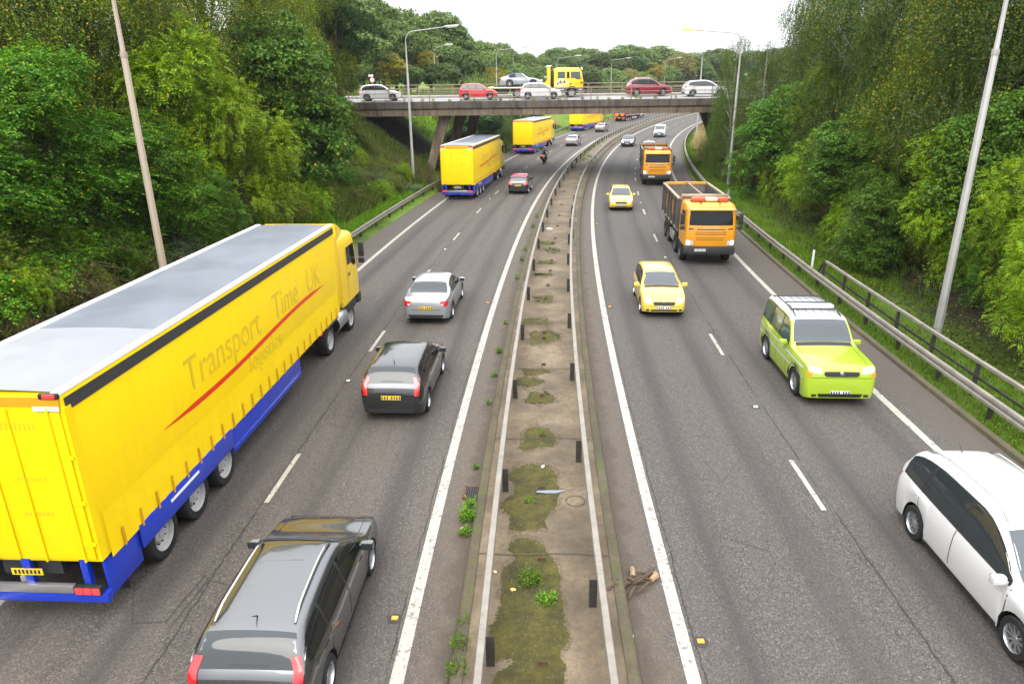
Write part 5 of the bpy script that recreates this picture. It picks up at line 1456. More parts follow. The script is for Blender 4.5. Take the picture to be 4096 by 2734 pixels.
    m = MB(); m.bbox((-4.12, -1.02, 1.65), (.2, .14, .45), .05); m.bbox((-3.75, -1.02, 2.1), (.2, .06, .26), .03, rot=Matrix.Rotation(.4, 3, 'Y')); m.build('work_lamp', 'tank_alloy', root, angle=40)
    for sg in (1, -1):
        put_wheel(root, -1.12, sg * (hw - .2), .46, .3, 'truck'); put_wheel(root, -6.55, sg * (hw - .2), .46, .3, 'truck')
        m = MB(); m.bbox((-6.55, sg * (hw - .2), .98 - .03), (1.1, .4, .05), .02); m.build('mudguard', 'mud_grey', root)
    return root
rec = make_recovery(); rec.scale = (1, 1, .88)


def conv_extra(sh, root, k):
    # folded blue soft top laid over the roof shell, silver screen frame
    tx = np.linspace(k['ws'][1] - .02, -1.42, 12)
    rows = []
    sh.patch('soft_top', 'top', [(x, -(k['ye'](x) - .01)) for x in tx], [(x, k['ye'](x) - .01) for x in tx], 'paint_navy_cloth', root, off=.012, nu=12, nv=12)
    for kd in ('side+', 'side-'):
        t = np.linspace(-1.28, -.62, 6); sh.patch('soft_top_side', kd, [(x, k['bl'](x) + .02) for x in t], [(x, k['zt'](x) - .045) for x in t], 'paint_navy_cloth', root, off=.012, nu=8, nv=3)
    tx = np.linspace(-.98, -1.28, 5); sh.patch('rear_screen', 'top', [(x, -.42) for x in tx], [(x, .42) for x in tx], 'glass', root, off=.02, nu=5, nv=6, rnd=.1)
d_ = 74.8
make_car('coupe', 'paint_silver', 'silver_convertible', 'silver convertible with a dark blue soft top strapped on the recovery truck bed', 'car', bp(dx(2098, d_ * .94 + .3), d_, bz(d_) + .02 + .965), -YAW, L=4.4, rim='five', doors=2, extra=conv_extra)
# wheel chocks and straps belong to the bed
m = MB()
for u in (-3.1, -5.5): m.tube([(u - .3, -1.0, 1.12), (u, -1.05, 1.30), (u + .3, -1.0, 1.12)], .02, 5)
m.build('wheel_strap', 'trim_black', rec)


# ------------------------------------------------------------------ motorcycle and rider
def skin_mesh(name, nodes, edges, mat, parent=None, sub=2, root=0):
    me = bpy.data.meshes.new(name); me.from_pydata([n[0] for n in nodes], edges, []); me.materials.append(MATS[mat])
    o = bpy.data.objects.new(name, me); COL.objects.link(o)
    o.modifiers.new('skin', 'SKIN'); sk = me.skin_vertices[0].data if me.skin_vertices else None
    if sk is None:
        bm = bmesh.new(); bm.from_mesh(me); bm.verts.layers.skin.verify(); bm.to_mesh(me); bm.free(); sk = me.skin_vertices[0].data
    for i, n in enumerate(nodes): sk[i].radius = (n[1], n[1] if len(n) < 3 else n[2]); sk[i].use_root = (i == root)
    md = o.modifiers.new('sub', 'SUBSURF'); md.levels = sub; md.render_levels = sub
    dg = bpy.context.evaluated_depsgraph_get(); dg.update(); m2 = bpy.data.meshes.new_from_object(o.evaluated_get(dg))
    bpy.data.objects.remove(o); m2.materials.clear(); m2.materials.append(MATS[mat]); m2.polygons.foreach_set('use_smooth', [True] * len(m2.polygons)); m2.name = name
    o = bpy.data.objects.new(name, m2); COL.objects.link(o)
    if parent is not None: o.parent = parent
    return o
simple('bike_red', (.35, .01, .015), .3, coat=.8); simple('leather', (.022, .024, .028), .55); simple('helmet_white', (.78, .78, .78), .25, coat=.8); simple('jacket_grey', (.045, .05, .055), .7); simple('glove', (.015, .015, .015), .6)
bl_, br_ = place(80.8, -4.5)
bk = empty('motorcycle', bl_, br_, 'dark red motorcycle with a white fairing riding ahead of the red roofed car', 'motorcycle')
for x, w in ((-.70, .17), (.74, .12)):
    m = MB(); m.lathe([(.20, -w / 2), (.29, -w / 2), (.315, 0), (.29, w / 2), (.20, w / 2)], n=24); t_ = m.build('wheel', 'tyre', bk, smooth=True); t_.location = (x, 0, .315)
    m = MB(); m.lathe([(.21, -.03), (.19, -.03), (.19, .03), (.21, .03)], n=24); m.lathe([(.05, -.06), (.05, .06), (0, .06)], n=12)
    for k in range(5): a = k * 1.2566; m.tube([(0, 0, 0), (.2 * math.cos(a), 0, .2 * math.sin(a))], .015, 5)
    m.build('rim', 'alloy', t_)
m = MB(); m.tube([(-.70, .12, .32), (-.2, .12, .42)], .035, 6); m.tube([(-.70, -.12, .32), (-.2, -.12, .42)], .035, 6); m.tube([(-.2, 0, .42), (.35, 0, .55), (.55, 0, .92)], .06, 8); m.bbox((.02, 0, .48), (.55, .32, .40), .08); m.build('frame', 'chassis_black', bk, angle=45)
m = MB(); m.tube([(.74, .1, .32), (.50, .1, .98)], .03, 6); m.tube([(.74, -.1, .32), (.50, -.1, .98)], .03, 6); m.tube([(.44, .38, .98), (.54, .1, 1.02), (.54, -.1, 1.02), (.44, -.38, .98)], .018, 6); m.build('fork', 'tank_alloy', bk)
m = MB(); m.lathe([(.02, -.34), (.13, -.24), (.17, 0), (.16, .18), (.05, .30)], (.16, 0, .88), 'x', 14); m.build('fuel_tank', 'bike_red', bk, smooth=True)
m = MB(); m.lathe([(.03, -.40), (.12, -.30), (.15, -.1), (.13, .26), (.03, .34)], (-.38, 0, .84), 'x', 12); m.bbox((-.84, 0, .86), (.34, .30, .10), .04); m.build('tail_unit', 'bike_red', bk, smooth=True)
m = MB(); m.bbox((-1.0, 0, .86), (.06, .22, .09), .03); m.build('tail_light', 'tail_lit', bk)
m = MB(); m.box((-1.0, 0, .66), (.02, .2, .16)); m.build('number_plate', 'plate_yellow', bk)
m = MB(); m.lathe([(.05, .34), (.19, .22), (.24, 0), (.22, -.12)], (.62, 0, .92), 'x', 14); m.bbox((.62, 0, 1.16), (.30, .30, .14), .06, rot=Matrix.Rotation(-.5, 3, 'Y')); m.build('fairing', 'helmet_white', bk, smooth=True)
for sg in (1, -1):
    m = MB(); m.bbox((-.62, sg * .30, .66), (.5, .18, .30), .06); m.build('pannier', 'chassis_black', bk, angle=45)
    m = MB(); m.bbox((.50, sg * .40, 1.18), (.04, .15, .10), .02); m.tube([(.50, sg * .2, 1.05), (.50, sg * .36, 1.16)], .01, 5); m.build('mirror', 'white_plastic', bk)
rd = empty('person', bl_, br_, 'motorcyclist in a white helmet and dark leathers leaning over the handlebars', 'person')
N = [((-.26, 0, .92), .15, .17), ((-.18, 0, 1.10), .14, .17), ((-.06, 0, 1.30), .13, .19), ((.02, 0, 1.42), .10, .16), ((.05, 0, 1.50), .055), ((.08, 0, 1.56), .055)]
E_ = [(0, 1), (1, 2), (2, 3), (3, 4), (4, 5)]
for sg in (1, -1):
    b0 = len(N)
    N += [((.02, sg * .19, 1.40), .065), ((.14, sg * .30, 1.20), .052), ((.36, sg * .33, 1.05), .042), ((.44, sg * .34, 1.01), .034)]
    E_ += [(3, b0), (b0, b0 + 1), (b0 + 1, b0 + 2), (b0 + 2, b0 + 3)]
    b1 = len(N)
    N += [((-.22, sg * .12, .90), .10), ((.16, sg * .24, .80), .078), ((-.12, sg * .24, .44), .055), ((-.16, sg * .24, .36), .045), ((.02, sg * .25, .32), .042)]
    E_ += [(0, b1), (b1, b1 + 1), (b1 + 1, b1 + 2), (b1 + 2, b1 + 3), (b1 + 3, b1 + 4)]
skin_mesh('body', N, E_, 'leather', rd)
m = MB(); m.lathe([(.001, -.15), (.09, -.135), (.135, -.06), (.142, .02), (.115, .09), (.06, .13), (.001, .14)], (.11, 0, 1.66), 'z', 18); hm = m.build('helmet', 'helmet_white', rd, smooth=True)
m = MB(); m.grid([[(.11 + .147 * math.cos(a), .147 * math.sin(a), 1.66 + z) for a in np.linspace(-.9, .9, 9)] for z in (-.04, .02, .06)]); m.build('visor', 'glass_dark', hm, smooth=True)
for sg in (1, -1):
    N = [((.42, sg * .34, 1.01), .035), ((.47, sg * .345, 1.00), .030)]; E_ = [(0, 1)]
    for f in range(4):
        y0 = sg * (.315 + .02 * f); k = len(N); N += [((.50, y0, 1.005), .011), ((.525, y0, .985), .010), ((.515, y0, .965), .009)]; E_ += [(1, k), (k, k + 1), (k + 1, k + 2)]
    k = len(N); N += [((.46, sg * .305, .985), .012), ((.49, sg * .30, .965), .010)]; E_ += [(1, k), (k, k + 1)]
    skin_mesh('glove', N, E_, 'glove', rd, 1)
# ------------------------------------------------------------------ foliage
def leaf_mat(name, cols, trans=.28, rough=.5, objv=.25):
    """leaf colour varies leaf by leaf and tree by tree"""
    m, nt, b, o = new_mat(name); h = NT(nt)
    g = h.n('NewGeometry'); oi = h.n('ObjectInfo')
    c = h.ramp(g.outputs['Random Per Island'], cols)
    hs = h.n('HueSaturation'); h.link(c, hs.inputs['Color'])
    h.link(h.maprange(oi.outputs['Random'], 0, 1, 1 - objv, 1 + objv, False), hs.inputs['Value'])
    h.link(h.maprange(oi.outputs['Random'], 0, 1, .49, .512, False), hs.inputs['Hue'])
    c = hs.outputs[0]
    h.link(c, b.inputs['Base Color']); b.inputs['Roughness'].default_value = rough; b.inputs['Specular IOR Level'].default_value = .12
    t = h.n('BsdfTranslucent'); h.link(h.mix(1.0, c, (1.25, 1.15, .55, 1), 'MULTIPLY'), t.inputs[0])
    mx = h.n('MixShader', i={0: trans}); h.link(b.outputs[0], mx.inputs[1]); h.link(t.outputs[0], mx.inputs[2]); h.link(mx.outputs[0], o.inputs[0])
    return m


leaf_mat('leaf_birch', [(0, (.040, .080, .008)), (.4, (.080, .138, .010)), (.78, (.15, .215, .012)), (.95, (.23, .27, .014)), (.972, (.50, .32, .02)), (1, (.62, .38, .02))])
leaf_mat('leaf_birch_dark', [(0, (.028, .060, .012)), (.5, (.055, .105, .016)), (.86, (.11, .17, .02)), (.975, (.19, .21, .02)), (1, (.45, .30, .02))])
leaf_mat('leaf_ash', [(0, (.08, .17, .006)), (.5, (.16, .29, .008)), (.85, (.27, .41, .010)), (.975, (.36, .45, .012)), (1, (.45, .30, .02))])
leaf_mat('leaf_maple', [(0, (.032, .085, .010)), (.5, (.065, .155, .014)), (.9, (.12, .24, .018)), (.985, (.18, .27, .02)), (1, (.40, .27, .02))])
leaf_mat('leaf_hornbeam', [(0, (.024, .072, .006)), (.5, (.055, .145, .008)), (.88, (.12, .25, .010)), (.98, (.20, .28, .012)), (1, (.45, .22, .02))])
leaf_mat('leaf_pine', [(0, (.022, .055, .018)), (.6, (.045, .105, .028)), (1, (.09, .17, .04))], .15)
leaf_mat('leaf_shrub', [(0, (.045, .075, .010)), (.5, (.10, .15, .014)), (.85, (.18, .22, .018)), (.96, (.26, .20, .02)), (1, (.30, .07, .02))])
leaf_mat('leaf_grey', [(0, (.07, .10, .05)), (.6, (.12, .17, .08)), (1, (.20, .25, .12))])
leaf_mat('leaf_far', [(0, (.045, .085, .028)), (.5, (.095, .16, .042)), (.9, (.16, .23, .05)), (1, (.23, .26, .05))], .25, objv=.38)
leaf_mat('leaf_far_yellow', [(0, (.12, .14, .02)), (.5, (.22, .22, .022)), (1, (.42, .34, .03))], .25)
leaf_mat('leaf_far_pale', [(0, (.075, .125, .035)), (.5, (.13, .20, .05)), (1, (.21, .27, .07))], .25)
leaf_mat('leaf_far_rust', [(0, (.10, .12, .035)), (.5, (.17, .17, .04)), (1, (.27, .20, .05))], .25)
leaf_mat('grass_blade', [(0, (.05, .11, .008)), (.5, (.10, .19, .012)), (.85, (.16, .27, .018)), (1, (.28, .27, .05))], .3)
leaf_mat('grass_olive', [(0, (.06, .10, .016)), (.5, (.13, .18, .028)), (.85, (.20, .23, .045)), (1, (.30, .24, .10))], .3)
leaf_mat('grass_lush', [(0, (.09, .19, .012)), (.5, (.15, .30, .016)), (.9, (.22, .38, .02)), (1, (.34, .36, .07))], .3)
leaf_mat('ivy', [(0, (.016, .030, .006)), (.45, (.045, .075, .010)), (.8, (.10, .14, .014)), (.95, (.15, .13, .02)), (1, (.28, .17, .03))])
leaf_mat('dry_plume', [(0, (.34, .26, .13)), (.6, (.50, .40, .22)), (1, (.62, .52, .32))], .3)
leaf_mat('weed_leaf', [(0, (.05, .13, .010)), (.6, (.10, .22, .015)), (1, (.20, .30, .02))])
simple('trunk_brown', (.060, .042, .028), .9, vary=.4, scale=5)
simple('trunk_dark', (.030, .024, .018), .9, vary=.4, scale=5)
simple('twig_brown', (.13, .085, .055), .9, vary=.3, scale=8)


def mat_birch_bark():
    m, nt, b, o = new_mat('trunk_birch'); h = NT(nt); v = h.obj()
    mp = h.n('Mapping', i={0: v, 3: (2, 2, 7)}).outputs[0]; n = h.noise(mp, 1.6, 5, .7)
    h.link(h.ramp(n, [(.35, (.05, .045, .04)), (.47, (.30, .27, .23)), (.65, (.45, .42, .37))]), b.inputs['Base Color']); b.inputs['Roughness'].default_value = .8
mat_birch_bark()

nrmz = lambda v: v / np.maximum(np.linalg.norm(v, axis=-1, keepdims=True), 1e-9)


def leaf_quads(p, d, n, L, W, fold=.12):
    """leaf blades as kites: base, shoulders, tip"""
    d = nrmz(d); s = nrmz(np.cross(d, n)); n2 = np.cross(s, d)
    L = np.asarray(L).reshape(-1, 1) * np.ones((len(p), 1)); W = np.asarray(W).reshape(-1, 1) * np.ones((len(p), 1))
    a = p; b = p + d * L * .42 + s * W * .5 + n2 * W * fold; c = p + d * L - n2 * L * .10; e = p + d * L * .42 - s * W * .5 + n2 * W * fold
    V = np.stack([a, b, c, e], 1).reshape(-1, 3); F = np.arange(len(V)).reshape(-1, 4)
    return V, F


def lobes_points(lobes, n, r, lo=.70, hi=1.02, up=.25):
    """points spread over the outer part of a crown made of ellipsoid lobes, with outward directions; dense inside removed"""
    c = np.array([l[:3] for l in lobes], float); q = np.array([l[3:6] for l in lobes], float)
    wgt = (q[:, 0] * q[:, 2] + q[:, 0] * q[:, 1]); wgt = wgt / wgt.sum()
    i = r.choice(len(lobes), n * 3, p=wgt)
    v = nrmz(r.normal(size=(n * 3, 3))); v[:, 2] = np.where((v[:, 2] < 0) & (r.random(n * 3) < up), -v[:, 2], v[:, 2])
    rad = lo + (hi - lo) * np.sqrt(r.random((n * 3, 1)))
    p = c[i] + v * q[i] * rad
    # drop points buried deep in another lobe
    ins = np.min(np.linalg.norm((p[:, None] - c[None]) / q[None], axis=2), 1)
    keep = ins > .58
    p, v, i = p[keep][:n], nrmz(v / q[i])[keep][:n], i[keep][:n]
    return p, v


def clump_spray(p, o, r, tw=5, L=.95, step=.075, leaf=(.125, .06), droop=.35, flat=True):
    n = len(p); out = []
    h = o * np.array([1, 1, .25]); h = nrmz(h + r.normal(0, .25, (n, 3)) * [1, 1, .3])
    for k in range(tw):
        a = r.uniform(-1.2, 1.2, n); ca, sa = np.cos(a), np.sin(a)
        d = np.stack([h[:, 0] * ca - h[:, 1] * sa, h[:, 0] * sa + h[:, 1] * ca, h[:, 2] * .6 + r.normal(0, .12, n)], 1); d = nrmz(d)
        ll = L * r.uniform(.55, 1.15, n); ns = int(L / step); st = p + r.normal(0, .18, (n, 3)) - d * L * .35
        for j in range(ns):
            t = (j + r.random(n)) / ns
            q = st + d * (ll * t)[:, None] + np.array([0, 0, -1.]) * (droop * ll * t ** 2)[:, None]
            dd = d + np.array([0, 0, -1.]) * (2 * droop * t)[:, None]; dd = nrmz(dd)
            sd = np.cross(dd, [0, 0, 1.]); sg = 1 if j % 2 else -1
            ld = nrmz(dd * .65 + sd * sg * .8 + r.normal(0, .18, (n, 3))); nn = nrmz(np.array([0, 0, 1.]) + r.normal(0, .35, (n, 3)) + o * .3)
            out.append((q, ld, nn, leaf[0] * r.uniform(.7, 1.2, n), leaf[1] * r.uniform(.8, 1.15, n)))
    return out


def clump_frond(p, o, r, fr=8, L=.42, leaf=(.115, .040), pairs=5):
    n = len(p); out = []
    for k in range(fr):
        d = nrmz(o * .7 + r.normal(0, .6, (n, 3)) + np.array([0, 0, .25])); st = p + r.normal(0, .22, (n, 3)); ll = L * r.uniform(.7, 1.2, n)
        for j in range(pairs + 1):
            t = (j + .6) / (pairs + .6)
            q = st + d * (ll * t)[:, None] + np.array([0, 0, -1.]) * (.45 * ll * t * t)[:, None]; dd = nrmz(d + np.array([0, 0, -1.]) * .9 * t)
            sd = nrmz(np.cross(dd, np.array([0, 0, 1.]) + .001)); nn = nrmz(np.cross(sd, dd) + r.normal(0, .12, (n, 3)))
            for sg in ((1, -1) if j < pairs else (0,)):
                ld = nrmz(dd * (.45 if sg else 1) + sd * sg * .9)
                out.append((q, ld, nn, leaf[0] * r.uniform(.85, 1.15, n), leaf[1] * np.ones(n)))
    return out


def clump_hang(p, o, r, st_=6, L=1.2, step=.075, leaf=(.085, .062)):
    n = len(p); out = []
    for k in range(st_):
        s0 = p + r.normal(0, .30, (n, 3)); ll = L * r.uniform(.4, 1.15, n); ox = o[:, :2] * r.uniform(.05, .35, (n, 1)); ns = int(L / step)
        for j in range(ns):
            t = (j + r.random(n)) / ns
            q = s0 + np.concatenate([ox * np.sqrt(t)[:, None], -(ll * t)[:, None]], 1) + r.normal(0, .035, (n, 3))
            ld = nrmz(np.array([0, 0, -.8]) + r.normal(0, .6, (n, 3))); nn = nrmz(o * .6 + np.array([0, 0, .45]) + r.normal(0, .5, (n, 3)))
            out.append((q, ld, nn, leaf[0] * r.uniform(.7, 1.25, n), leaf[1] * r.uniform(.8, 1.2, n)))
    return out


def clump_ball(p, o, r, nl=46, R=.5, leaf=(.17, .15), tilt=.55):
    n = len(p); out = []
    for k in range(nl):
        v = nrmz(r.normal(0, 1, (n, 3)) + o * .55 + np.array([0, 0, .35])); q = p + v * R * (.35 + .65 * r.random((n, 1)) ** .5) * np.array([1.15, 1.15, .75])
        nn = nrmz(v * .55 + np.array([0, 0, tilt]) + r.normal(0, .33, (n, 3))); ld = nrmz(v * np.array([1, 1, .2]) + np.array([0, 0, -.45]) + r.normal(0, .35, (n, 3)))
        out.append((q, ld, nn, leaf[0] * r.uniform(.65, 1.2, n), leaf[1] * r.uniform(.7, 1.2, n)))
    return out


def clump_needle(p, o, r, tufts=10, nn_=16, R=.55, leaf=(.24, .030)):
    n = len(p); out = []
    for k in range(tufts):
        v = nrmz(r.normal(0, 1, (n, 3)) + np.array([0, 0, .5])); c = p + v * R * r.random((n, 1)) ** .4 * np.array([1.2, 1.2, .55])
        ax = nrmz(v + np.array([0, 0, .8]) + o * .4)
        for j in range(nn_):
            ld = nrmz(ax + r.normal(0, .6, (n, 3))); out.append((c, ld, nrmz(r.normal(0, 1, (n, 3))), leaf[0] * r.uniform(.7, 1.1, n), leaf[1] * np.ones(n)))
    return out


def merge(out):
    q, d, n, L, W = (np.concatenate([x[i] for x in out]) for i in range(5))
    return leaf_quads(q, d, n, L, W)


def limbs(tips, trunk_pts, r0, r, n, rmin=.02):
    """trunk plus limbs from the trunk to a sample of the clumps"""
    m = MB(); tp = [Vector(p) for p in trunk_pts]; k = len(tp)
    m.tube(tp, [r0 * (1 - .82 * i / (k - 1)) * (1.25 if i == 0 else 1) for i in range(k)], 8)
    zt = tp[-1].z
    for i in r.choice(len(tips), min(n, len(tips)), replace=False):
        t = Vector(tips[i]); f = max(.12, min(.96, (t.z / zt) * r.uniform(.45, .85))); a = f * (k - 1); j = min(int(a), k - 2)
        b = tp[j].lerp(tp[j + 1], a - j); L = (t - b).length; rr = r0 * (1 - .8 * f) * .42
        mid = b.lerp(t, .5) + Vector((r.normal(0, .06 * L), r.normal(0, .06 * L), .10 * L + r.normal(0, .04 * L)))
        q1 = b.lerp(mid, .5) + Vector((0, 0, .02 * L)); m.tube([b, q1, mid, mid.lerp(t, .55), t], [rr, rr * .8, rr * .55, rr * .35, max(rmin * .4, .008)], 5, cap=False)
        for e in range(2):
            s0 = mid.lerp(t, r.uniform(0, .6)); m.tube([s0, s0 + Vector((r.normal(0, .35), r.normal(0, .35), r.uniform(-.1, .5)))], [rr * .3, .006], 4, cap=False)
    return m


PROTO = {}
def proto(kind, var):
    key = (kind, var)
    if key in PROTO: return PROTO[key]
    r = np.random.default_rng(sum(map(ord, kind)) * 31 + var * 101)
    tp = None
    if kind in ('birch', 'birch_dark', 'birch_low'):
        H = 14.; lob = []; low = kind == 'birch_low'
        for i in range(19 if low else 15):
            z = (1.2 + 12 * (i + r.random() * .8) / 19) if low else 3.6 + 9.6 * (i + r.random() * .8) / 15; w = 2.7 * (1 - .62 * max(0, (z - 6) / 8.2)) * r.uniform(.75, 1.1); a = r.uniform(0, 6.28); d = w * r.uniform(.25, .75)
            lob.append((d * math.cos(a), d * math.sin(a), z, w * .62, w * .62, 1.15))
        lob.append((0, 0, 13, .7, .7, 1.2))
        p, o = lobes_points(lob, 720 if low else 620, r, .6, 1.05); out = clump_hang(p, o, r, 6, 1.15, .08)
        tp = [(0, 0, 0), (.15, .1, 3.5), (.05, -.1, 7), (.2, .1, 10.5), (.1, 0, 13.4)]; tr = limbs(p, tp, .19, r, 34); mats = ('leaf_birch_dark' if low else 'leaf_' + kind, 'trunk_brown' if kind == 'birch' else 'trunk_birch')
    elif kind == 'ash':
        H = 9.; lob = [(r.normal(0, 1.2), r.normal(0, 1.2), 2.2 + 5.6 * (i + .5) / 12, r.uniform(1.1, 1.7), r.uniform(1.1, 1.7), r.uniform(.8, 1.15)) for i in range(12)] + [(0, 0, 8, 1, 1, .9)]
        p, o = lobes_points(lob, 440, r, .75, 1.05); out = clump_frond(p, o, r, 9, .52, (.155, .06))
        tp = [(0, 0, 0), (.1, 0, 2.5), (0, .15, 5), (.1, 0, 7.6)]; tr = limbs(p, tp, .15, r, 30); mats = ('leaf_ash', 'trunk_brown')
    elif kind == 'maple':
        H = 10.; lob = []
        for i in range(22):
            z = 1.6 + 7.2 * r.random(); w = 3.5 * math.sin(math.pi * min(1, (z + .6) / 10.6)) ** .7; a = r.uniform(0, 6.28); d = w * r.uniform(.45, .8); q = r.uniform(.9, 1.5)
            lob.append((d * math.cos(a), d * math.sin(a), z, q, q, q * .85))
        lob += [(0, 0, 8.6, 1.2, 1.2, 1.2), (0, 0, 5.5, 2.4, 2.4, 3.2)]
        p, o = lobes_points(lob, 760, r, .82, 1.04); out = clump_ball(p, o, r, 40, .46, (.19, .17))
        tp = [(0, 0, 0), (.1, .1, 2.2), (0, 0, 5), (.1, .1, 8.4)]; tr = limbs(p, tp, .2, r, 40); mats = ('leaf_maple', 'trunk_dark')
    elif kind == 'hornbeam':
        H = 9.; lob = []
        for i in range(24):
            z = .9 + 7.6 * r.random(); w = 3.5 * (1 - .55 * max(0, (z - 2.5) / 6.5)); a = r.uniform(0, 6.28); d = w * r.uniform(.45, .85)
            lob.append((d * math.cos(a), d * math.sin(a), z, r.uniform(1.1, 1.7), r.uniform(1.1, 1.7), r.uniform(.38, .6)))
        p, o = lobes_points(lob, 560, r, .62, 1.05); out = clump_spray(p, o, r, 5, 1.05, .092, (.165, .085))
        tp = [(0, 0, 0), (.1, .1, 2.2), (0, 0, 5), (.1, .1, 8)]; tr = limbs(p, tp, .17, r, 40); mats = ('leaf_hornbeam', 'trunk_dark')
    elif kind == 'pine':
        H = 12.; lob = []
        for i in range(22):
            z = 3.2 + 8.2 * (i + .5) / 22; w = 3.4 * (1 - .6 * (z - 3) / 9); a = r.uniform(0, 6.28); d = w * r.uniform(.4, .95)
            lob.append((d * math.cos(a), d * math.sin(a), z, r.uniform(.8, 1.3), r.uniform(.8, 1.3), r.uniform(.32, .5)))
        p, o = lobes_points(lob, 300, r, .3, 1.0); out = clump_needle(p, o, r, 12, 16, .6, (.30, .045))
        tp = [(0, 0, 0), (.1, 0, 4), (0, .1, 8), (.05, 0, 11.5)]; tr = limbs(p, tp, .2, r, 34); mats = ('leaf_pine', 'trunk_brown')
    elif kind in ('shrub', 'shrub_grey'):
        H = 2.6; lob = [(r.normal(0, .75), r.normal(0, .75), r.uniform(.3, 1.8), r.uniform(.5, .85), r.uniform(.5, .85), r.uniform(.4, .7)) for i in range(12)]
        p, o = lobes_points(lob, 240, r, .6, 1.08); out = clump_spray(p, o, r, 5, .5, .07, (.085, .052), .25)
        tp = [(0, 0, 0), (0, .05, .8), (.1, 0, 1.6)]; tr = limbs(p, tp, .05, r, 30); mats = ('leaf_shrub' if kind == 'shrub' else 'leaf_grey', 'twig_brown')
    elif kind == 'shrub_green':
        H = 3.2; lob = [(r.normal(0, .8), r.normal(0, .8), r.uniform(.4, 2.4), r.uniform(.6, .95), r.uniform(.6, .95), r.uniform(.5, .8)) for i in range(13)]
        p, o = lobes_points(lob, 260, r, .7, 1.05); out = clump_frond(p, o, r, 7, .34, (.105, .046), 4)
        tp = [(0, 0, 0), (0, .05, 1), (.1, 0, 2.2)]; tr = limbs(p, tp, .06, r, 26); mats = ('leaf_maple' if var % 2 else 'leaf_ash', 'trunk_brown')
    elif kind == 'bramble':
        H = 2.2; lob = [(r.normal(0, 1.0), r.normal(0, .7), r.uniform(.3, 1.3), .8, .7, .5) for i in range(10)]
        p, o = lobes_points(lob, 110, r, .5, 1.1); out = clump_ball(p, o, r, 16, .35, (.07, .05))
        m = MB()
        for i in range(170):
            a = r.uniform(0, 6.28); d = r.uniform(.1, 1.5); b = Vector((d * .5 * math.cos(a), d * .5 * math.sin(a), 0)); h = r.uniform(.7, 2.0); e = b + Vector((r.normal(0, .6) + d * math.cos(a), r.normal(0, .6) + d * math.sin(a), h * r.uniform(.2, .9)))
            m.tube([b, b.lerp(e, .5) + Vector((0, 0, h * .5)), e], [.013, .010, .005], 4, cap=False)
        tr = m; mats = ('leaf_shrub', 'twig_brown')
    elif kind == 'oak':
        H = 14.; lob = []
        for i in range(34):
            v = r.normal(0, 1, 3); v /= np.linalg.norm(v); v[2] = abs(v[2]) * 1.0 - .35 * r.random(); q = r.uniform(1.4, 2.2)
            e = r.uniform(.72, 1.12); q *= r.uniform(.6, 1.1); lob.append((4.2 * e * v[0], 4.2 * e * v[1], 7.6 + 4.7 * e * v[2], q, q, q * .9))
        lob += [(0, 0, 7.2, 3.7, 3.7, 4.2)]
        p, o = lobes_points(lob, 900, r, .86, 1.05, .5); out = clump_ball(p, o, r, 26, .75, (.40, .33), .5)
        tp = [(0, 0, 0), (.1, .1, 3), (0, 0, 7), (.1, .1, 11)]; tr = limbs(p, tp, .35, r, 24); mats = ('leaf_far', 'trunk_dark')
    elif kind == 'willow':
        H = 6.; lob = [(r.normal(0, 1.9), r.normal(0, 1.9), r.uniform(.6, 3.8), r.uniform(1.3, 2.0), r.uniform(1.3, 2.0), r.uniform(1.0, 1.7)) for i in range(16)]
        p, o = lobes_points(lob, 420, r, .8, 1.05); n = len(p); out = []
        for k in range(34):
            q = p + r.normal(0, .4, (n, 3)); d = nrmz(o * .5 + np.array([0, 0, .9]) + r.normal(0, .35, (n, 3))); out.append((q, d, nrmz(o + r.normal(0, .5, (n, 3))), .42 * r.uniform(.6, 1.2, n), .07 * np.ones(n)))
        tp = [(0, 0, 0), (0, .1, 2), (.1, 0, 4.5)]; tr = limbs(p, tp, .12, r, 30); mats = ('leaf_far_pale', 'trunk_brown')
    V, F = merge(out)
    crown = np_mesh('crown', V, F, mats[0]); trunk = tr.build('trunk', mats[1], smooth=True, fix=False)
    PROTO[key] = (crown.data, trunk.data, H, float(np.percentile(np.abs(V[:, 0]), 97)), mats)
    bpy.data.objects.remove(crown); bpy.data.objects.remove(trunk)
    return PROTO[key]


def plant(kind, var, loc, H, wid, label, group, name='tree', cat='tree', leafmat=None):
    """one tree: an empty with its own crown and trunk; H height and wid crown width in metres"""
    cd, td, H0, R0, mats = proto(kind, var)
    if leafmat:
        k2 = (kind, var, leafmat)
        if k2 not in PROTO:
            d = cd.copy(); d.materials.clear(); d.materials.append(MATS[leafmat]); PROTO[k2] = d
        cd = PROTO[k2]
    r = empty(name, loc, random.uniform(0, 6.28), label, cat, group)
    sz = H / H0; sx = wid / (2 * R0); r.scale = (sx * random.uniform(.94, 1.06), sx * random.uniform(.94, 1.06), sz)
    for nm, d in (('crown', cd), ('trunk', td)):
        o = bpy.data.objects.new(nm, d); COL.objects.link(o); o.parent = r
    return r


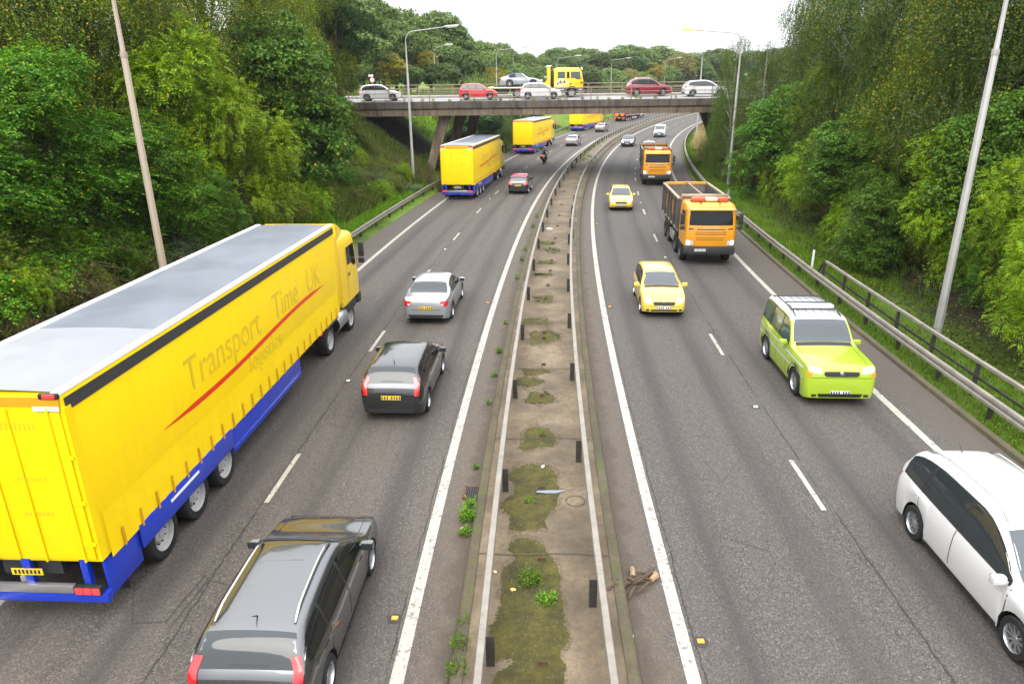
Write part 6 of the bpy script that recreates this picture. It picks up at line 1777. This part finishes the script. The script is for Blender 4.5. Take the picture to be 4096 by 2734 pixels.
D2 = 4096 / 2349
def tree_px(kind, var, x, ymid, ytop, wpx, dep, label, group, name='tree', cat='tree', leafmat=None, wmin=.0):
    """a tree whose crown stands at depth dep on the sight line measured in the photograph"""
    p = at_depth(x * D2, ymid * D2, dep); top = at_depth(x * D2, ytop * D2, dep)[2]
    for _ in range(40):                     # never on the carriageway
        s_, l_ = sl(p[0], p[1])
        if abs(l_) > 16 or s_ < 100: break
        dep += 4; p = at_depth(x * D2, ymid * D2, dep); top = at_depth(x * D2, ytop * D2, dep)[2]
    zb = ground_z(p[0], p[1]) - .15
    if kind == 'oak': zb = min(zb, top - .95 * wpx * D2 / FPX * dep)
    return plant(kind, var, (p[0], p[1], zb), max(top - zb, 1.5), wpx * D2 / FPX * dep, label, group, name, cat, leafmat)


def bush_px(kind, var, x, ybase, wpx, hpx, label, group, name='shrub', cat='shrub', leafmat=None):
    p = on_ground(x * D2, ybase * D2); dep = float(CAMR[2] @ (p - CAM0)); k = D2 / FPX * dep
    return plant(kind, var, (p[0], p[1], p[2] - .08), hpx * k, wpx * k, label, group, name, cat, leafmat)


GL, GR, GF = 'trees of the bank behind the lorries', 'trees of the bank beside the oncoming lanes', 'trees on the rising ground beyond the bridge'
# ---- left bank
LB = ['olive birch cut off by the frame edge high above the lorry roof', 'olive birch filling the top corner of the frame above the hornbeams', 'olive birch directly behind the upper part of the tan lamp column', 'yellow flecked birch just beyond the tan lamp column', 'tall birch rising above the bright ash', 'tall birch between the bright ash and the round maple', 'birch crown rising over the round maple', 'yellow flecked birch low behind the hornbeams', 'birch half hidden behind the bright ash', 'slim birch half hidden behind the round maple', 'last birch of the lorry side bank beside the dark pine']
for i, (x, ym, yt, w, d) in enumerate(((-150, 120, -330, 420, 27), (20, 90, -330, 400, 31), (190, 60, -300, 360, 31), (330, 60, -260, 330, 35), (460, 40, -220, 300, 39), (575, 50, -170, 270, 44), (655, 60, -90, 210, 50), (110, 130, -250, 330, 28.5), (390, 170, -120, 250, 32), (600, 140, -60, 200, 46), (700, 110, -110, 170, 56))):
    tree_px('birch', i % 3, x, ym, yt, w, d, LB[i], GL, 'birch_tree')
LH = ['broad dark hornbeam at the frame edge above the lorry roof', 'broad hornbeam whose sprays reach the tan lamp column', 'hornbeam cut off by the frame edge over the lorry tail', 'hornbeam just beyond the tan lamp column', 'taller hornbeam rising behind the front row of hornbeams', 'small hornbeam beneath the bright ash']
for i, (x, ym, yt, w, d) in enumerate(((30, 450, 180, 390, 24), (190, 450, 240, 340, 26.5), (-120, 490, 200, 380, 20.5), (300, 450, 240, 260, 29), (90, 340, 90, 300, 25), (400, 480, 320, 220, 29))):
    tree_px('hornbeam', i % 2, x, ym, yt, w, d, LH[i], GL, 'hornbeam_tree')
tree_px('ash', 0, 440, 270, 50, 270, 32, 'bright yellow green ash standing out in the middle of the lorry side bank', GL, 'ash_tree')
tree_px('ash', 1, 540, 370, 180, 210, 33, 'lower bright green ash in front of the round maple', GL, 'ash_tree')
tree_px('ash', 0, 470, 500, 370, 170, 31, 'small green ash sapling low on the lorry side bank', GL, 'ash_tree', leafmat='leaf_maple')
tree_px('maple', 0, 655, 330, 30, 270, 43, 'large round mid green maple beside the ash on the lorry side bank', GL, 'maple_tree')
tree_px('maple', 1, 725, 420, 180, 150, 47, 'smaller maple with a rusty edge at the end of the lorry side bank', GL, 'maple_tree')
tree_px('pine', 0, 770, 80, -170, 150, 58, 'dark pine overhanging the wooded end of the bridge', GL, 'pine_tree')
tree_px('pine', 1, 783, 180, 30, 100, 60, 'shaggy lower pine against the bridge parapet', GL, 'pine_tree')
tree_px('hornbeam', 1, 775, 300, 225, 110, 57, 'yellowing hornbeam below the wooded end of the bridge', GL, 'hornbeam_tree', leafmat='leaf_birch')
LS = 'mixed scrub bush along the foot of the bank behind the lorries'
for i, (x, yb, w, h, k) in enumerate(((20, 760, 190, 170, 'shrub_green'), (-70, 700, 220, 200, 'shrub'), (90, 700, 150, 120, 'shrub_green'), (210, 690, 150, 110, 'shrub'), (265, 640, 150, 130, 'shrub_green'), (330, 640, 110, 110, 'shrub'), (420, 610, 120, 80, 'shrub_grey'), (470, 590, 120, 100, 'shrub_green'), (530, 560, 120, 90, 'shrub'), (590, 545, 110, 110, 'shrub_green'), (655, 520, 100, 90, 'shrub'), (720, 500, 100, 90, 'shrub_green'), (770, 480, 90, 80, 'shrub'), (60, 640, 200, 160, 'shrub_green'), (160, 620, 170, 130, 'shrub_green'), (820, 430, 70, 60, 'shrub'), (800, 400, 80, 90, 'shrub'), (760, 380, 80, 100, 'shrub'), (860, 400, 60, 40, 'shrub'), (900, 420, 60, 35, 'shrub'))):
    bush_px(k, i % 3, x, yb, w, h, LS, 'scrub on the lorry side bank')
for i, (x, yb, w, h) in enumerate(((110, 700, 230, 140), (215, 700, 170, 100), (355, 640, 140, 80), (50, 770, 160, 80), (160, 640, 200, 110))):
    bush_px('bramble', i % 2, x, yb, w, h, 'tangle of brown bramble stems with red hips behind the big lorry', 'bramble tangles', 'bramble_bush', 'bramble')
for i, (x, yb, w, h) in enumerate(((985, 430, 60, 70), (950, 410, 60, 60), (1010, 440, 50, 60), (905, 385, 60, 45))):
    bush_px('bramble', 2 + i % 2, x, yb, w, h, 'dry brown twigs at the foot of the bridge leg', 'bramble tangles', 'bramble_bush', 'bramble')
for i, (x, yb, w, h, k) in enumerate(((830, 470, 60, 50, 'shrub'), (870, 455, 60, 45, 'shrub_green'), (905, 440, 55, 45, 'shrub'), (845, 420, 60, 45, 'shrub_grey'), (885, 400, 60, 40, 'shrub'), (925, 410, 50, 40, 'shrub_green'), (960, 430, 45, 30, 'shrub'), (815, 380, 70, 55, 'shrub_green'), (850, 360, 60, 45, 'shrub'), (800, 440, 70, 60, 'shrub_green'), (790, 340, 80, 70, 'shrub'), (940, 445, 45, 30, 'shrub_grey'), (825, 345, 60, 40, 'shrub_green'), (865, 385, 50, 40, 'shrub'), (780, 410, 80, 70, 'shrub'))):
    bush_px(k, (i + 1) % 3, x, yb, w, h, 'low scrub on the open slope before the bridge', 'scrub on the slope before the bridge')
# ---- right bank
RB = ['dark birch cut off by the frame edge high above the handrail', 'dark birch crossing the top of the tall grey lamp column', 'yellow flecked birch just inside the tall grey lamp column', 'dark pale trunked birch in the middle of the oncoming side wood', 'dark birch towering over the yellow green maple', 'dark birch nearest the sky above the bright ash', 'yellow flecked birch low beside the tall grey lamp column', 'yellow flecked birch low in the middle of the oncoming side wood', 'dark birch low behind the maples', 'dark birch low behind the bright ash']
for i, (x, ym, yt, w, d) in enumerate(((2480, 100, -330, 420, 25), (2340, 80, -320, 380, 28), (2200, 60, -290, 340, 32), (2080, 60, -240, 300, 37), (1985, 60, -190, 250, 43), (1900, 60, -130, 200, 50), (2250, 220, -120, 300, 28), (2130, 200, -90, 260, 33), (2010, 220, -40, 220, 38), (1940, 180, -20, 180, 45))):
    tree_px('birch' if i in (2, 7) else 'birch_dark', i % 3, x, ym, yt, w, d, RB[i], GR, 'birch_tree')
tree_px('birch_dark', 1, 1855, 80, -80, 140, 58, 'feathery birch against the sky at the inner edge of the oncoming side wood', GR, 'birch_tree')
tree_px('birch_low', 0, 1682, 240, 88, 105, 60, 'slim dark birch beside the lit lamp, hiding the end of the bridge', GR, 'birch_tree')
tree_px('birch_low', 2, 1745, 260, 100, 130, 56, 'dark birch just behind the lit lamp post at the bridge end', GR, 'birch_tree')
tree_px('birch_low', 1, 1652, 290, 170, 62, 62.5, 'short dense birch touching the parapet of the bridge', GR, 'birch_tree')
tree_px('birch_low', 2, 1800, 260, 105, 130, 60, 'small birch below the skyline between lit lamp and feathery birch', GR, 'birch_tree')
RM = ['bright ash high on the bank beside the feathery birch', 'maple behind the lit lamp post trees', 'large maple in the middle of the oncoming side wood', 'layered hornbeam above the marker post', 'bright ash behind the tall grey lamp column', 'bright ash above the nearer orange tipper', 'layered hornbeam above the curving barrier', 'maple at the frame edge above the bright ash', 'small maple above the sloping end of the handrail']
for i, (x, ym, yt, w, d, k) in enumerate(((1880, 280, 140, 170, 47, 'ash'), (1800, 330, 190, 160, 50, 'maple'), (1960, 390, 250, 190, 38, 'maple'), (2060, 420, 290, 200, 33, 'hornbeam'), (2170, 440, 280, 230, 28, 'ash'), (1870, 420, 300, 140, 43, 'ash'), (1730, 380, 280, 120, 53, 'hornbeam'), (2290, 380, 200, 220, 26, 'maple'), (2010, 520, 400, 140, 31, 'maple'))):
    tree_px(k, i % 2, x, ym, yt, w, d, RM[i], GR, k + '_tree')
tree_px('ash', 0, 2330, 520, 350, 230, 23, 'bright green ash leaning in at the frame edge beyond the tall lamp column', GR, 'ash_tree')
tree_px('ash', 1, 2400, 640, 440, 200, 20, 'bright green ash cut off by the frame edge above the handrail', GR, 'ash_tree')
RS = 'mixed scrub bush along the foot of the bank behind the handrail'
for i, (x, yb, w, h, k) in enumerate(((1690, 400, 90, 110, 'shrub_green'), (1740, 430, 90, 110, 'shrub'), (1790, 450, 100, 110, 'shrub_green'), (1840, 480, 110, 120, 'shrub_green'), (1890, 510, 110, 120, 'shrub'), (1945, 545, 110, 120, 'shrub_green'), (2000, 570, 120, 120, 'shrub_grey'), (2060, 590, 130, 120, 'shrub_green'), (2130, 610, 140, 150, 'shrub'), (2200, 640, 150, 150, 'shrub_green'), (2270, 680, 170, 160, 'shrub_green'), (2340, 730, 170, 150, 'shrub'), (1880, 450, 100, 90, 'shrub_green'), (2090, 540, 130, 130, 'shrub_green'))):
    bush_px(k, i % 3, x, yb, w, h, RS, 'scrub on the oncoming side bank')
# ---- beyond the bridge
for i, (x, ym, yt, w, d, lm) in enumerate((
    (770, 90, -40, 190, 92, None), (850, 70, -10, 150, 100, None), (930, 50, 2, 140, 108, None), (1010, 70, 12, 120, 112, None), (905, 120, 40, 120, 96, None), (830, 140, 60, 130, 88, 'leaf_far_pale'), (1045, 110, 60, 90, 118, None), (985, 130, 75, 110, 104, None),
    (955, 150, 95, 80, 98, 'leaf_far_yellow'), (880, 170, 110, 90, 90, 'leaf_far_yellow'), (1110, 130, 88, 95, 126, 'leaf_far_pale'), (1155, 120, 86, 80, 150, None), (1060, 160, 110, 90, 108, None), (800, 190, 130, 90, 86, 'leaf_far_pale'), (930, 190, 140, 80, 92, None), (1010, 190, 140, 80, 98, None),
    (1205, 150, 118, 80, 165, 'leaf_far_pale'), (1280, 130, 100, 75, 200, None), (1245, 160, 125, 80, 175, None), (1340, 140, 106, 110, 205, 'leaf_far_pale'), (1440, 130, 93, 110, 190, None), (1515, 130, 98, 110, 215, 'leaf_far_pale'), (1390, 150, 118, 90, 185, None), (1585, 140, 112, 90, 200, None), (1640, 130, 105, 90, 210, None), (1560, 150, 118, 70, 190, 'leaf_far_rust'), (1730, 130, 108, 100, 190, None), (1790, 120, 100, 90, 170, None),
    (1490, 165, 138, 60, 165, 'leaf_far_yellow'), (1440, 175, 150, 55, 160, 'leaf_far_rust'), (1400, 180, 150, 60, 155, 'leaf_far_pale'), (1345, 180, 145, 70, 160, None), (1530, 180, 145, 60, 155, None), (1580, 185, 150, 55, 150, 'leaf_far_rust'), (1610, 180, 140, 50, 150, None), (1290, 175, 140, 70, 150, None), (1235, 180, 145, 60, 145, 'leaf_far_pale'), (1180, 185, 140, 70, 135, None), (1370, 190, 160, 50, 145, 'leaf_far_pale'), (1465, 190, 160, 60, 148, 'leaf_far_pale'),
    (1130, 190, 150, 60, 120, 'leaf_far_yellow'), (1550, 190, 160, 50, 140, 'leaf_far'), (1660, 180, 140, 60, 140, None))):
    lb = {None: 'dark green oak in the belt of trees beyond the bridge', 'leaf_far': 'dark green oak in the belt of trees beyond the bridge', 'leaf_far_pale': 'pale green tree in the belt beyond the bridge', 'leaf_far_yellow': 'yellowing tree standing out in the belt beyond the bridge', 'leaf_far_rust': 'rust tinted autumn tree in the belt beyond the bridge'}[lm]
    if yt < 70 and x < 1060: lb = 'tall dark oak on the high ground beyond the bridge'
    tree_px('oak', i % 3, x, ym, yt, w, d, lb, GF, 'oak_tree', leafmat=lm)
for i, (x, ym, yt, w, d) in enumerate(((1090, 200, 158, 110, 88), (1140, 205, 170, 90, 92), (1030, 210, 180, 70, 86))):
    tree_px('willow', i % 2, x, ym, yt, w, d, 'pale rounded willow scrub behind the far railing of the bridge', GF, 'willow_bush', 'bush')
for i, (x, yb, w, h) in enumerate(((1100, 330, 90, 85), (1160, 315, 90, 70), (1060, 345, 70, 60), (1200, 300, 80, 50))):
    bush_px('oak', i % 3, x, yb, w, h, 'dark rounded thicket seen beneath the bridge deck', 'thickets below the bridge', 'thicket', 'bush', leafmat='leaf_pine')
for i, (x, yb, w, h) in enumerate(((1605, 345, 36, 50), (1618, 372, 40, 50), (1610, 320, 34, 36))):
    bush_px('willow', i % 2, x, yb, w, h, 'tan feathery clump of dry plumes by the far verge', 'dry plumes on the verge', 'plume_grass', 'grass clump', leafmat='dry_plume')
for i, (x, yb, w, h) in enumerate(((1065, 380, 30, 40), (1080, 378, 26, 34), (1260, 285, 50, 14))):
    bush_px('willow', i % 2, x, yb, w, h, 'tan clump of dry grass beyond the bridge legs', 'dry grass beyond the bridge', 'dry_grass_clump', 'grass clump', leafmat='dry_plume')


# ---- grass and ground cover
def scatter(name, mat, n, srange, lrange, hgt, wid, seed, leafy=False, sbias=1.0, patch=.0, lean=.45):
    r = np.random.default_rng(seed)
    s = srange[0] + (srange[1] - srange[0]) * r.random(n) ** sbias; l = lrange[0] + (lrange[1] - lrange[0]) * r.random(n)
    if patch:
        v = np.sin(s * 1.9 + 2 * np.sin(l * 2.3)) + np.sin(l * 3.1 + s * .7) + r.normal(0, .5, n); k = v > patch; s, l = s[k], l[k]; n = len(s)
    x, y, z = pt(s, l); z = z + bank(s, l) - .02; p = np.stack([x, y, z], 1)
    if leafy:
        p[:, 2] += r.random(n) ** 1.6 * hgt; d = nrmz(r.normal(0, 1, (n, 3)) * [1, 1, .35]); nn = nrmz(np.array([0, 0, 1.]) + r.normal(0, .45, (n, 3))); V, F = leaf_quads(p, d, nn, wid * r.uniform(.6, 1.3, n), wid * .7 * r.uniform(.7, 1.2, n))
        return tag(np_mesh(name, V, F, mat), kind='stuff')
    a = r.uniform(0, 6.28, n); h = hgt * r.uniform(.4, 1.2, n); sd = np.stack([np.cos(a), np.sin(a), 0 * a], 1); ld = np.stack([-np.sin(a), np.cos(a), 0 * a], 1) * (lean * h * r.uniform(-1, 1, n))[:, None]
    w = (wid * r.uniform(.6, 1.3, n))[:, None]; m1 = p + ld * .35 + np.array([0, 0, .6]) * h[:, None]; t = p + ld + np.array([0, 0, 1.]) * h[:, None]
    V = np.stack([p - sd * w, p + sd * w, m1 + sd * w * .7, t, m1 - sd * w * .7], 1).reshape(-1, 3); F = np.arange(len(V)).reshape(-1, 5)
    return tag(np_mesh(name, V, F, mat), kind='stuff')


scatter('grass', 'grass_blade', 90000, (3, 75), (11.15, 15.2), .17, .008, 11, sbias=1.5)
scatter('grass', 'grass_lush', 26000, (26, 75), (12.2, 15.8), .26, .012, 12, patch=-.3)
scatter('grass', 'grass_blade', 26000, (60, 125), (11.3, 16), .3, .022, 13)
scatter('ground_cover', 'weed_leaf', 30000, (3, 40), (11.15, 13.0), .14, .055, 14, True, 1.3, patch=.1)
scatter('ground_cover', 'ivy', 60000, (2, 62), (13.2, 21), .28, .11, 15, True, 1.2)
scatter('ground_cover', 'ivy', 70000, (4, 60), (-22, -12.6), .35, .11, 16, True, 1.0)
scatter('grass', 'grass_lush', 70000, (22, 80), (-15.2, -11.7), .26, .016, 17)
scatter('grass', 'grass_olive', 60000, (42, 66), (-21, -13.2), .7, .03, 18, patch=-1.6)
scatter('grass', 'grass_lush', 60000, (40, 66), (-18.5, -12.2), .45, .024, 21, patch=-1.0)
scatter('grass', 'grass_lush', 60000, (77, 135), (-40, -11.8), .42, .035, 19)
scatter('grass', 'grass_olive', 9000, (84, 130), (-24, -15), .9, .03, 20, patch=.5)


# ---- single weeds in the gutter, on the slab and along the bridge edge
def weed(loc, R, h, label, group, seed, mat='weed_leaf', n=60, leaf=.06, name='weed'):
    r = np.random.default_rng(seed); p = np.clip(r.normal(0, 1, (n, 3)), -1.5, 1.5) * [R * .33, R * .33, 0]; p[:, 2] = np.abs(r.normal(0, .5, n)) * h
    d = nrmz(np.concatenate([p[:, :2] / max(R, .01) + r.normal(0, .5, (n, 2)), r.uniform(.1, .9, (n, 1))], 1)); nn = nrmz(np.array([0, 0, 1.]) + r.normal(0, .4, (n, 3)))
    V, F = leaf_quads(p, d, nn, leaf * r.uniform(.7, 1.4, n), leaf * .55 * r.uniform(.7, 1.3, n))
    k = max(6, n // 6); a = r.uniform(0, 6.28, k); b = np.stack([R * .4 * np.cos(a), R * .4 * np.sin(a), 0 * a], 1); t = b * r.uniform(1, 2, (k, 1)) + np.stack([0 * a, 0 * a, h * r.uniform(.6, 1.4, k)], 1); sd = np.stack([-np.sin(a), np.cos(a), 0 * a], 1) * .006
    V2 = np.stack([b - sd, b + sd, t + sd * .3, t - sd * .3], 1).reshape(-1, 3); F2 = np.arange(len(V2)).reshape(-1, 4) + len(V)
    o = np_mesh(name, np.concatenate([V, V2]), np.concatenate([F, F2]), mat); o.location = loc; return tag(o, label, 'weed', group)


for i, (x, y, R, h, n) in enumerate(((1090, 1188, .30, .24, 260), (1085, 1165, .2, .14, 110), (1088, 1240, .2, .14, 110), (1056, 1490, .24, .24, 150), (1050, 1540, .26, .22, 160), (1062, 1450, .16, .18, 90), (1095, 1370, .06, .08, 30), (1117, 1065, .08, .10, 40), (1150, 858, .12, .14, 60), (1158, 810, .16, .18, 90), (1138, 930, .08, .12, 40), (1172, 745, .10, .12, 50), (1190, 640, .14, .25, 80), (1200, 600, .16, .3, 90), (1208, 575, .14, .28, 80), (1222, 520, .2, .35, 90), (1228, 500, .2, .3, 80))):
    s, l, p = on_road(*fpx(x, y)); l = -1.55 if y < 1300 else l
    lb = 'lush green weed in the gutter just below the drain grating' if i == 0 else 'green weed growing in the gutter along the outbound side of the median'
    weed(P(s, l), R, h, lb, 'gutter weeds', 40 + i, n=n)
for i, (x, y, R, h, n, lb) in enumerate(((1215, 1335, .36, .14, 260, 'bright green weed clump on the dark moss patch'), (1255, 1380, .28, .10, 170, 'paler straggling weed at the edge of the big moss patch'), (1215, 1138, .14, .05, 60, 'low weed beside the grey plastic shard'), (1244, 995, .08, .14, 40, 'grass tuft in a post stub on the slab'), (1315, 545, .12, .4, 60, 'dark tall weed against the median kerb by the oncoming lanes'), (1262, 603, .14, .12, 50, 'small weed on the slab by a rusty stub'), (1262, 570, .14, .12, 50, 'another small weed farther up the slab'))):
    s, l, p = on_road(*fpx(x, y), .11); weed(P(s, l, .11), R, h, lb, None, 80 + i, n=n, leaf=.05, mat='ivy' if i == 4 else 'weed_leaf')
for i in range(26):
    u = -15.5 + 31 * (i + rng.random()) / 26; q = bp(u, BD + .12, 7.39)
    weed(q, .22, .3 * rng.uniform(.5, 1.2), 'straggly weed growing on the edge of the bridge deck', 'weeds along the bridge edge', 120 + i, 'grass_lush' if i % 3 else 'leaf_shrub', n=40, leaf=.12)
for i, (s, l) in enumerate(((92, -.9), (88, -.85), (96, -.9), (100, -.8), (82, -.8), (105, -.85), (110, -.8), (76, -.7), (84, -.3), (87, .0))):
    weed(P(s, l, .11), .4, .3, 'grassy weed along the far stretch of the median slab', 'weeds on the far median', 160 + i, 'grass_lush', n=60, leaf=.14)
# ------------------------------------------------------------------ sky, sun, camera
SUN_EL, SUN_AZ = R_(48), R_(205)
w = bpy.data.worlds.new('World'); scene.world = w; w.use_nodes = True
nt = w.node_tree; bg = nt.nodes['Background']; h = NT(nt)
sky = nt.nodes.new('ShaderNodeTexSky'); sky.sky_type = 'NISHITA'; sky.sun_disc = False
sky.sun_elevation = SUN_EL; sky.sun_rotation = SUN_AZ; sky.air_density = 1.0; sky.dust_density = 6.0; sky.ozone_density = 1.0
hs = h.n('HueSaturation', i={'Saturation': .12, 'Value': 1.0}); nt.links.new(sky.outputs[0], hs.inputs['Color'])
dz = h.n('SeparateXYZ', i={0: h.n('TexCoord').outputs['Generated']}).outputs[2]
cl = h.mix(h.maprange(dz, -.02, .95, 0, 1, False), (6.0, 6.1, 6.2, 1), (19.5, 19.7, 20.2, 1))   # overcast: darker rim, brighter overhead
cloud = h.mix(.85, hs.outputs[0], cl)      # overcast: an even cloud layer over the sky texture
nt.links.new(cloud, bg.inputs[0]); bg.inputs[1].default_value = .14
sd = bpy.data.lights.new('sun', 'SUN'); sd.energy = 1.5; sd.angle = R_(40); sd.color = (1, .95, .88)
so = bpy.data.objects.new('sun', sd); COL.objects.link(so)
dv = Vector((math.sin(SUN_AZ) * math.cos(SUN_EL), math.cos(SUN_AZ) * math.cos(SUN_EL), math.sin(SUN_EL)))
so.rotation_euler = dv.to_track_quat('Z', 'Y').to_euler(); so.location = (0, 0, 60)

cam = bpy.data.cameras.new('camera'); co = bpy.data.objects.new('camera', cam); COL.objects.link(co)
cam.sensor_width = 36; cam.sensor_fit = 'HORIZONTAL'; cam.lens = FPX / 4096 * 36; cam.clip_start = .1; cam.clip_end = 6000
Rm = Matrix([list(CAMR[0]), list(CAMR[1]), list(-CAMR[2])]).transposed().to_4x4()
Rm.translation = Vector(CAM0); co.matrix_world = Rm
scene.camera = co
vs = scene.view_settings; vs.view_transform = 'Standard'; vs.look = 'None'; vs.exposure = 0.66; vs.gamma = 1; vs.use_curve_mapping = False
scene.render.engine = 'CYCLES'
cy = scene.cycles; cy.max_bounces = 6; cy.diffuse_bounces = 1; cy.glossy_bounces = 3; cy.transmission_bounces = 3; cy.transparent_max_bounces = 4; cy.volume_bounces = 0
cy.caustics_reflective = False; cy.caustics_refractive = False; cy.use_denoising = True
scene.render.resolution_x, scene.render.resolution_y = 1024, 683

# ------------------------------------------------------------------ thin autumn haze
hz = bpy.data.materials.new('haze_air'); hz.use_nodes = True; n_ = hz.node_tree
for q in list(n_.nodes): n_.nodes.remove(q)
o_ = n_.nodes.new('ShaderNodeOutputMaterial'); v_ = n_.nodes.new('ShaderNodeVolumePrincipled'); n_.links.new(v_.outputs[0], o_.inputs['Volume'])
v_.inputs['Color'].default_value = (.86, .92, 1, 1); v_.inputs['Density'].default_value = .0002; v_.inputs['Anisotropy'].default_value = .2
m = MB(); m.box((100, 200, 45), (5600, 5600, 100)); hb = m.build('haze', hz, fix=True); tag(hb, kind='stuff')
